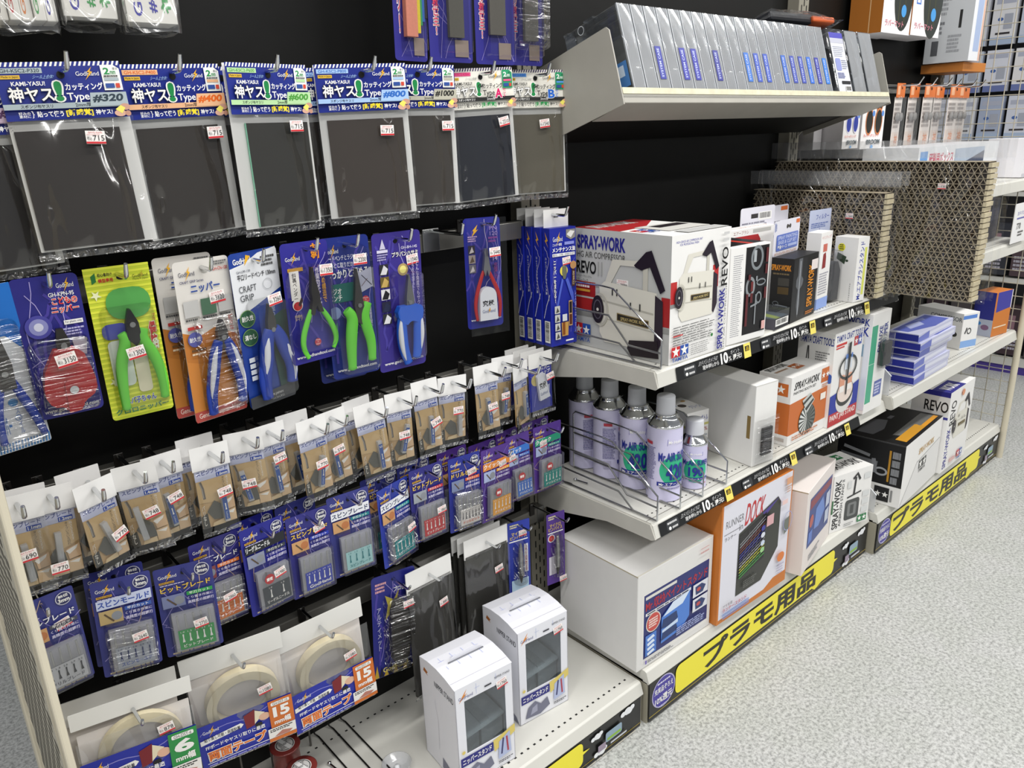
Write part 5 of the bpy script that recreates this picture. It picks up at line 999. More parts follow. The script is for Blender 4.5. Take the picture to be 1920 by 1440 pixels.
blister(r, w, h, -0.25 * w, 0.42 * w, -0.93 * h, -0.2 * h, 0.02, m=stretchwrap, name='wrapping_film'); sticker(r, '5280', 0.22 * w, -0.27 * h, -0.021, -6, 1.0); hook(r, 0.016, 'the dark wrapped tool blister', 0.045, 0.0022, 0.010)
def grey_board(pose, label, price, first=None):
    if first: return dup(first, pose[:3], (rad(pose[7]), rad(pose[6]), rad(pose[5])), label)
    w, h = pose[3:5]; r = pack('board_pack', label, 'sanding board pack', pose)
    b = MB(); card_body(b, w, h * 0.16, 'E6E5E2', 0.0008, 0.0014, -0.002); b.build('header_tab', r)
    b = MB(); card_body(b, w * 0.95, h * 0.86, pm('grey_board', '403F3B', 0.7, noise=0.05), 0.001, 0.004, -0.002, -h * 0.14); b.build('grey_board', r, bevel=0.0006)
    bag(r, w, h * 0.86, -h * 0.14, -0.004, bulge=0.002, m=clearfilm, edge=0.002)
    if price: sticker(r, price, 0.24 * w, -h * 0.34, -0.0065, -8, 1.0)
    return r
g1 = grey_board((-0.326, -0.080, 0.3966, 0.098, 0.235, 4.4, 1.7, -2.5), 'dark grey board pack with white header behind the nearer windowed box', '880'); hook(g1, 0.022, 'the grey board pack by the dark blister', 0.035, 0.0022, 0.011)
g2 = grey_board((-0.2005, -0.080, 0.4064, 0.098, 0.235, -1.7, 0.2, 0.0), 'dark grey board pack standing up behind the farther windowed box', '880'); hook(g2, 0.022, 'the grey board packs behind the farther windowed box', 0.035, 0.0022, 0.011)
for k in range(2): grey_board((-0.205 - 0.004 * k, -0.066 + 0.012 * k, 0.4085, 0.098, 0.235, 0, 0.2, 0), ('grey board pack directly behind the front one by the farther windowed box', 'rearmost grey board pack by the farther windowed box')[k], None, g2)
def pen_pack(pose, label, short, base_, wrap):
    w, h = pose[3:5]; r = pack('bit_holder_pack', label, 'holder pack', pose)
    b = MB(); card_body(b, w, h, base_, 0.002); A = card_art(b, w, h); A.bolt([(0.2, 0.2), (0.7, 0.5), (0.3, 0.9)], '7A7AC8', 0.02, 3)
    A.tiny(0.1, 0.03, 0.5, 0.09, 2, 'D8D0A0'); A.e(0.62, 0.08, 0.07, 0.06, '0C0A18', 12); A.t('マイクロ\nピンバイス', 0.1, 0.14, 0.86, 0.24, 'E8CC58', 0.02); A.r(0.06, 0.26, 0.9, 0.275, WHITE)
    if base_ == PU: A.e(0.25, 0.34, 0.2, 0.2, 'D8D8E0', 16); A.e(0.25, 0.34, 0.15, 0.15, 'C83A3A', 16); A.r(0.1, 0.6, 0.5, 0.86, 'D0CCD8')
    else: A.r(0.72, 0.34, 0.9, 0.74, 'E4E4EA'); A.tv('よく切れる', 0.76, 0.36, 0.86, 0.72, 'B8283A', 0.02); A.r(0.12, 0.82, 0.9, 0.98, 'B8D4EA'); A.bars(0.5, 0.74, 0.7, 0.8)
    b.build('backing_card', r)
    b = MB(); x = 0.0; b.tube([(x, -0.006, -0.3 * h), (x, -0.006, -0.42 * h), (x, -0.006, -0.5 * h), (x, -0.006, -0.74 * h)], [0.0022, 0.0045, 0.005, 0.005], steel, 10); b.tube([(x, -0.006, -0.74 * h), (x, -0.006, -0.86 * h)], [0.005, 0.001], darksteel, 10); b.build('pin_vise', r)
    blister(r, w, h, -0.28 * w, 0.3 * w, -0.9 * h, -0.27 * h, 0.0125, m=wrap)
    sticker(r, '1650', 0.16 * w, (-0.17 if base_ != PU else -0.9) * h, -0.002 if base_ != PU else -0.014, -4, 0.9); hook(r, 0.012, short, 0.03, 0.0022, 0.011)
    return r
pen_pack((-0.1211, -0.08, 0.3984, 0.0471, 0.1471, -11.9, 0.8, -0.6), 'slim blue pack with gold writing hanging beside the grey boards', 'the slim blue pin vise pack', '2A3AA0', stretchwrap)
pen_pack((-0.0353, -0.09, 0.3876, 0.0426, 0.1523, -8.4, 0.6, -0.3), 'slim purple pack with gold writing hanging before the big white carton', 'the slim purple pin vise pack', PU, stretchwrap)

# ------------------------------------------------------------------ top row: long files and bundles cut by the frame
def file_pack(pose, label, strips, txt):
    w, h = pose[3:5]; r = pack('file_pack', label, 'file pack', pose)
    b = MB(); card_body(b, w, h, '312E88', 0.005); A = card_art(b, w, h); R = random.Random(int(abs(pose[0]) * 999))
    for k in range(4): A.bolt([(R.random(), 0.4), (R.random(), 0.7), (R.random(), 0.98)], '8A80C0', 0.012, k, 5)
    A.tv(txt, 0.1, 0.42, 0.24, 0.86, 'C83A5A', 0.03, out=WHITE); A.t('研ぐ', 0.66, 0.5, 0.9, 0.56, '9AB8E8', 0.0); A.r(0.58, 0.88, 0.9, 0.97, '9A8A80'); b.build('backing_card', r)
    for i, (u0, u1, c, zb) in enumerate(strips):
        b = MB(); b.box((u0 - 0.5) * w, (u1 - 0.5) * w, -0.006 - 0.0008 * (len(strips) - i), -0.001, -zb * h, -0.2 * h, pm('file_' + c, c, 0.65, noise=0.05, scale=300)); b.build('file_strip', r)
    blister(r, w, h, -0.3 * w, 0.46 * w, -0.965 * h, -0.1 * h, 0.012, r=0.006)
    return r
file_pack((-0.284, -0.085, 1.43, 0.052, 0.252, -3, 1.5, 0), 'long blue file pack with salmon, yellow, green and blue strips', [(0.28, 0.62, 'E8927A', 0.88), (0.62, 0.72, 'E8D030', 0.86), (0.72, 0.79, '2E9A58', 0.82), (0.79, 0.87, '2A62B8', 0.8), (0.87, 0.96, '1A1A1C', 0.78)], 'ヤスリ!')
file_pack((-0.2185, -0.085, 1.43, 0.074, 0.2515, -3, 0.5, 0), 'long blue file pack with one dark grey strip, beside the coloured-strip pack', [(0.42, 0.76, '57554E', 0.87)], '平面出しの救世主!')
file_pack((-0.138, -0.088, 1.43, 0.070, 0.2525, -6, 0.5, 0), 'long blue file pack with a wider grey strip, third along the top', [(0.32, 0.72, '5E5B54', 0.84)], '平面出しの救世主!')
r = file_pack((-0.070, -0.082, 1.43, 0.066, 0.2515, -3, 0.5, 0), 'film-wrapped long blue file pack, last along the top beside the tilted shelf', [(0.4, 0.8, '6A6862', 0.86)], '平面出しの救世主!')
b = MB(); bx = blister(r, 0.066, 0.2515, -0.034, 0.036, -0.23, -0.08, 0.02, r=0.004, m=stretchwrap, name='wrapping_film')
def bundle(pose, label, cols, n):
    X, Y, Z = pose; r = thing('sanding_stick_bundle', label, 'stick bundle', (X, Y, Z), (0, rad(RND.uniform(-3, 3)), rad(RND.uniform(-6, 2))))
    for i in range(n):
        b = MB(); w = 0.054 / n; x = -0.027 + i * w
        b.box(x, x + w * 0.94, -0.018 - 0.004 * (i % 2), 0.018, 0.004, 0.2, pm('stick_white', 'E6E4DE', 0.5)); A = Art(b, face_y(x, 0.2, w * 0.94, 0.196, -0.018 - 0.004 * (i % 2)), w * 0.94, 0.196)
        c = cols[i % len(cols)]
        A.t('GodHand', 0.15, 0.55, 0.5 if n > 1 else 0.32, 0.97, c, 0.02, rot=90)
        if n == 1: A.t('#400  #600', 0.45, 0.5, 0.62, 0.95, cols[1], 0.03, rot=90); A.t('神ヤス!', 0.7, 0.5, 0.9, 0.95, cols[2], 0.03, rot=90)
        b.build('stick', r, bevel=0.001)
    b = MB(); R = random.Random(int(X * -777)); vs = []
    for z in (0.2, 0.1, 0.02, -0.004):
        for a in range(14):
            q = 2 * math.pi * a / 14; vs.append((0.0292 * math.copysign(abs(math.cos(q)) ** 0.4, math.cos(q)) + R.uniform(-1, 1) * 0.002, 0.026 * math.copysign(abs(math.sin(q)) ** 0.4, math.sin(q)), z + R.uniform(-1, 1) * 0.004))
    b.add(vs, [(i * 14 + k, i * 14 + (k + 1) % 14, i * 14 + 14 + (k + 1) % 14, i * 14 + 14 + k) for i in range(3) for k in range(14)], hazyfilm, True); b.add([vs[42 + k] for k in range(14)], [tuple(range(14))], hazyfilm); b.build('plastic_bag', r)
    return r
bundle((-0.752, -0.075, 1.196, ), 'bagged bundle of slim sanding sticks with coloured lettering, first at the top edge', ['2A2A2A', 'B8383A', 'D8803A', '3A9A50', '3A3A9A'], 5)
bundle((-0.692, -0.075, 1.203), 'bagged white sanding stick block, middle of the three bundles at the top edge', ['3A38A0', '3A9A50', '3A9A50'], 1)
bundle((-0.634, -0.085, 1.200), 'bagged white sanding stick block beside the bare black panel at the top edge', ['3A38A0', '3A38A0', '3A9A50'], 1)
# ------------------------------------------------------------------ boxed goods on the shelves
def boxroot(name, label, cat, p, group=None):
    x, y, z, yaw = p[:4]; return thing(name, label, cat, (x, y, z + 0.0006), (0, 0, rad(yaw)), group)
def faces(b, w, d, h, front=True, left=True, top=True):
    F = Art(b, face_y(0, h, w, h), w, h); L = Art(b, face_xm(0, d, h, d, h), d, h); T = Art(b, face_top(0, d, h, w, d), w, d)
    return F, L, T
def plainbox(b, w, d, h, mat): b.box(0, w, 0, d, 0, h, mat)
def twin_star(A, u0, v0, u1, v1, c1='C8282E', c2='2A52A8', txt='TAMIYA', tc='2A52A8'):
    du = (u1 - u0) / 2; dv = (v1 - v0) * (0.68 if txt else 1)
    A.r(u0, v0, u0 + du, v0 + dv, c1); A.r(u0 + du, v0, u1, v0 + dv, c2)
    A.star(u0 + du / 2, v0 + dv / 2, du * 0.47, WHITE); A.star(u0 + du * 1.5, v0 + dv / 2, du * 0.47, WHITE)
    if txt: A.t(txt, u0 + du * 0.05, v0 + dv * 1.08, u1 - du * 0.05, v1, tc, 0.02)
def compressor_pic(A, u0, v0, u1, v1, knob=True):
    f = lambda u, v: (u0 + (u1 - u0) * u, v0 + (v1 - v0) * v)
    P = lambda pts, c: A.poly([f(*p) for p in pts], c)
    P([(0.22, 0.13), (0.75, 0.11), (0.75, 0.17), (0.34, 0.18), (0.16, 0.42), (0.08, 0.42)], 'D9D6CB'); P([(0.68, 0.14), (0.75, 0.14), (0.75, 0.42), (0.68, 0.42)], 'C9C6BB')
    P([(0.02, 0.42), (0.1, 0.36), (0.88, 0.4), (0.9, 0.95), (0.86, 0.99), (0.1, 0.99), (0.02, 0.9)], 'DEDBD0'); P([(0.02, 0.55), (0.84, 0.60), (0.84, 0.62), (0.02, 0.57)], 'B8B5AA'); P([(0.12, 0.74), (0.84, 0.78), (0.84, 0.79), (0.12, 0.75)], 'BAB7AC')
    P([(0.86, 0.42), (0.97, 0.47), (0.98, 0.86), (0.9, 0.98), (0.86, 0.95)], '2E2430'); P([(0.55, 0.16), (0.72, 0.02), (0.80, 0.0), (1.0, 0.36), (0.93, 0.40), (0.78, 0.16), (0.66, 0.2), (0.58, 0.18)], '241C28')
    P([(0.3, 0.66), (0.78, 0.68), (0.78, 0.76), (0.3, 0.74)], '8C7A50'); P([(0.31, 0.67), (0.77, 0.69), (0.77, 0.75), (0.31, 0.73)], '2A2620'); q = f(0.36, 0.695); q2 = f(0.74, 0.73); A.t('SPRAY-WORK REVO', q[0], q[1], q2[0], q2[1], 'C8B478', 0.02)
    for u in (0.22, 0.29): P([(u, 0.42), (u + 0.02, 0.42), (u + 0.02, 0.49), (u, 0.49)], '3A3A38')
    for u in (0.5, 0.64): P([(u, 0.53), (u + 0.02, 0.53), (u + 0.02, 0.6), (u, 0.6)], '3A3A38')
    c = f(0.0, 0.66); s_ = (u1 - u0); A.ring(c[0] + 0.04 * s_, c[1], 0.13 * s_, 0.2 * s_, 0.03 * s_, 'C4C1B6'); A.e(c[0], c[1], 0.1 * s_, 0.17 * s_, '262028', 22); A.ring(c[0], c[1], 0.07 * s_, 0.12 * s_, 0.015 * s_, '5A5560'); A.e(c[0], c[1], 0.02 * s_, 0.02 * s_, 'D8D4CC', 10)

def tags(A, *a): pass
# big air compressor box
p = (0.0393, -0.2882, 0.703, -1.1); w, d, h = 0.1587, 0.2184, 0.2123
r = boxroot('compressor_box', 'large white and grey box printed with an air compressor, wire divider at its side', 'box', p)
b = MB(); plainbox(b, w, d, h, carton); F, L, T = faces(b, w, d, h)
L.r(0, 0, 1, 1, 'C3C4C3'); L.r(0, 0.44, 0.24, 0.565, 'A8282A'); L.r(0, 0.58, 0.22, 0.68, 'A8282A'); L.r(0.0, 0.69, 0.24, 0.74, '8E8E8C'); L.r(0.92, 0.47, 1.0, 0.70, 'A8282A'); L.r(0.92, 0.71, 1, 0.75, '9A9A98')
L.t('SPRAY-WORK', 0.04, 0.05, 0.56, 0.165, '2A2A8A', 0.05); L.t('HG AIR COMPRESSOR', 0.04, 0.185, 0.56, 0.235, '4A4A48', 0.0); L.t('REVO', 0.03, 0.265, 0.25, 0.37, '1A1A1A', 0.03); L.t('II', 0.27, 0.26, 0.32, 0.375, 'A8A8A6', 0.0)
L.t('タミヤエアーブラシシステム', 0.02, 0.385, 0.2, 0.405, '3A3A3A'); L.t('スプレーワーク', 0.02, 0.415, 0.16, 0.445, '3A3A3A'); 
L.t('HGコンプレッサーレボII', 0.02, 0.45, 0.28, 0.48, '3A3A3A')
compressor_pic(L, 0.28, 0.12, 0.96, 0.93); L.poly([(0.62, 0.86), (0.9, 0.82), (0.92, 0.96), (0.64, 0.985), (0.6, 0.93)], '241C22')
twin_star(L, 0.02, 0.8, 0.2, 0.96); L.r(0.02, 0.5, 0.2, 0.52, 'D8A040'); L.tiny(0.02, 0.46, 0.2, 0.49, 1, 'E8D8D8')
F.t('HIGH-GRADE AIR COMPRESSOR UNIT\nFOR PROFESSIONAL FINISH', 0.07, 0.045, 0.5, 0.085, '4A4AA8')
F.r(0, 0.35, 0.1, 0.52, 'B82E30'); F.r(0, 0.52, 0.1, 0.55, '8A8A8A'); F.r(0.7, 0.28, 0.8, 0.46, 'B82E30'); compressor_pic(F, 0.12, 0.08, 0.80, 0.68)
F.tiny(0.04, 0.70, 0.76, 0.86, 8, '6A6A6A', 5, 0.3); F.r(0.04, 0.77, 0.2, 0.78, 'C83A3A'); twin_star(F, 0.02, 0.86, 0.3, 0.98); F.tiny(0.34, 0.87, 0.7, 0.97, 6, '9A9A9A', 6, 0.3); F.e(0.7, 0.845, 0.02, 0.02, '2E7A3A', 12)
F.t('SPRAY-WORK', 0.80, 0.48, 0.90, 0.985, '2A2A8A', 0.04, rot=90); F.t('REVO', 0.82, 0.15, 0.93, 0.46, '161616', 0.02, rot=90); F.t('HG AIR COMPRESSOR', 0.905, 0.45, 0.935, 0.98, '5A5A5A', 0.0, rot=90); F.t('II', 0.83, 0.03, 0.93, 0.1, 'C8C8C8', 0.0, rot=90)
T.poly([(0, 0), (1, 0), (1, 0.2), (0.5, 0.45), (0, 0.5)], 'B02A2E'); T.t('SPRAY-WORK', 0.08, 0.05, 0.75, 0.22, 'E8E6E4', 0.04); twin_star(T, 0.06, 0.55, 0.28, 0.75); T.r(0.3, 0.45, 1, 0.8, 'DAD8D2'); T.r(0.45, 0.5, 0.95, 0.62, '2A2428'); T.r(0.3, 0.84, 1, 0.98, 'C8C8C6')
b.build('carton', r, bevel=0.0012)
# the price sticker sits on the grey side
s_ = sticker(r, '30800', -0.0008, h * 0.575, d * 0.47, 0, 1.4); s_.rotation_euler = (0, 0, rad(-90))

# black tool panel box
p = (0.2033, -0.2894, 0.703, -4.5); w, d, h = 0.112, 0.13, 0.174
r = boxroot('tool_box', 'white-edged box with tall black tool panel beside the compressor box', 'box', p)
b = MB(); plainbox(b, w, d, h, carton); F, L, T = faces(b, w, d, h)
F.tiny(0.08, 0.08, 0.32, 0.93, 40, '9A9AA0', 3, 0.35); F.r(0.38, 0.02, 0.97, 0.93, '18171A')
F.ring(0.67, 0.14, 0.16, 0.2, 0.05, '7E8488'); F.r(0.58, 0.06, 0.65, 0.18, 'A8AEB2'); F.ring(0.53, 0.43, 0.12, 0.16, 0.05, '8A8E92'); F.r(0.54, 0.38, 0.6, 0.48, '6A2A2A'); F.ring(0.8, 0.40, 0.12, 0.06, 0.025, '7E8488'); F.r(0.66, 0.33, 0.7, 0.38, '8A8E92')
F.l([(0.68, 0.52), (0.68, 0.84)], 0.03, '8A8E92'); F.ring(0.75, 0.56, 0.08, 0.1, 0.03, '7E8488'); F.l([(0.55, 0.64), (0.72, 0.62)], 0.03, '8A8E92')
for u, v0, v1 in ((0.42, 0.5, 0.84), (0.53, 0.5, 0.6), (0.88, 0.05, 0.2), (0.88, 0.22, 0.32), (0.88, 0.46, 0.58), (0.45, 0.3, 0.36)): F.r(u, v0, u + 0.06, v1, '5A2428')
F.r(0.86, 0.82, 0.95, 0.91, 'D8A8A4'); T.r(0, 0, 1, 0.9, '1C1B1E'); T.r(0.6, 0.4, 0.72, 0.9, 'C83A2E'); T.poly([(0, 0.2), (0.5, 0.1), (0.7, 0.3), (0.3, 0.5)], '9A8478'); L.r(0.75, 0.4, 0.98, 0.75, '6A5232')
b.build('carton', r, bevel=0.001)
# red and white box further in
p = (0.365, -0.182, 0.703, -3); w, d, h = 0.145, 0.03, 0.180
r = boxroot('kit_box', 'red and white box standing behind the black tool panel box', 'box', p)
b = MB(); plainbox(b, w, d, h, carton); F, L, T = faces(b, w, d, h); F.t('エアーブラシ', 0.06, 0.02, 0.4, 0.06, '8A3A3A'); F.r(0.5, 0.02, 0.92, 0.06, 'B8B8B4'); F.poly([(0, 0.08), (0.62, 0.08), (0.68, 0.14), (0.68, 0.4), (0, 0.4)], 'A82A2C'); F.poly([(0, 0.2), (0.2, 0.12), (0.4, 0.16), (0.66, 0.22), (0.66, 0.3), (0, 0.34)], '9A7A6A'); T.t('スプレーワーク', 0.3, 0.4, 0.95, 0.7, 'D88A84', 0.02); L.r(0, 0, 1, 0.3, 'B02A2E')
b.build('carton', r, bevel=0.001)
# hang-tab boxes behind
def tabbox(p, w, d, h, tabh, label, ops, name='hang_tab_box', body='E6E5EA', tab='DEDDE6'):
    r = boxroot(name, label, 'box', p)
    b = MB(); plainbox(b, w, d, h, pm('carton_' + body, body, 0.5)); b2 = MB()
    F, L, T = faces(b, w, d, h); ops(F, L, T); b.build('carton', r, bevel=0.0008)
    b2.prism(rrect(0, h, w, h + tabh, 0.006), 'y', d - 0.0008, d - 0.0002, pm('carton_' + tab, tab, 0.5)); A = Art(b2, face_y(0, h + tabh, w, tabh, d - 0.0008), w, tabh)
    return r, b2, A
r, b2, A = tabbox((0.468, -0.147, 0.703, -2), 0.125, 0.012, 0.165, 0.046, 'white hang-tab box with bar code behind the red and white box', lambda F, L, T: (F.r(0, 0.1, 1, 0.5, 'C8C4CC'), F.tiny(0.1, 0.1, 0.9, 0.4, 6, '8A8A9A')))
A.r(0.3, 0.3, 0.5, 0.5, '3A3838'); A.bars(0.52, 0.25, 0.9, 0.62, 4); A.tiny(0.05, 0.65, 0.9, 0.95, 3, '8A8A96', 2); b2.build('hang_tab', r)
r, b2, A = tabbox((0.600, -0.115, 0.703, 0), 0.120, 0.015, 0.155, 0.046, 'white hang-tab box with small orange corner, rearmost beside the honeycomb filter', lambda F, L, T: F.r(0.1, 0.1, 0.9, 0.6, 'C4C2CC'))
A.r(0.72, 0.08, 0.96, 0.28, 'D8703A'); A.bars(0.1, 0.3, 0.5, 0.7, 6); A.tiny(0.1, 0.75, 0.9, 0.95, 2, '8A8A96', 2); b2.build('hang_tab', r)
# black spray-work box with tall header
p = (0.4226, -0.2874, 0.703, 6.0); w, d, h = 0.1189, 0.0447, 0.1275
def _f(F, L, T):
    F.r(0, 0, 1, 1, '1A1A1C'); F.r(0.02, 0.02, 0.55, 0.97, '242528'); F.poly([(0.2, 0.02), (0.34, 0.02), (0.34, 0.3), (0.42, 0.36), (0.4, 0.44), (0.3, 0.5), (0.33, 0.75), (0.27, 0.95), (0.2, 0.75), (0.22, 0.5), (0.14, 0.44), (0.14, 0.34), (0.2, 0.28)], '5E6166'); F.l([(0.27, 0.06), (0.27, 0.9)], 0.03, '9A9EA4')
    F.t('SPRAY-WORK', 0.62, 0.16, 0.85, 0.84, 'D88A20', 0.03, rot=90); F.r(0.72, 0.1, 0.98, 0.26, 'E4DAD8'); F.tiny(0.6, 0.9, 0.95, 0.96, 2, 'C87A30')
    L.r(0, 0, 1, 1, '161517'); L.t('SPRAY-WORK', -0.0 + 0.02, 0.10, 0.9, 0.19, 'D88A20', 0.03); L.tiny(0.1, 0.22, 0.85, 0.26, 1, '6A5A40'); L.r(0.35, 0.3, 0.85, 0.42, '3A3834'); L.r(0.35, 0.44, 0.85, 0.55, '4A3A1E'); L.ring(0.3, 0.7, 0.14, 0.1, 0.03, '6A6E74'); L.l([(0.3, 0.72), (0.85, 0.74)], 0.05, '7A7E84'); L.tiny(0.05, 0.85, 0.9, 0.95, 2, '7A7A4A', 3)
r, b2, A = tabbox(p, w, d, h, 0.068, 'black spray box with tall white and blue hang header, mid shelf', _f, body='1A1A1C')
A.t('塗装', 0.05, 0.06, 0.1, 0.28, '3A5AA8', 0.0); A.r(0.03, 0.04, 0.045, 0.3, '3A5AA8'); A.r(0.84, 0.05, 0.98, 0.16, 'D8703A'); A.e(0.5, 0.2, 0.035, 0.035, '4A4844', 12); A.e(0.6, 0.2, 0.035, 0.035, '4A4844', 12); A.r(0.49, 0.17, 0.61, 0.22, '4A4844')
A.rr(0.1, 0.4, 0.94, 0.86, '5A72C0', 0.12); A.t('SPRAY PAINTING\nBASE & CLIP SET', 0.14, 0.44, 0.9, 0.68, 'C4CCEA', 0.02); A.t('塗装ベース', 0.14, 0.7, 0.5, 0.82, WHITE, 0.02); A.r(0.54, 0.72, 0.9, 0.8, 'A8B6E0'); A.tiny(0.04, 0.9, 0.96, 0.98, 2, 'B89A8A', 3); b2.build('hang_tab', r)
# small barcode box lying in front of it
p = (0.4165, -0.2902, 0.703, 0); r = boxroot('small_box', 'small clear-topped box with bar code lying in front of the black spray box', 'box', (0.36, -0.292, 0.703, 4)); w, d, h = 0.058, 0.05, 0.035
b = MB(); plainbox(b, w, d, h * 0.6, '2A2830'); F, L, T = faces(b, w, d, h * 0.6); F.bars(0.05, 0.08, 0.95, 0.72, 9); L.r(0, 0, 1, 1, '4A4852'); T.poly([(0, 0), (1, 0), (1, 1), (0, 1)], '4A5A68'); T.poly([(0.3, 0), (0.7, 0), (0.4, 1), (0.1, 1)], '9AA84A'); b.build('tray', r); b = MB(); b.box(0, w, 0, d, h * 0.6, h, caseplastic); b.build('clear_lid', r)
# narrow white/red box
p = (0.565, -0.2653, 0.703, 5); w, d, h = 0.0565, 0.03, 0.160
r = boxroot('narrow_box', 'narrow white box with red bottle print and pale blue foot', 'box', p); b = MB(); plainbox(b, w, d, h, carton); F, L, T = faces(b, w, d, h)
F.t('ペインティング', 0.08, 0.04, 0.92, 0.09, 'C87A7A'); F.r(0.25, 0.15, 0.6, 0.25, 'C86A5A'); F.poly([(0.3, 0.28), (0.5, 0.26), (0.56, 0.32), (0.56, 0.46), (0.26, 0.47)], '8A2A2A'); F.tiny(0.08, 0.52, 0.92, 0.82, 9, '9A9AA8', 4, 0.4); F.r(0, 0.86, 1, 1, '8AA4E0'); L.r(0, 0.86, 1, 1, '8AA4E0'); b.build('carton', r, bevel=0.0008)
# clear blister with dark block and blue header
p = (0.625, -0.235, 0.703, -3); r = boxroot('filter_pack', 'pale blue headed blister with grey filter block, between narrow box and yellow-dotted box', 'filter pack', p)
b = MB(); card_body(b, 0.085, 0.195, 'B9C0D8', 0.003); A = card_art(b, 0.085, 0.195); A.t('フィルター', 0.3, 0.05, 0.9, 0.11, '3A4A9A', 0.01); A.tiny(0.1, 0.14, 0.9, 0.2, 3, '6A7AB0'); A.poly([(0.3, 0.28), (0.5, 0.2), (0.6, 0.28)], '8A92B8'); b.build('header_card', r, (0.04, 0.03, 0.197))
b = MB(); b.prism([(0.0, 0.01), (0.05, 0.005), (0.052, 0.07), (0.04, 0.09), (0.0, 0.085)], 'y', -0.02, 0.025, pm('filter_grey', '4A4B50', 0.6)); b.build('filter_block', r, bevel=0.002)
blister(r, 0.06, 0.12, -0.004, 0.058, 0.002, 0.115, 0.05, 0.028, r=0.006)
# box with yellow dot
p = (0.6821, -0.2888, 0.703, -5.1); w, d, h = 0.0431, 0.0533, 0.1393
r = boxroot('stand_box', 'white box with round yellow sticker and blue and yellow spine', 'box', p); b = MB(); plainbox(b, w, d, h, carton); F, L, T = faces(b, w, d, h)
L.e(0.3, 0.16, 0.16, 0.16, 'E8E040', 18); L.tiny(0.2, 0.11, 0.42, 0.2, 3, '4A4A20', 2); L.poly([(0.15, 0.24), (0.55, 0.3), (0.48, 0.42), (0.12, 0.34)], '3A4A3A'); L.e(0.58, 0.36, 0.06, 0.05, '3A4A3A', 12); L.tiny(0.8, 0.7, 0.84, 0.98, 8, 'AAAAAA')
F.t('Mr.エアブラシスタンド', 0.22, 0.06, 0.62, 0.97, '2A3A9A', 0.02, rot=90); F.r(0.66, 0.16, 0.86, 0.9, 'D8DC6A'); b.build('carton', r, bevel=0.0008)

# honeycomb filters in clear bags, standing on edge across the shelf end
cb_dark = pm('cardboard_cells', '3A3028', 0.8, noise=0.15, scale=120); cb = pm('cardboard_liner', 'A29680', 0.75, noise=0.08, scale=60)
def honeycomb(x, y, z, d, h, t, rows, cols, label, price, sv):
    r = thing('honeycomb_filter', label, 'filter', (x, y, z))
    b = MB(); b.box(0.007, t, 0, d, 0, h, cb_dark)
    rh = h / rows; cw = d / cols
    for i in range(rows + 1):
        zz = i * rh; b.box(0, t, 0.0, d, zz - 0.0005, zz + 0.0005, cb)
    for i in range(rows):
        for k in range(cols):
            y0 = k * cw + (cw / 2 if i % 2 else 0); 
            if y0 + cw > d: continue
            z0 = i * rh; z1 = z0 + rh
            for a, c in (((y0, z0), (y0 + cw / 2, z1)), ((y0 + cw / 2, z1), (y0 + cw, z0))):
                n = 0.0008
                b.add([(0.0004, a[0] - n, a[1]), (0.0004, a[0] + n, a[1]), (0.0004, c[0] + n, c[1]), (0.0004, c[0] - n, c[1])], [(0, 1, 2, 3)], cb)
                b.add([(0.0004, a[0], a[1]), (0.007, a[0], a[1]), (0.007, c[0], c[1]), (0.0004, c[0], c[1])], [(0, 1, 2, 3)], cb)
    R = random.Random(rows)
    for i in range(rows):   # ragged corrugated ends along the front edge
        z0 = i * rh; x0 = 0.0
        b.prism([(0.001, z0), (t, z0), (t, z0 + rh * 0.8), (0.001, z0 + rh * 0.8)], 'y', -0.003 - 0.003 * R.random(), 0.001, pm('corrugated_end', 'C9BD9E', 0.75, noise=0.1, scale=90))
    b.build('cardboard_core', r)
    b = MB(); nx, nz = 12, 9
    def sheet(xx, s_):
        vs = []
        for j in range(nz + 1):
            for i in range(nx + 1):
                u, v = i / nx, j / nz; edge = min(u, 1 - u, v, 1 - v)
                vs.append((xx + s_ * (0.004 * min(1, edge * 6) + 0.0025 * R.random()), -0.032 + u * (d + 0.04), -0.001 + v * (h + 0.045)))
        return vs
    fs = [(j * (nx + 1) + i, j * (nx + 1) + i + 1, (j + 1) * (nx + 1) + i + 1, (j + 1) * (nx + 1) + i) for j in range(nz) for i in range(nx)]
    milky = film('milky_bag_flap', gloss=0.10, rough=0.14, bump=0.5, bscale=14, haze=0.15)
    for xx, sg in ((-0.003, -1), (t + 0.003, 1)):
        V = sheet(xx, sg); k = nx * (nz - 1); b.add(V, fs[:k], clearfilm, True); b.add(V, fs[k:], milky, True)
    b.build('plastic_bag', r)
    s_ = sticker(r, price, -0.008, sv[1] * h, sv[0] * d, 0, 0.9); s_.rotation_euler = (0, 0, rad(-90))
    return r
honeycomb(0.752, -0.303, 0.7045, 0.315, 0.226, 0.034, 20, 24, 'smaller bagged honeycomb cardboard filter, standing on edge behind the yellow-dotted box', '2640', (0.22, 0.78))
honeycomb(0.832, -0.468, 0.7045, 0.475, 0.287, 0.040, 26, 38, 'larger bagged honeycomb cardboard filter jutting past the shelf end', '4180', (0.17, 0.83))

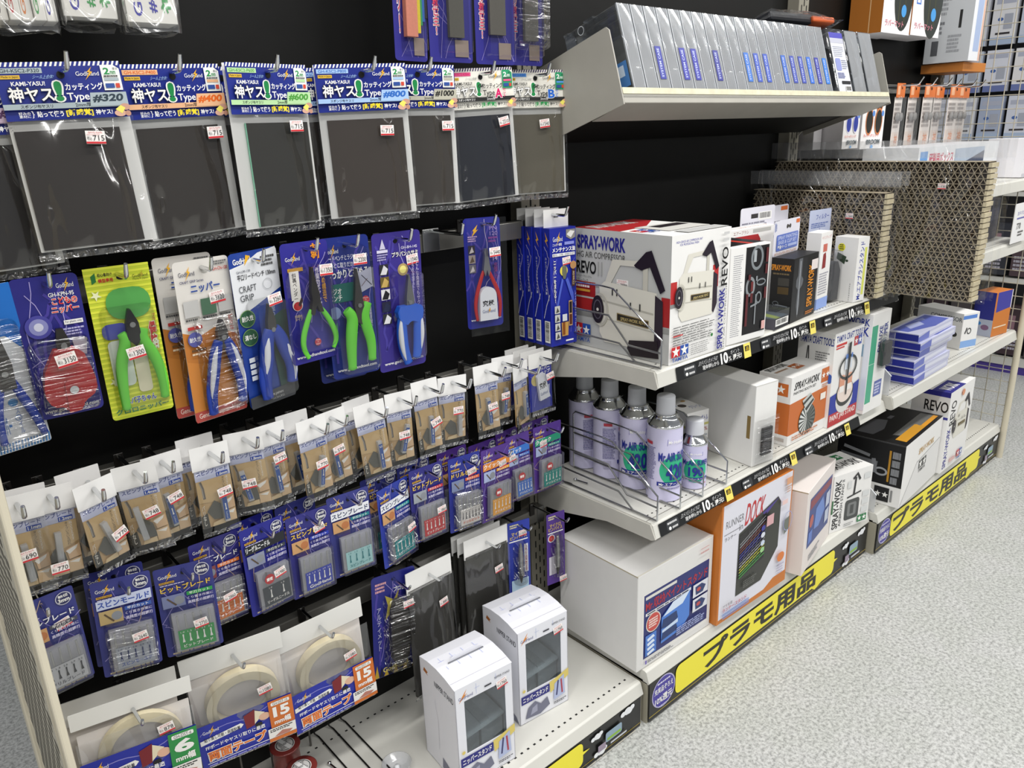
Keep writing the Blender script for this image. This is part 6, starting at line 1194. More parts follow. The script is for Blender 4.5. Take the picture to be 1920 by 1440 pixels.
# ------------------------------------------------------------------ spray cans
def can(x, y, yaw, r_, body, H, num, label, first=None):
    if first: return dup(first, (x, y, 0.4258), (0, 0, rad(yaw)), label, 'white air spray cans')
    t = thing('spray_can', label, 'spray can', (x, y, 0.4258), (0, 0, rad(yaw)), 'white air spray cans' if num == '420' else None)
    b = MB(); b.lathe([(r_ * 0.9, 0), (r_, 0.0015), (r_, 0.003), (r_ * 0.985, 0.004), (r_ * 0.985, body)], pm('can_label', 'CBC8E4', 0.32, spec=0.5), 40)
    def cm(u, v, o): a = -math.pi / 2 - math.pi + 2 * math.pi * u; q = r_ * 0.985 + o; return (q * math.cos(a), q * math.sin(a), body * (1 - v))
    A = Art(b, cm, 2 * math.pi * r_, body, 16)
    A.e(0.5, 0.56, 0.15, 0.15, '35B78A', 36); A.poly([(0.42, 0.13), (0.58, 0.13), (0.575, 0.22), (0.415, 0.22)], '2A2E9A'); A.t('Mr.Hobby', 0.425, 0.15, 0.57, 0.205, WHITE, 0.02)
    A.t('Mr.AIR SUPER', 0.34, 0.31, 0.66, 0.43, '26308E', 0.04); A.t(num, 0.41, 0.47, 0.59, 0.69, '26308E', 0.05); A.r(0.33, 0.715, 0.67, 0.77, '26308E'); A.t('Mr.エアースーパー', 0.35, 0.72, 0.65, 0.765, WHITE, 0.02); A.tiny(0.42, 0.79, 0.58, 0.82, 1, '8A86B0'); A.r(0.6, 0.84, 0.64, 0.87, 'B87A88')
    A.r(0.2, 0.18, 0.28, 0.22, 'B83848'); A.tiny(0.19, 0.25, 0.32, 0.7, 22, '5A5690', 4, 0.4); A.r(0.2, 0.72, 0.27, 0.84, 'B8B4D0'); A.tiny(0.7, 0.2, 0.86, 0.7, 24, '5A5690', 8, 0.4); A.r(0.74, 0.14, 0.8, 0.2, 'B83848')
    b.build('body', t)
    b = MB(); b.lathe([(r_ * 0.985, body), (r_ * 1.02, body + 0.002), (r_ * 1.02, body + 0.004), (r_ * 0.97, body + 0.005), (r_ * 0.78, body + 0.014), (r_ * 0.66, body + 0.018), (r_ * 0.68, body + 0.020), (r_ * 0.62, body + 0.022), (r_ * 0.5, body + 0.022)], chrome, 36); b.build('dome', t)
    cr = 0.0172
    b = MB(); b.lathe([(cr * 1.02, body + 0.019), (cr * 0.99, body + 0.03), (cr * 0.96, H - 0.002), (cr * 0.92, H), (0, H)], pm('can_cap', 'C6C8CE', 0.45), 30); b.build('cap', t)
    return t
c1 = can(0.106, -0.235, -14, 0.0325, 0.143, 0.1975, '420', 'frontmost tall white spray can, nearest the shelf edge')
can(0.109, -0.1655, -45, 0, 0, 0, '', 'second tall spray can, its number facing out behind the frontmost', c1); can(0.110, -0.097, 40, 0, 0, 0, '', 'third tall spray can in the column, turned to its back print', c1); can(0.111, -0.029, 60, 0, 0, 0, '', 'rearmost tall spray can, half in shade against the black backing', c1)
c5 = can(0.181, -0.246, -42, 0.0255, 0.088, 0.135, '190', 'short white spray can beside the tall front one')

# cleaning kit box
p = (0.2590, -0.172, 0.4255, -12); w, d, h = 0.0589, 0.085, 0.1035
r = boxroot('cleaning_box', 'small white box with blue writing and pictures, behind the short spray can', 'box', p); b = MB(); plainbox(b, w, d, h, carton); F, L, T = faces(b, w, d, h)
F.t('Mr.クリーンボトル', 0.06, 0.1, 0.95, 0.22, '2A3A9A', 0.02); F.r(0, 0.27, 1, 0.32, 'C8C47A'); F.poly([(0.15, 0.55), (0.5, 0.48), (0.6, 0.6), (0.4, 0.72)], '6A6258'); F.e(0.3, 0.84, 0.16, 0.12, '8AB8E0', 14); F.t('10%', 0.62, 0.36, 0.95, 0.44, 'B86A6A', 0.0); F.tiny(0.66, 0.5, 0.95, 0.9, 6, 'AAB0B8')
T.e(0.4, 0.5, 0.16, 0.16, '4A443E', 16); T.e(0.15, 0.4, 0.1, 0.1, '7A9AC8', 12); T.e(0.75, 0.25, 0.1, 0.08, 'C89A4A', 12); T.t('クリーン', 0.5, 0.6, 0.95, 0.8, '6A7AB0', 0.0); L.r(0, 0.27, 1, 0.32, 'C8C47A'); L.tiny(0.1, 0.4, 0.9, 0.9, 7, 'A8AEB8'); b.build('carton', r, bevel=0.0008)
# plain white box with dark knob
p = (0.3254, -0.2834, 0.4255, -7.5); w, d, h = 0.066, 0.25, 0.1712
r = boxroot('plain_box', 'tall plain white box with film-wrapped dark label, beside the spray cans', 'box', p); b = MB(); plainbox(b, w, d, h, carton); F, L, T = faces(b, w, d, h)
L.r(0.93, 0.38, 0.965, 0.66, '8A7448'); F.r(0, 0.0, 1, 0.012, 'C9C8C4'); b.build('carton', r, bevel=0.0012)
b = MB(); b.box(w * 0.34, w * 0.78, -0.006, -0.0004, h * 0.12, h * 0.46, pm('wrapped_black', '26262A', 0.4)); A = Art(b, face_y(w * 0.34, h * 0.46, w * 0.44, h * 0.34, -0.006), w * 0.44, h * 0.34); A.tiny(0.1, 0.06, 0.9, 0.94, 12, '6A6A72', 3, 0.35); b.build('dark_label', r, bevel=0.001)
b = MB(); b.add([(-0.0008, -0.0075, h * 0.02), (w + 0.0006, -0.0075, h * 0.02), (w + 0.0006, -0.0075, h * 0.6), (-0.0008, -0.0075, h * 0.6)], [(0, 1, 2, 3)], stretchwrap); b.build('wrapping_film', r)
# orange spray-work box
p = (0.4688, -0.2781, 0.4255, -0.3); w, d, h = 0.1622, 0.075, 0.1522
r = boxroot('brush_box', 'orange and white box printed with a brush nozzle and fanned paper disc', 'box', p); b = MB(); plainbox(b, w, d, h, carton); F, L, T = faces(b, w, d, h); OR = 'C66A2E'
F.poly([(0, 0.38), (1, 0.34), (1, 0.84), (0, 0.85)], OR); F.t('SPRAY-WORK', 0.07, 0.09, 0.74, 0.2, '2A2A2C', 0.04, skew=0.05); F.t('PAINTING BOOTH SET', 0.07, 0.225, 0.64, 0.265, '4A4A4A', 0.01); twin_star(F, 0.77, 0.05, 0.98, 0.26, OR, OR, None); F.tiny(0.8, 0.28, 0.96, 0.34, 2, 'C88A6A'); F.r(0.78, 0.42, 0.92, 0.52, 'EDE6DC')
n = 18
F.e(0.46, 0.72, 0.215, 0.215, '3A3E3C', 36)
for k in range(n):
    a0, a1 = 2 * math.pi * k / n, 2 * math.pi * (k + 0.55) / n; F.k -= LAY * (1 if k else 0); q = w / h; F.poly([(0.46, 0.72)] + [(0.46 + 0.205 * math.cos(a), 0.72 + q * 0.205 * math.sin(a)) for a in (a0, (a0 + a1) / 2, a1)], 'D8DAD6' if 1.5 < a0 < 4.2 else '6A706C')
F.poly([(0.3, 0.4), (0.5, 0.33), (0.62, 0.46), (0.44, 0.62)], 'C4C8C4'); F.poly([(0.32, 0.44), (0.52, 0.36), (0.54, 0.39), (0.34, 0.48)], '3A3E3C'); F.poly([(0.38, 0.54), (0.58, 0.43), (0.6, 0.46), (0.42, 0.58)], '3A3E3C'); F.tiny(0.1, 0.88, 0.8, 0.95, 2, 'C88A6A', 4)
L.r(0, 0.38, 1, 0.85, OR); L.r(0.1, 0.1, 0.92, 0.28, OR); L.star(0.7, 0.19, 0.14, WHITE); L.star(0.3, 0.19, 0.14, WHITE); L.e(0.25, 0.55, 0.3, 0.3, 'E8E6E2', 20); L.r(0.1, 0.9, 0.9, 0.95, 'B8B0AA')
twin_star(T, 0.42, 0.3, 0.62, 0.65, 'B8652E', 'B8652E', None); T.t('SPRAY-WORK', 0.05, 0.05, 0.5, 0.28, '4A4846', 0.02); T.tiny(0.05, 0.36, 0.35, 0.5, 1, 'B89A84'); b.build('carton', r, bevel=0.001)
# jar stand box
p = (0.6247, -0.287, 0.4255, -0.7); w, d, h = 0.1300, 0.085, 0.217
r = boxroot('jar_stand_box', 'tall white box printed with a paint jar stand over blue and red bands', 'box', p); b = MB(); plainbox(b, w, d, h, carton); F, L, T = faces(b, w, d, h)
F.t('TAMIYA CRAFT TOOLS', 0.05, 0.03, 0.97, 0.1, '2A3A8A', 0.03); F.r(0.06, 0.12, 0.42, 0.145, 'C83A36'); F.r(0.06, 0.155, 0.34, 0.17, 'C83A36'); twin_star(F, 0.68, 0.1, 0.95, 0.2, 'B83A40', '4A5AA8', None)
F.poly([(0, 0.66), (0.3, 0.64), (0.5, 0.66), (1, 0.6), (1, 0.86), (0, 0.88)], '28389A'); F.r(0, 0.86, 1, 1, 'B83034'); F.t('PAINT JAR STAND', 0.05, 0.88, 0.95, 0.96, 'F0E0DC', 0.03)
F.e(0.5, 0.74, 0.3, 0.26, 'DAD8D4', 26); F.e(0.5, 0.68, 0.3, 0.24, '3A3C3A', 26); F.e(0.5, 0.66, 0.27, 0.2, 'E8D8CE', 24)
for u in (0.36, 0.62): F.poly([(u - 0.09, 0.5), (u + 0.09, 0.48), (u + 0.09, 0.62), (u - 0.09, 0.64)], 'D89A7E'); F.e(u, 0.5, 0.09, 0.05, 'E0A88E', 14); F.r(u - 0.08, 0.59, u + 0.08, 0.66, 'EEEAE6')
F.ring(0.52, 0.40, 0.32, 0.22, 0.045, '3A3E3C'); 
for u in (0.4, 0.46, 0.58): F.r(u, 0.28, u + 0.05, 0.42, 'D8E0EA'); F.e(u + 0.025, 0.28, 0.03, 0.05, '5A82C8', 12)
F.poly([(0.47, 0.14), (0.55, 0.13), (0.53, 0.7), (0.49, 0.7)], '2E3030')
L.t('TAMIYA CRAFT TOOLS', 0.04, 0.05, 0.98, 0.13, '2A3A8A', 0.03); L.tiny(0.5, 0.2, 0.9, 0.3, 4, '8A8A8A'); L.l([(0.28, 0.16), (0.24, 0.42)], 0.03, '4A4A4A'); L.l([(0.3, 0.16), (0.34, 0.42)], 0.03, '4A4A4A'); L.r(0.22, 0.4, 0.36, 0.46, '3A62B8'); L.rr(0.8, 0.42, 1.0, 0.52, '3A62B8', 0.3); T.r(0.1, 0.2, 0.9, 0.7, 'CFCFCC'); b.build('carton', r, bevel=0.001)
# teal striped box
p = (0.7616, -0.3040, 0.4255, -0.5); w, d, h = 0.0924, 0.12, 0.2391
r = boxroot('booth_box', 'tall white box with teal stripe and dark hanging blister beside the jar stand box', 'box', p); b = MB(); plainbox(b, w, d, h, carton); F, L, T = faces(b, w, d, h)
F.r(0.02, 0.12, 0.32, 0.9, '4AA886'); F.r(0.02, 0.5, 0.32, 0.505, 'C8E0D4'); F.t('DELUXE\nMr.SUPER', 0.42, 0.12, 0.86, 0.42, '2A3A8A', 0.03, rot=90); F.r(0.45, 0.7, 0.85, 0.86, '5A68A8'); F.tiny(0.48, 0.72, 0.82, 0.84, 4, 'C8CCE6')
L.r(0, 0.02, 1, 0.2, 'E6E6E8'); L.t('SPRAY WORK', 0.1, 0.05, 0.95, 0.12, '2A3A9A', 0.03); L.t('WORK', 0.4, 0.13, 0.95, 0.22, '2A3A9A', 0.03); L.r(0.5, 0.3, 0.92, 0.42, '8AA8C0'); L.r(0.88, 0.22, 1, 0.96, 'D8DCE6'); b.build('carton', r, bevel=0.001)
b = MB(); b.box(0.045, 0.085, -0.014, -0.001, 0.11, 0.165, pm('dark_insert', '3A3A3E', 0.4)); b.build('dark_insert', r, bevel=0.002); b = MB(); b.box(0.042, 0.089, -0.017, -0.0005, 0.106, 0.185, blisterfilm); b.build('blister', r, bevel=0.003)

# ------------------------------------------------------------------ base shelf goods
p = (-0.0192, -0.2774, 0.1162, -2.1); w, d, h = 0.2205, 0.205, 0.2040
p = (0.004, -0.2774, 0.1162, -0.5); 
r = boxroot('big_carton', 'big plain white carton with blue and red printed label on its front', 'box', (-0.0150, -0.2774, 0.1162, -1.6)); b = MB(); plainbox(b, w, d, h, pm('big_carton_white', 'DDDCDA', 0.55, noise=0.012, scale=40)); F, L, T = faces(b, w, d, h)
F.r(0.06, 0.22, 0.96, 0.94, 'E4E2DE'); F.r(0.08, 0.23, 0.95, 0.9, '28306E'); F.r(0.1, 0.255, 0.5, 0.285, 'D8D6D0'); F.t('Mr.収納ペイントスタンド', 0.1, 0.30, 0.93, 0.41, 'B02A36', 0.03); F.r(0.1, 0.425, 0.7, 0.455, 'E0E0E4'); F.tiny(0.12, 0.43, 0.68, 0.45, 1, '3A3A4A')
F.e(0.2, 0.55, 0.095, 0.095, 'D8D4CC', 22); F.e(0.2, 0.55, 0.085, 0.085, 'C24A44', 22); F.tiny(0.14, 0.5, 0.26, 0.6, 4, 'F0DCD4', 3); F.r(0.1, 0.66, 0.24, 0.88, '4A78C8')
for k in range(4): F.poly([(0.12, 0.70 + 0.05 * k), (0.2, 0.68 + 0.05 * k), (0.22, 0.71 + 0.05 * k), (0.13, 0.73 + 0.05 * k)], 'D8E4F4')
F.poly([(0.3, 0.56), (0.45, 0.46), (0.68, 0.44), (0.68, 0.72), (0.58, 0.82), (0.3, 0.84)], '4C7ED0'); F.poly([(0.45, 0.46), (0.68, 0.44), (0.58, 0.54), (0.32, 0.56)], 'D4E2F4'); F.poly([(0.32, 0.59), (0.5, 0.58), (0.52, 0.66), (0.44, 0.7), (0.3, 0.68)], '22386A'); F.poly([(0.32, 0.73), (0.5, 0.72), (0.52, 0.79), (0.3, 0.81)], '22386A'); F.poly([(0.31, 0.7), (0.52, 0.67), (0.52, 0.71), (0.31, 0.73)], 'C8DAF2')
for v in (0.42, 0.58): F.r(0.72, v, 0.93, v + 0.14, 'DADCE4'); F.poly([(0.75, v + 0.03), (0.84, v + 0.02), (0.9, v + 0.06), (0.86, v + 0.12), (0.76, v + 0.12)], '2A3A6A'); F.e(0.8, v + 0.07, 0.03, 0.02, 'B84A4A', 10)
F.tiny(0.5, 0.77, 0.9, 0.86, 4, '9AA4D0', 5); F.tiny(0.12, 0.915, 0.5, 0.95, 3, '6A6A72', 6); F.r(0.09, 0.91, 0.11, 0.95, '6A5AB0'); F.r(0.8, 0.06, 0.92, 0.065, 'C87A78'); F.tiny(0.8, 0.09, 0.92, 0.12, 1, 'C89A98')
T.r(0, 0.985, 1, 1, 'CFCBC0'); L.r(0, 0, 1, 0.012, 'B5AB92'); b.build('carton', r, bevel=0.0015)
p = (0.2105, -0.2967, 0.1162, -1.4); w, d, h = 0.252, 0.09, 0.266
r = boxroot('runner_dock_box', 'flat white box with orange sides and dark rack picture, red lettering on top', 'box', p); b = MB(); plainbox(b, w, d, h, pm('orange_carton', 'C8762E', 0.5)); F, L, T = faces(b, w, d, h)
F.poly([(0.02, 0.0), (0.985, 0.0), (0.985, 0.9), (0.8, 0.9), (0.66, 0.955), (0.02, 0.965)], 'DEDEE8'); F.t('RUNNER', 0.06, 0.14, 0.3, 0.2, '6A6A6E', 0.0); F.t('in', 0.24, 0.22, 0.29, 0.27, '6A6A6E'); F.t('DOCK', 0.31, 0.08, 0.6, 0.26, 'C03438', 0.02, skew=0.1); F.l([(0.04, 0.245), (0.25, 0.245)], 0.004, '5A5A5A'); F.t('ランナー', 0.05, 0.27, 0.2, 0.30, '4A4A4A')
F.poly([(0.24, 0.30), (0.78, 0.16), (0.83, 0.22), (0.83, 0.62), (0.6, 0.84), (0.24, 0.84)], '363834'); F.poly([(0.56, 0.23), (0.8, 0.17), (0.6, 0.27)], '4A3A8A'); F.poly([(0.25, 0.32), (0.62, 0.24), (0.62, 0.64), (0.25, 0.7)], '201F22')
for k, c in enumerate(('8A8A8E', '9A9AA0', '7A3A3A', '7A3A3A', '3A3A9A', '4A4AA8', '3A3A7A', '8A8A92', 'B8B8BC', 'C8C83A', 'B8C83A', '4AA84A', '3A9A3A')): F.l([(0.26, 0.40 + 0.024 * k), (0.61, 0.27 + 0.027 * k)], 0.01, c)
for k in range(6): F.l([(0.28 + 0.05 * k, 0.62), (0.38 + 0.05 * k, 0.32)], 0.004, '5A5A5E')
for v, c in ((0.36, '3A3A9A'), (0.42, 'D8DCE8'), (0.49, 'C8D4E8'), (0.55, '9AC88A')): F.e(0.57, v, 0.03, 0.025, c, 12)
F.tiny(0.32, 0.73, 0.52, 0.8, 4, '5A5C58', 4); F.t('プラモ用', 0.05, 0.84, 0.18, 0.87, '4A4A4A'); F.t('ランナースタンド', 0.05, 0.87, 0.38, 0.905, 'C04A4A', 0.02)
for k in range(4): F.r(0.05, 0.915 + k * 0.012, 0.42, 0.922 + k * 0.012, '6A8ACC')
F.r(0.87, 0.03, 0.95, 0.09, 'D8A07A'); F.tiny(0.88, 0.1, 0.95, 0.16, 3, 'C8A08A'); F.poly([(0.88, 0.4), (0.95, 0.38), (0.95, 0.5), (0.88, 0.53)], '6A706A'); F.ring(0.93, 0.42, 0.07, 0.09, 0.006, '9AA0D0'); F.e(0.86, 0.72, 0.055, 0.045, 'D87A3A', 16); F.tiny(0.84, 0.78, 0.92, 0.88, 4, 'B8B0C8'); F.r(0.82, 0.21, 0.9, 0.25, 'E8C8C4'); F.r(0.6, 0.27, 0.7, 0.36, 'D8A8AC')
b.build('carton', r, bevel=0.001)
p = (0.4975, -0.3225, 0.1162, 12.4); w, d, h = 0.220, 0.14, 0.205
r = boxroot('turned_carton', 'white carton turned askew with blue picture on its slanted front, after the orange-sided box', 'box', p); b = MB(); plainbox(b, w, d, h, pm('pinkish_carton', 'E6DEDA', 0.55, noise=0.012)); F, L, T = faces(b, w, d, h)
F.poly([(0.1, 0.12), (0.92, 0.16), (0.9, 0.78), (0.1, 0.72)], '3A4A8A'); F.poly([(0.12, 0.15), (0.9, 0.19), (0.9, 0.27), (0.12, 0.26)], '8A3A4A'); F.poly([(0.35, 0.34), (0.6, 0.3), (0.7, 0.5), (0.5, 0.62), (0.32, 0.58)], '6A8AD0'); F.e(0.2, 0.42, 0.07, 0.07, 'B85A54', 16); F.r(0.13, 0.54, 0.26, 0.68, '5A7AC8'); F.r(0.72, 0.32, 0.86, 0.5, 'C4CCE0'); F.r(0.72, 0.54, 0.86, 0.7, 'C4CCE0'); F.tiny(0.2, 0.84, 0.6, 0.92, 3, '9A9AA0'); L.r(0, 0, 1, 0.012, 'A8987A'); b.build('carton', r, bevel=0.0012)
p = (0.7191, -0.2732, 0.1162, -13.0); w, d, h = 0.1391, 0.10, 0.1527
r = boxroot('airbrush_stand_box', 'white and green box printed with a black airbrush stand, tilted lettering up its side', 'box', p); b = MB(); plainbox(b, w, d, h, carton); F, L, T = faces(b, w, d, h)
F.t('SPRAY-WORK', 0.05, 0.08, 0.2, 0.95, '2E2E30', 0.04, rot=90); F.t('AIRBRUSH STAND II', 0.215, 0.1, 0.28, 0.93, '4A4A4A', 0.02, rot=90); F.r(0.0, 0.42, 0.04, 0.66, '2E6A3E'); F.rr(0.35, 0.5, 0.72, 0.86, '4A4C4C', 0.15); F.rr(0.42, 0.56, 0.65, 0.8, '7A7C7C', 0.2); F.r(0.49, 0.6, 0.58, 0.76, '4A4C4C')
F.l([(0.38, 0.45), (0.74, 0.4)], 0.03, '2E2E30'); F.l([(0.55, 0.42), (0.57, 0.12)], 0.045, '2E2E30'); F.l([(0.5, 0.14), (0.6, 0.06), (0.68, 0.18)], 0.05, '2E2E30')
for v in (0.1, 0.42, 0.56, 0.7): F.r(0.78, v, 0.96, v + 0.1, 'D4D6D6')
F.r(0.36, 0.16, 0.46, 0.28, 'D4D6D6'); twin_star(F, 0.7, 0.84, 0.94, 0.96, '2E7A4A', '2E7A4A', None); F.tiny(0.35, 0.9, 0.6, 0.96, 2, 'A8A8A8'); T.t('SPRAY-WORK', 0.1, 0.45, 0.95, 0.75, '2E2E30', 0.03); twin_star(T, 0.55, 0.1, 0.8, 0.35, '2E7A4A', '2E7A4A', None); b.build('carton', r, bevel=0.001)
# small divider edge between base bays
for (x, y, S, l) in ((0.905, -0.30, 0.117, 'small clear shelf divider tip between the green box and the black box'), (0.905, -0.30, 0.437, 'small clear shelf divider tip beside the stack of blue boxes')):
    t = thing('shelf_divider', l, 'divider', (x, y, S)); b = MB(); b.prism([(0, 0), (0.06, 0), (0.06, 0.075), (0.03, 0.075), (0.0, 0.05)], 'x', -0.0006, 0.0006, tubeplastic); b.build('clear_fin', t); b = MB(); b.tube([(0, -0.001, 0.049), (0, 0.03, 0.0755)], 0.0016, pm('fin_edge', 'E4E8EC', 0.2), 6); b.build('bright_edge', t)
# black and white box
p = (0.9686, -0.3341, 0.1162, 4.0); w, d, h = 0.288, 0.1705, 0.1747
r = boxroot('black_kit_box', 'black box with gold bar on top, the largest on the far base shelf', 'box', p); b = MB(); plainbox(b, w, d, h, carton); F, L, T = faces(b, w, d, h)
F.poly([(0, 0.98), (0.36, 0.45), (0.98, 0.35), (0.98, 0.985)], 'E0DFDE'); F.l([(0.02, 0.98), (0.36, 0.45), (0.98, 0.35)], 0.006, '7A7A78'); F.t('SPRAY-WORK', 0.38, 0.24, 0.8, 0.34, 'C8A468', 0.03); twin_star(F, 0.42, 0.46, 0.62, 0.66, '3A3A3A', '3A3A3A', 'TAMIYA', '5A5A5A')
L.r(0, 0, 1, 0.68, '121214'); L.r(0.0, 0, 1, 0.02, '3A3A3C'); L.l([(0.06, 0.34), (0.62, 0.38)], 0.09, '6A6C70'); L.l([(0.1, 0.2), (0.5, 0.27)], 0.05, '8A8C90'); L.ring(0.68, 0.48, 0.1, 0.07, 0.03, '9A9CA0'); L.l([(0.56, 0.3), (0.6, 0.52)], 0.06, '7A7C80'); L.r(0.78, 0.12, 0.81, 0.62, 'B8862A'); L.tiny(0.83, 0.1, 0.95, 0.64, 4, '8A8C90', 3, 0.8); twin_star(L, 0.62, 0.72, 0.84, 0.95, '1C1C1E', '1C1C1E', None); L.r(0.86, 0.74, 0.89, 0.93, '8A8A8A')
T.r(0, 0, 1, 1, '131315'); T.poly([(0.2, 0.68), (0.25, 0.88), (0.96, 0.88), (0.95, 0.68)], '6A6A68'); T.t('SPRAY-WORK', 0.0 + 0.12, 0.80, 0.62, 0.93, 'D89A2A', 0.06); T.r(0.1, 0.78, 0.6, 0.94, 'C8902A'); T.r(0.6, 0.87, 0.96, 0.94, 'D8962A'); T.poly([(0.1, 0.2), (0.5, 0.15), (0.55, 0.4), (0.3, 0.5), (0.1, 0.45)], '55565A'); T.r(0.6, 0.35, 0.7, 0.42, '55565A'); b.build('carton', r, bevel=0.0015)
p = (1.2599, -0.3247, 0.1162, 1.6); w, d, h = 0.1943, 0.10, 0.2422
r = boxroot('second_compressor_box', 'tall white compressor box with lettering running up its front edge, beside the black box', 'box', p); b = MB(); plainbox(b, w, d, h, carton); F, L, T = faces(b, w, d, h)
F.t('SPRAY-WORK', 0.06, 0.46, 0.2, 0.97, '2A2A8A', 0.04, rot=90); F.t('REVO', 0.1, 0.13, 0.3, 0.43, '1E1E20', 0.02, rot=90); compressor_pic(F, 0.3, 0.14, 0.92, 0.64); F.e(0.5, 0.08, 0.06, 0.05, 'D8906A', 12); twin_star(F, 0.6, 0.85, 0.82, 0.97); F.r(0.3, 0.88, 0.52, 0.93, 'D8B0AC')
L.r(0, 0, 1, 0.06, '2E2E86'); L.t('REVO', 0.35, 0.12, 0.98, 0.25, '1E1E20', 0.02); L.r(0, 0.3, 1, 0.33, '2A2A8A'); T.r(0, 0.5, 0.6, 1, '2E2E86'); T.t('WORK', 0.1, 0.6, 0.5, 0.9, WHITE, 0.03); twin_star(T, 0.5, 0.1, 0.8, 0.4, 'C83A40', '4A5AA8', None); b.build('carton', r, bevel=0.001)
# stack of flat blue boxes
def bluebox(x, y, z, yaw, label, first=None, w=0.24):
    if first: return dup(first, (x, y, z), (0, 0, rad(yaw)), label, 'flat blue boxes in one stack')
    r = boxroot('flat_blue_box', label, 'box', (x, y, z, yaw), 'flat blue boxes in one stack'); d, h = 0.076, 0.0215
    b = MB(); plainbox(b, w, d, h, 'C2C4DC'); F, L, T = faces(b, w, d, h)
    L.r(0, 0.1, 1, 0.86, '232C94'); F.poly([(0, 0.35), (0.3, 0.1), (0.3, 0.95), (0, 0.95)], '6A74C0'); F.r(0.3, 0.3, 0.95, 0.7, 'DADCEA'); T.poly([(0.05, 0.1), (0.95, 0.1), (0.95, 0.9), (0.5, 0.95), (0.05, 0.6)], '5A66B4'); T.poly([(0.3, 0.2), (0.6, 0.3), (0.5, 0.6), (0.2, 0.5)], 'A8B0D8'); T.poly([(0.55, 0.15), (0.8, 0.2), (0.7, 0.4)], '8A94CC'); b.build('carton', r, bevel=0.0006)
    return r
bb = bluebox(1.0174, -0.312, 0.4366, 1.8, 'flat blue box at the bottom of the stack by the jar stand box')
for k in range(5): bluebox(1.0174 + (0.0, 0.012, 0.024, 0.003, 0.0)[k] * (1 if k != 1 else -1), -0.312 + (0.003, 0.0, 0.004, -0.004, 0.002)[k], 0.4372 + 0.0222 * (k + 1), 1.8 + (-1, 1, 0.5, -0.5, 0)[k], ('flat blue box second from the bottom of the stack', 'flat blue box third from the bottom of the stack', 'flat blue box third from the top of the stack', 'flat blue box second from the top of the stack', 'flat blue box on top of the stack, its lid picture showing')[k], bb)
p = (1.4325, -0.2714, 0.436, -17); w, d, h = 0.0677, 0.15, 0.1071
r = boxroot('regulator_box', 'white box with pale blue bands and small regulator picture, right of the blue stack', 'box', p); b = MB(); plainbox(b, w, d, h, carton); F, L, T = faces(b, w, d, h); F.r(0, 0.06, 0.85, 0.16, '5A86D0'); F.r(0, 0.76, 1, 0.95, '86ACE0'); F.ring(0.45, 0.5, 0.14, 0.14, 0.05, '4A4A4A'); F.l([(0.2, 0.56), (0.3, 0.4)], 0.07, '3A3A3A'); L.t('COMPRESSOR', 0.3, 0.12, 0.98, 0.24, '6A6E74', 0.02); L.e(0.85, 0.6, 0.06, 0.05, '3A3A3A', 12); b.build('carton', r, bevel=0.001)
p = (1.6392, -0.2859, 0.436, -9); w, d, h = 0.0959, 0.06, 0.1374
r = boxroot('orange_blue_box', 'upright box, blue above and orange below, last on the far shelf by the mesh', 'box', p); b = MB(); plainbox(b, w, d, h, pm('orange_carton', 'C8762E', 0.5)); F, L, T = faces(b, w, d, h); F.poly([(0.1, 0), (0.95, 0), (0.95, 0.4), (0.1, 0.45)], '3A3A9A'); F.r(0.95, 0, 1, 0.42, 'D8D4DC'); F.r(0.08, 0.78, 0.85, 0.81, 'E8D0B0'); L.r(0, 0, 1, 0.62, '2A2E80'); L.r(0, 0.62, 1, 1, 'A8AEC0'); L.e(0.3, 0.72, 0.15, 0.1, '3A7AB8', 12); L.e(0.65, 0.8, 0.2, 0.14, '7A5A7A', 14); b.build('carton', r, bevel=0.001)

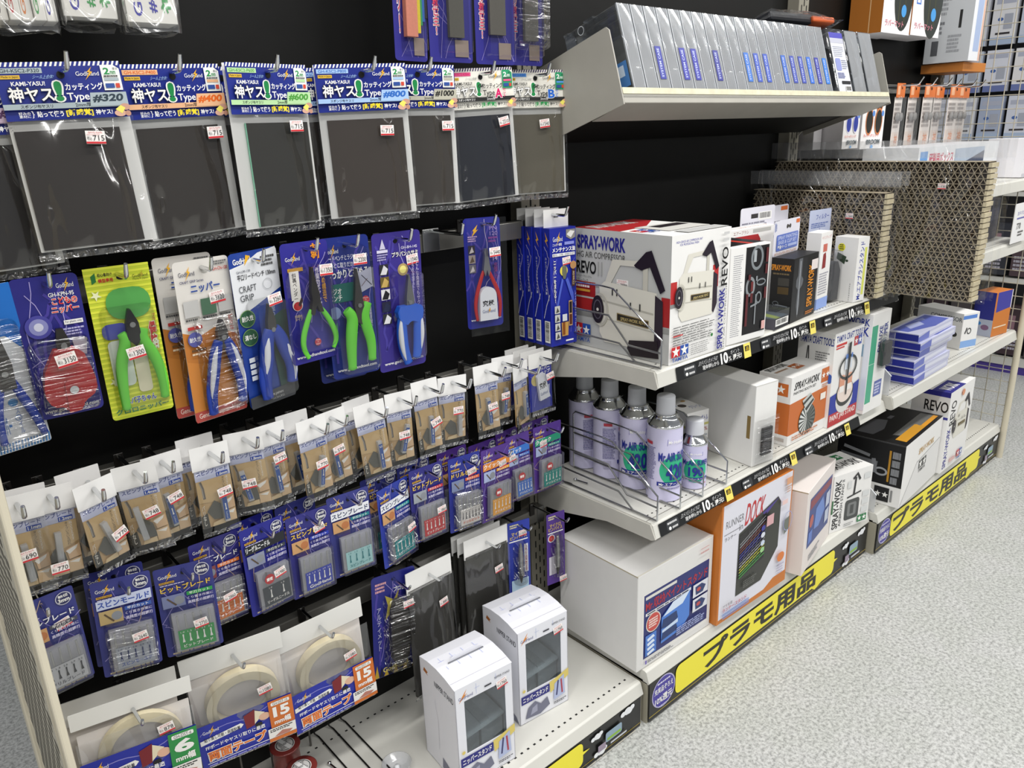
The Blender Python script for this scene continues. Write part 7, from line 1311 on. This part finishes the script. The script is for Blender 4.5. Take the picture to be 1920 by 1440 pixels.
# ------------------------------------------------------------------ nearest base shelf: windowed boxes, red rolls, clear dish
def window_box(p, w, d, h, label, price, first=None):
    if first: return dup(first, (p[0], p[1], p[2] + 0.0006), (0, 0, rad(p[3])), label)
    r = boxroot('windowed_box', label, 'box', p); m = pm('stand_box_white', 'E2E3EA', 0.42)
    b = MB(); t = 0.0012; wx0, wx1, wz0, wz1 = 0.15 * w, 0.86 * w, 0.33 * h, 0.86 * h
    b.box(0, w, d - t, d, 0, h, m); b.box(0, t, 0, d, 0, h, m); b.box(w - t, w, 0, d, 0, h, m); b.box(0, w, 0, d, 0, t, m)
    b.box(0, wx0, 0, t, 0, h, m); b.box(wx1, w, 0, t, 0, h, m); b.box(wx0, wx1, 0, t, 0, wz0, m); b.box(wx0, wx1, 0, t, wz1, h, m)
    b.prism([(0, h), (0, h + 0.001), (d * 0.25, h + 0.0065), (d * 0.5, h + 0.0085), (d * 0.75, h + 0.0065), (d, h + 0.001), (d, h)], 'x', 0, w, m)
    F, L, T = faces(b, w, d, h)
    F.poly([(0.1, 0.1), (0.2, 0.03), (0.16, 0.08), (0.21, 0.07), (0.06, 0.14), (0.12, 0.09)], 'D88A3A'); F.t('GodHand', 0.06, 0.085, 0.3, 0.115, '5A5A8A'); F.l([(0.36, 0.02), (0.36, 0.12)], 0.004, '9AAAD8'); F.l([(0.33, 0.06), (0.42, 0.06)], 0.004, '9AAAD8'); F.l([(0.7, 0.02), (0.7, 0.08)], 0.004, '9AAAD8'); F.t('NIPPER STAND', 0.68, 0.05, 0.95, 0.072, '4A4A52'); F.r(0.5, 0.085, 0.62, 0.1, '3A3A42')
    F.r(0.03, 0.69, 0.6, 0.78, '26287A'); F.t('ニッパースタンド', 0.06, 0.705, 0.57, 0.765, WHITE, 0.03); F.poly([(0.6, 0.68), (1, 0.62), (1, 0.7), (0.62, 0.8)], 'D8C46A'); F.poly([(0.1, 0.95), (0.16, 0.84), (0.3, 0.8), (0.42, 0.86), (0.55, 0.82), (0.6, 0.92), (0.4, 0.97)], '6E7084'); F.poly([(0.2, 0.93), (0.24, 0.86), (0.34, 0.84), (0.34, 0.92)], '9A9CB0'); F.poly([(0.7, 0.72), (0.9, 0.66), (0.92, 0.88), (0.68, 0.9)], 'AEB8D8'); F.l([(0.78, 0.7), (0.74, 0.86)], 0.03, '3A3A6A'); F.l([(0.84, 0.7), (0.86, 0.86)], 0.03, 'A83A4A'); F.tiny(0.68, 0.92, 0.95, 0.95, 2, '3A3A42')
    F.e(0.08, 0.63, 0.03, 0.03, 'D8C46A', 10); F.l([(0.03, 0.3), (0.97, 0.3)], 0.0001, 'C8D0EA')
    L.poly([(0.13, 0.06), (0.24, 0.08), (0.2, 0.1), (0.24, 0.115), (0.1, 0.1)], 'A8642E'); L.t('NIPPER STAND', 0.42, 0.10, 0.95, 0.155, '3A3A42', 0.01); L.poly([(0.5, 0.97), (0.52, 0.86), (0.64, 0.88), (0.9, 0.94), (0.96, 0.99), (0.7, 0.995)], '6E7084'); L.l([(0.4, 0.3), (0.46, 0.5), (0.44, 0.8)], 0.006, 'C4C4CC')
    T2 = Art(b, lambda u, v, o: (u * w, d - v * d, h + 0.001 + 0.0078 * math.sin(math.pi * v) + o), w, d); 
    for u in (0.15, 0.35, 0.55, 0.75): T2.l([(u, 0.3), (u, 0.62)], 0.008, 'BCC4EC'); T2.l([(u - 0.05, 0.4), (u + 0.05, 0.4)], 0.006, 'BCC4EC')
    T2.r(0, 0.88, 1, 0.885, 'C8C8D0'); T2.r(0.2, 0.505, 0.82, 0.53, '6E7076')
    b.build('carton', r, bevel=0.0005)
    b = MB(); b.prism([(0.2 * w, 0), (0.82 * w, 0), (0.8 * w, 0.004), (0.66 * w, 0.011), (0.3 * w, 0.009)], 'y', d * 0.5, d * 0.5 + 0.0008, m); b.build('handle_flap', r, (0, 0, h + 0.008), None)
    b = MB(); g = film('tinted_window', gloss=0.10, rough=0.05, bump=0.08, bscale=9, tint='E6EEF0'); b.add([(wx0 - 0.002, t + 0.0003, wz0 - 0.002), (wx1 + 0.002, t + 0.0003, wz0 - 0.002), (wx1 + 0.002, t + 0.0003, wz1 + 0.002), (wx0 - 0.002, t + 0.0003, wz1 + 0.002)], [(0, 1, 2, 3)], g); b.build('window_film', r)
    b = MB(); b.box(0.12 * w, 0.55 * w, d * 0.3, d * 0.75, 0.002, h * 0.34, pm('tray_grey', 'B4BAC0', 0.5)); b.box(0.56 * w, 0.95 * w, d * 0.25, d * 0.9, 0.002, h * 0.42, pm('tray_grey', 'B4BAC0', 0.5)); b.prism([(0.01 * w, h * 0.34), (0.95 * w, h * 0.42), (0.95 * w, h * 0.44), (0.01 * w, h * 0.36)], 'y', d * 0.2, d * 0.95, pm('tray_pale', 'C4CAD0', 0.4)); b.build('inner_tray', r)
    if price: sticker(r, price, 0.8 * w, 0.86 * h, -0.0014, -10, 1.1)
    return r
wb = window_box((-0.4051, -0.2467, 0.0935, -5.1), 0.1075, 0.1058, 0.1878, 'white windowed box with raised handle slot, the nearer of the two on the base shelf', '1760')
window_box((-0.2446, -0.2095, 0.0935, -5.8), 0, 0, 0, 'white windowed box nearer to the big white carton, handle slot flat', None, wb)
def red_roll(x, y, z, label):
    t = thing('red_roll', label, 'tape roll', (x, y, z)); rr_ = 0.0235; H = 0.046
    b = MB(); b.lathe([(0.002, 0), (rr_, 0), (rr_ + 0.001, 0.001), (rr_, 0.003), (rr_ - 0.002, 0.005), (rr_ - 0.002, H - 0.005), (rr_, H - 0.003), (rr_ + 0.0008, H - 0.001), (rr_ - 0.001, H), (0, H)], pm('red_plastic', '7A322E', 0.25, coat=0.3), 36)
    A = Art(b, face_top(-rr_, rr_, H, 2 * rr_, 2 * rr_), 2 * rr_, 2 * rr_); A.e(0.5, 0.5, 0.33, 0.33, 'D8D6D4', 28); A.e(0.5, 0.5, 0.3, 0.3, '3A3838', 28); A.e(0.5, 0.5, 0.27, 0.27, 'CFCDCB', 28); A.tiny(0.3, 0.3, 0.7, 0.7, 7, '3A3838', 4, 0.5); A.poly([(0.36, 0.22), (0.5, 0.2), (0.66, 0.76), (0.52, 0.8)], 'F0EFEE'); A.tiny(0.44, 0.45, 0.58, 0.55, 2, '4A4A4A')
    b.build('spool', t); return t
red_roll(-0.589, -0.024, 0.1055 + 0.0, 'dark red spool with round white label, by the tape packs above the base shelf'); red_roll(-0.5865, -0.0745, 0.0945, 'dark red spool cut by the lower picture edge, in front of the other spool')
t = thing('spool_stand', 'low black stand under the rear red spool', 'stand', (-0.589, -0.024, 0.0938)); b = MB(); b.lathe([(0.02, 0), (0.02, 0.0112), (0, 0.0112)], pm('stand_black', '1A1A1A', 0.5), 24); b.build('stand_block', t)
t = thing('clear_dish', 'small round clear plastic dish on the base shelf beside the nearer windowed box', 'dish', (-0.4545, -0.1395, 0.0940)); b = MB(); b.lathe([(0.0, 0.001), (0.018, 0.001), (0.0235, 0.012), (0.0245, 0.012), (0.019, 0.0002), (0, 0.0002)], film('dish_plastic', gloss=0.03, rough=0.12, bump=0, haze=0.34, fres=0.12), 32); b.build('dish', t); b = MB(); b.lathe([(0.004, 0.001), (0.004, 0.006), (0, 0.0065)], pm('dish_hub', 'E6E8EC', 0.3), 16); b.build('hub', t)
# low wire rack behind the windowed boxes
t = thing('wire_rack', 'low black wire rack lying on the base shelf between the red rolls and windowed boxes', 'rack', (-0.52, 0, 0.0935))
for k, x in enumerate((0.0, 0.028, 0.052)):
    b = MB(); b.tube([(x, 0.02, 0.055), (x, 0.02, 0.006), (x + 0.004, 0.012, 0.0022), (x + 0.004, -0.26, 0.0022)], 0.0014, pm('black_wire', '1C1B1A', 0.35, 0.5), 6); b.build('wire', t)
for x, l in ((-0.535, 'grey upright wire rising from the base shelf by the orange tape packs'), (-0.603, 'grey upright wire beside the rear red spool'), (-0.652, 'grey upright wire under the middle tape pack')):
    t = thing('upright_wire', l, 'wire', (x, 0.005, 0.0938)); b = MB(); b.tube([(0, 0, 0), (0, 0, 0.085)], 0.0019, pm('dull_wire', '6A6864', 0.4, 0.6), 8); b.build('rod', t)
# ------------------------------------------------------------------ clear cases leaning back on the tilted shelf
def on_tilt(x, y, z):
    return (x, -0.216 + math.cos(TA) * y + math.sin(TA) * z, 1.128 - math.sin(TA) * y + math.cos(TA) * z)
ORD = 'first second third fourth fifth sixth seventh eighth ninth tenth eleventh twelfth thirteenth fourteenth fifteenth sixteenth seventeenth eighteenth nineteenth twentieth'.split()
pale = pm('case_insert', 'D3D8E0', 0.6, noise=0.12, scale=25, stretch=(1, 1, 0.5)); pale2 = pm('case_insert_cream', 'CFC9B4', 0.6)
spine = {2: '2B3394', 4: '2B2F9A', 5: '2B2F9A', 7: '2B2F8A', 10: '2E6AC0', 11: '3450B0', 12: '3450B0', 14: '2F5FB8', 15: '3A4AA4', 16: '3A4AA4', 17: '2C66C8', 18: '32389A', 19: '2C76D0'}
first_case = None
for i in range(20):
    x = 0.040 + i * 0.0318; th = 0.0285
    loc = on_tilt(x, 0.0075, 0.0062); rot = (-TA, 0, 0)
    lab = ORD[i] + ' clear plastic case from the open shelf end' + (', its clear side showing' if i == 0 else (', blue spine label' if i in spine else ', plain spine'))
    t = thing('clear_case', lab, 'plastic case', loc, rot, 'clear cases on the tilted shelf')
    b = MB(); H, D = 0.139, 0.118
    b.box(0, th, 0, D, 0, H, caseplastic)
    b.build('case_shell', t, bevel=0.002)
    b = MB(); b.box(0.0, th, -0.0022, 0.0, 0, H, film('case_spine', gloss=0.20, rough=0.14, bump=0.16, bscale=7, haze=0.33, tint='EEF2F6', stretch=(1, 1, 0.6)))
    for xx in (0.0003, th - 0.0012): b.box(xx, xx + 0.0009, -0.0026, -0.0022, 0, H, pm('case_edge', 'D4D8DE', 0.2))
    b.build('spine', t)
    b = MB(); b.box(th * 0.3, th * 0.8, 0.012, D - 0.012, 0.002, H * (0.62 + 0.25 * ((i * 7) % 3) / 2), pale2 if i in (1, 8) else pale); (b.build('insert', t) if i else None)
    if i in spine:
        b = MB(); b.box(th * 0.24, th * 0.76, -0.0030, -0.0027, H * 0.16, H * 0.54, spine[i]); A = Art(b, face_y(th * 0.24, H * 0.54, th * 0.52, H * 0.38, -0.0030), th * 0.52, H * 0.38); A.t('SYSTEM CASE', 0.28, 0.06, 0.66, 0.94, 'C4CCF0', 0.02, rot=90); b.build('spine_label', t)
    if i == 0:
        b = MB(); L = Art(b, face_xm(-0.0004, D, H, D, H), D, H); L.r(0.5, 0.66, 0.78, 0.98, '5A86B4'); L.r(0.76, 0.62, 0.98, 0.9, '4A7CB8'); L.r(0.8, 0.66, 0.92, 0.78, 'C8D8EA'); L.r(0.34, 0.52, 0.5, 0.72, '6A6E74'); L.t('GD', 0.37, 0.57, 0.47, 0.66, 'C8CCD0', 0.02); L.r(0.42, 0.74, 0.5, 0.84, 'D4D6DA')
        L.ring(0.34, 0.06, 0.06, 0.06, 0.01, 'C8CCD2'); b.build('side_print', t)
        b = MB(); b.box(0.0, 0.012, 0.05, 0.07, H, H + 0.003, caseplastic); b.box(0, 0.012, D - 0.01, D, H - 0.004, H + 0.001, caseplastic); b.build('lid_catch', t)
for k, (x, lab) in enumerate(((0.700, 'clear disc case with white printed card and bar code on the tilted shelf'), (0.772, 'clear disc case behind the bar-coded one'), (0.835, 'last clear disc case at the far end of the tilted shelf, dark disc edge showing'))):
    t = thing('disc_case', lab, 'plastic case', on_tilt(x, 0.0075, 0.0062), (-TA, 0, rad(0)))
    H, D, th = 0.142, 0.11, (0.066, 0.055, 0.06)[k]
    b = MB(); b.box(0, th, 0, D, 0, H, caseplastic); b.build('case_shell', t, bevel=0.003)
    b = MB(); n = 24; b.prism([(D * 0.5 + 0.046 * math.cos(2 * math.pi * q / n), H * 0.5 + 0.052 * math.sin(2 * math.pi * q / n)) for q in range(n)], 'x', th * 0.55, th * 0.7, pm('dark_disc', '34363C', 0.35, 0.4)); b.build('disc', t)
    b = MB(); b.box(th * 0.8, th * 0.97, 0.003, D - 0.004, 0.003, H - 0.004, pm('pale_tray', 'C9CCD0', 0.5)); b.build('tray', t)
    if k == 0:
        b = MB(); b.box(0.004, th - 0.005, -0.0012, -0.0004, 0.003, H - 0.01, 'D4D6DC'); A = Art(b, face_y(0.004, H - 0.01, th - 0.009, H - 0.013, -0.0012), th - 0.009, H - 0.013)
        A.r(0, 0.0, 1, 0.09, '3A38A8'); A.r(0, 0.09, 1, 0.17, 'B4B6C4'); A.tiny(0.1, 0.22, 0.9, 0.4, 6, '9A9EB0', 3, 0.4); A.rr(0.1, 0.42, 0.5, 0.62, '8A92C8', 0.2); A.tiny(0.55, 0.44, 0.95, 0.6, 5, '8A8EA4', 5, 0.4); A.tiny(0.1, 0.65, 0.7, 0.75, 4, '6A70A0', 6); A.r(0.3, 0.79, 0.95, 0.84, '1E1E22'); A.bars(0.5, 0.87, 0.92, 0.97, 8); b.build('printed_card', t)
    else:
        b = MB(); b.box(0.001, th - 0.002, -0.002, -0.0006, 0.002, H - 0.004, film('case_spine')); b.build('spine', t)
t = thing('parts_bag', 'clear bag with black parts and orange card lying on top of the clear cases', 'bag', on_tilt(0.53, 0.07, 0.158), (-TA, 0, rad(-6)))
b = MB(); b.box(0.0, 0.14, -0.045, 0.05, 0.003, 0.022, pm('black_parts', '2A2B30', 0.45, noise=0.3, scale=80)); b.build('black_parts', t, bevel=0.006)
b = MB(); b.box(0.13, 0.205, -0.050, 0.05, 0.004, 0.016, pm('orange_insert', 'D8622A', 0.5)); b.build('orange_card', t, bevel=0.003)
b = MB(); R = random.Random(5); vs = [(-0.012 + 0.23 * i / 8, -0.062 + 0.125 * j / 5, 0.026 + 0.008 * math.sin(math.pi * i / 8) * math.sin(math.pi * j / 5) + R.uniform(-0.002, 0.002) - (0.022 if i in (0, 8) or j in (0, 5) else 0)) for j in range(6) for i in range(9)]
b.add(vs, [(j * 9 + i, j * 9 + i + 1, j * 9 + 10 + i, j * 9 + 9 + i) for j in range(5) for i in range(8)], hazyfilm, True); b.build('plastic_bag', t)

# ------------------------------------------------------------------ far bay: two upper shelves and hanging goods
for S, lab, yf in ((0.905, 'white upper shelf of the far bay behind the larger honeycomb filter', -0.292), (0.722, 'white middle shelf of the far bay, mostly behind the larger honeycomb filter', -0.292)):
    shelf('shelf', lab, 0.9, 1.79, S, yf, (), lip=0.032)
def simple_box(name, label, cat, x, y, z, w, d, h, yaw, col, fn=None, group=None):
    r = boxroot(name, label, cat, (x, y, z, yaw), group); b = MB(); plainbox(b, w, d, h, pm('carton_' + col, col, 0.5)); F, L, T = faces(b, w, d, h)
    if fn: fn(F, L, T)
    b.build('carton', r, bevel=0.001); return r
simple_box('long_white_box', 'long white box with dark blue picture seen over the larger honeycomb filter', 'box', 1.12, -0.215, 0.906, 0.56, 0.14, 0.105, 0, 'E4E6EA', lambda F, L, T: (F.r(0.02, 0.1, 0.1, 0.9, '6AA0DC'), F.t('研削用ボックス', 0.12, 0.15, 0.4, 0.4, 'C83A5A', 0.03), F.tiny(0.12, 0.55, 0.38, 0.9, 3, '8AA0C0'), F.r(0.42, 0.1, 0.8, 0.95, 'A8B8CC'), F.poly([(0.5, 0.5), (0.8, 0.2), (0.8, 0.6), (0.6, 0.7)], '2A3A5A')))
simple_box('white_box', 'white boxed goods at the mesh end of the upper far shelf', 'box', 1.70, -0.28, 0.906, 0.08, 0.1, 0.11, 0, 'E6E4E8', lambda F, L, T: (F.r(0, 0.5, 1, 0.55, 'D8B8C0'), F.tiny(0.1, 0.1, 0.9, 0.4, 3, 'A8A4B8'), F.r(0, 0.9, 1, 1, 'C8C8D0')))
t = thing('price_card', 'white price card standing at the lip of the middle far shelf', 'price card', (1.625, -0.302, 0.7225)); b = MB(); b.box(0, 0.12, 0, 0.002, 0, 0.115, 'ECECEC'); A = Art(b, face_y(0, 0.115, 0.12, 0.115), 0.12, 0.115); A.t('ヨドバシ', 0.2, 0.2, 0.7, 0.3, '4A4AA0', 0.02); A.r(0.2, 0.36, 0.75, 0.4, '6A6AB0'); A.t('770', 0.25, 0.5, 0.55, 0.66, '4A4A4A', 0.02); A.tiny(0.4, 0.7, 0.8, 0.85, 2, '6A6A6A'); b.build('card', t)
simple_box('dark_box', 'dark packaged goods behind the price card on the middle far shelf', 'box', 1.60, -0.22, 0.723, 0.16, 0.14, 0.12, 0, '4A4C60', lambda F, L, T: F.r(0.1, 0.1, 0.5, 0.5, 'C8A0B8'))
# hanging mouse-like black oval packs
def oval(F, L, T):
    F.r(0, 0, 1, 1, 'EDEBEC'); F.t('DESIGN', 0.1, 0.15, 0.26, 0.62, '4A78C8', 0.03, rot=90); F.e(0.68, 0.45, 0.34, 0.62, '2E3330', 30); F.l([(0.55, 0.05), (0.55, 0.85)], 0.008, '6A6A3A'); F.l([(0.75, 0.02), (0.75, 0.9)], 0.008, '6A6A3A'); F.e(0.72, 0.72, 0.09, 0.09, '4A98D8', 16); F.t('ラバーマット', 0.1, 0.84, 0.75, 0.92, 'D88A98', 0.02); L.r(0, 0, 1, 1, 'A8682A'); L.r(0.6, 0, 0.63, 1, 'D8B080')
simple_box('oval_pack', 'hanging white box with black oval and orange-brown side, over the eyewear boxes', 'box', 1.160, -0.07, 1.292, 0.165, 0.085, 0.2, 0, 'E9E7E8', oval)
simple_box('oval_pack', 'second hanging white box with black oval, next toward the tall grey-white box', 'box', 1.328, -0.072, 1.294, 0.185, 0.085, 0.2, 0, 'E9E7E8', oval)
r = simple_box('tall_box', 'tall hanging grey-white box with bar code side above the orange-topped bags', 'box', 1.605, -0.125, 1.2345, 0.075, 0.125, 0.25, -2, 'E2E4E8', lambda F, L, T: (F.r(0.3, 0, 0.8, 0.9, 'A8B8D8'), F.r(0.85, 0, 1, 1, 'E0B8A4'), L.r(0, 0, 1, 1, 'C9CCCF'), L.tiny(0.1, 0.3, 0.5, 0.5, 4, '9A9CA0'), L.r(0.7, 0.45, 0.76, 0.64, '2A2A2A'), L.r(0.15, 0.76, 0.3, 0.92, '5A5C60'), L.tiny(0.1, 0.55, 0.4, 0.7, 3, '7A7C80'), L.tiny(0.5, 0.7, 0.8, 0.9, 5, 'A0A2A6')))
simple_box('orange_tray', 'orange-brown carton edge under the tall hanging box', 'box', 1.62, -0.11, 1.208, 0.16, 0.12, 0.025, -2, 'C27A36')
simple_box('black_pack', 'dark hanging pack with small pale sticker beside the tall grey-white box', 'pack', 1.69, -0.05, 1.255, 0.10, 0.05, 0.2, 0, '26282B', lambda F, L, T: (F.r(0.6, 0.28, 0.85, 0.4, 'D8C4C4'), F.poly([(0.1, 0.9), (0.4, 0.3), (0.5, 0.3), (0.3, 0.95)], '3E4246')))
# eyewear boxes
def eyewear(c1, c2):
    def f(F, L, T):
        F.r(0, 0, 1, 1, 'E9E7E6')
        for u in (0.32, 0.72):
            for v in (0.2, 0.56): F.e(u, v, 0.17, 0.27, c2, 20); F.e(u, v, 0.14, 0.23, c1, 20); F.e(u + 0.16, v - 0.13, 0.06, 0.06, '5A8AD0' if v > 0.3 else 'D86A4A', 10)
        F.t('ラバーグリップ', 0.1, 0.76, 0.8, 0.81, 'D86A5A', 0.02); F.t('BROOM', 0.25, 0.85, 0.85, 0.93, '2E4048', 0.04); F.e(0.5, 0.97, 0.06, 0.04, '6AA8E0', 10); L.r(0, 0, 1, 1, 'BDBBBE')
    return f
simple_box('eyewear_box', 'white box printed with blue ovals, hanging below the tilted shelf end', 'box', 0.985, -0.082, 1.014, 0.085, 0.105, 0.135, 0, 'C9C7C8', eyewear('2E3E9A', 'D8D4E4'))
simple_box('eyewear_box', 'white box printed with black ovals ringed in orange, beside the blue oval box', 'box', 1.082, -0.082, 1.010, 0.125, 0.09, 0.152, 0, 'C9C7C8', eyewear('22221E', 'C87A4A'))
simple_box('eyewear_box', 'grey-sided box hung nearest the slotted upright, before the blue oval box', 'box', 0.94, -0.03, 1.014, 0.04, 0.05, 0.12, 0, 'B4B2B4')
# orange-topped bags
def orange_bag(x, w, y, label, first=None):
    t = thing('orange_topped_bag', label, 'bag pack', (x, y, 1.172)); h = 0.172
    b = MB(); card_body(b, w, 0.036, 'D8743A', 0.002, 0.001, 0); A = Art(b, face_y(-w / 2, 0, w, 0.036), w, 0.036); A.r(0.1, 0.2, 0.4, 0.8, 'E8B08A'); A.e(0.6, 0.35, 0.06, 0.06, '2A1A10', 10); b.build('header_card', t)
    b = MB(); card_body(b, w * 0.94, h - 0.036, 'EEE6E0', 0.001, 0.0006, 0.004, -0.034); A = Art(b, face_y(-w * 0.47, -0.034, w * 0.94, h - 0.036, 0.004), w * 0.94, h - 0.036); A.r(0.05, 0.66, 0.95, 0.98, 'EADCD2'); A.t('神' , 0.4, 0.7, 0.8, 0.94, 'E8A07A', 0.02); A.tiny(0.1, 0.1, 0.9, 0.6, 6, 'BDB4B0', int(x * 100)); b.build('insert_card', t)
    b = MB()
    for k in range(4): b.lathe([(0.0, 0), (0.010, 0.001), (0.011, 0.006), (0.0, 0.008)], pm('white_wheels', 'DAD8D6', 0.4), 14, (k % 2 - 0.5) * w * 0.4, 0); 
    o = b.build('white_parts', t, (0, 0.002, -0.085), (rad(90), 0, 0))
    bag(t, w, h - 0.034, -0.034, -0.006, bulge=0.006, m=hazyfilm, edge=0.001)
    hk = thing('display_hook', 'chrome hook of the orange-topped bag ' + label.split(',')[1].strip(), 'hook', (x, 0.028, 1.166)); b = MB(); b.tube([(0, 0, 0), (0, y - 0.068, 0), (0, y - 0.072, 0.002), (0, y - 0.082, 0.018)], 0.0022, chrome, 8); b.build('peg', hk)
for x, w, y, l in ((1.272, 0.05, -0.09, 'narrow orange-topped bag, first after the black oval eyewear box'), (1.372, 0.06, -0.085, 'orange-topped bag, second after the black oval eyewear box'), (1.437, 0.072, -0.1, 'orange-topped bag, overlapping in front of the second one'), (1.545, 0.06, -0.085, 'orange-topped bag, just below the long gap between pairs'), (1.618, 0.075, -0.1, 'orange-topped bag, next to last before the mesh'), (1.715, 0.08, -0.09, 'orange-topped bag, last before the wire mesh')): orange_bag(x, w, y, l)
t = thing('hook_rail', 'thin dark rail holding the orange-topped bags', 'rail', (1.35, 0, 1.166)); b = MB(); b.box(-0.44, 0.43, 0.010, 0.028, -0.012, 0.012, railgrey); b.build('rail', t)

# ------------------------------------------------------------------ the rack across the far aisle, seen through the mesh
t = thing('far_rack', 'grey rack with purple foot across the far aisle, behind the wire mesh', 'rack', (2.86, 0, 0))
b = MB(); b.box(0, 0.03, -0.42, 1.0, 0.0, 1.75, pm('far_panel', '2A2A2E', 0.6)); b.build('panel', t)
b = MB(); b.box(-0.045, 0.0, -0.42, 1.0, 0.0, 0.035, '4A3A8A'); b.box(-0.05, 0.0, -0.42, 1.0, 0.035, 0.075, shelfmetal); b.build('foot', t)
for z in (0.42, 0.78, 0.98):
    b = MB(); b.box(-0.1, 0.0, -0.42, 1.0, z - 0.015, z, shelfmetal); b.build('ledge', t)
R = random.Random(12)
for row, (z, hh, cols, lab, grp) in enumerate(((1.36, 0.19, ('D4D6DE', 'C4CAD8', 'DEDEE2'), 'pale pack hanging in the top row of the far rack', 'top row of the far rack'), (1.18, 0.16, ('D8DAE4', 'C4CCDA', 'E0DEE0'), 'pale blue-footed pack in the second row of the far rack', 'second row of the far rack'), (0.99, 0.17, ('CFD2DE', 'A8B2C8', 'DADCE2'), 'white and blue pack in the third row of the far rack', 'third row of the far rack'), (0.785, 0.15, ('9A9CB0', '54567A', 'C8C8D0'), 'mixed grey pack on the fourth row of the far rack', 'fourth row of the far rack'), (0.43, 0.22, ('3A3438', '4A3A40', '2E3038'), 'dark pack on the low ledge of the far rack', 'low ledge of the far rack'), (0.085, 0.22, ('32302F', '4A4444', '3A2A30'), 'dark pack on the foot of the far rack', 'foot of the far rack'))):
    for k in range(11):
        y = -0.34 + k * 0.105; w = 0.088; c = cols[(k + row) % 3]
        r = thing('far_pack', lab, 'pack', (2.80, y, z), (0, 0, 0), grp)
        b = MB(); b.box(0, 0.03, -w / 2, w / 2, 0, hh, pm('carton_' + c, c, 0.5)); A = Art(b, face_xm(0, w / 2, hh, w, hh), w, hh)
        if row < 3: A.r(0, 0.85, 1, 1, '6A76A8' if row == 1 else 'A8B8D0'); A.r(0.1, 0.1, 0.9, 0.2, 'B0B4C4'); A.e(0.35, 0.5, 0.12, 0.08, '4A6AA8', 10); A.r(0.5, 0.4, 0.85, 0.7, 'A8ACB8'); A.r(0.2, 0.76, 0.8, 0.8, '3A3638')
        else: A.r(0.1, 0.2, 0.6, 0.5, '8A6A74' if row > 3 else 'C4C4D0'); A.tiny(0.1, 0.6, 0.9, 0.9, 4, 'A8A4B0', k)
        b.build('carton', r)
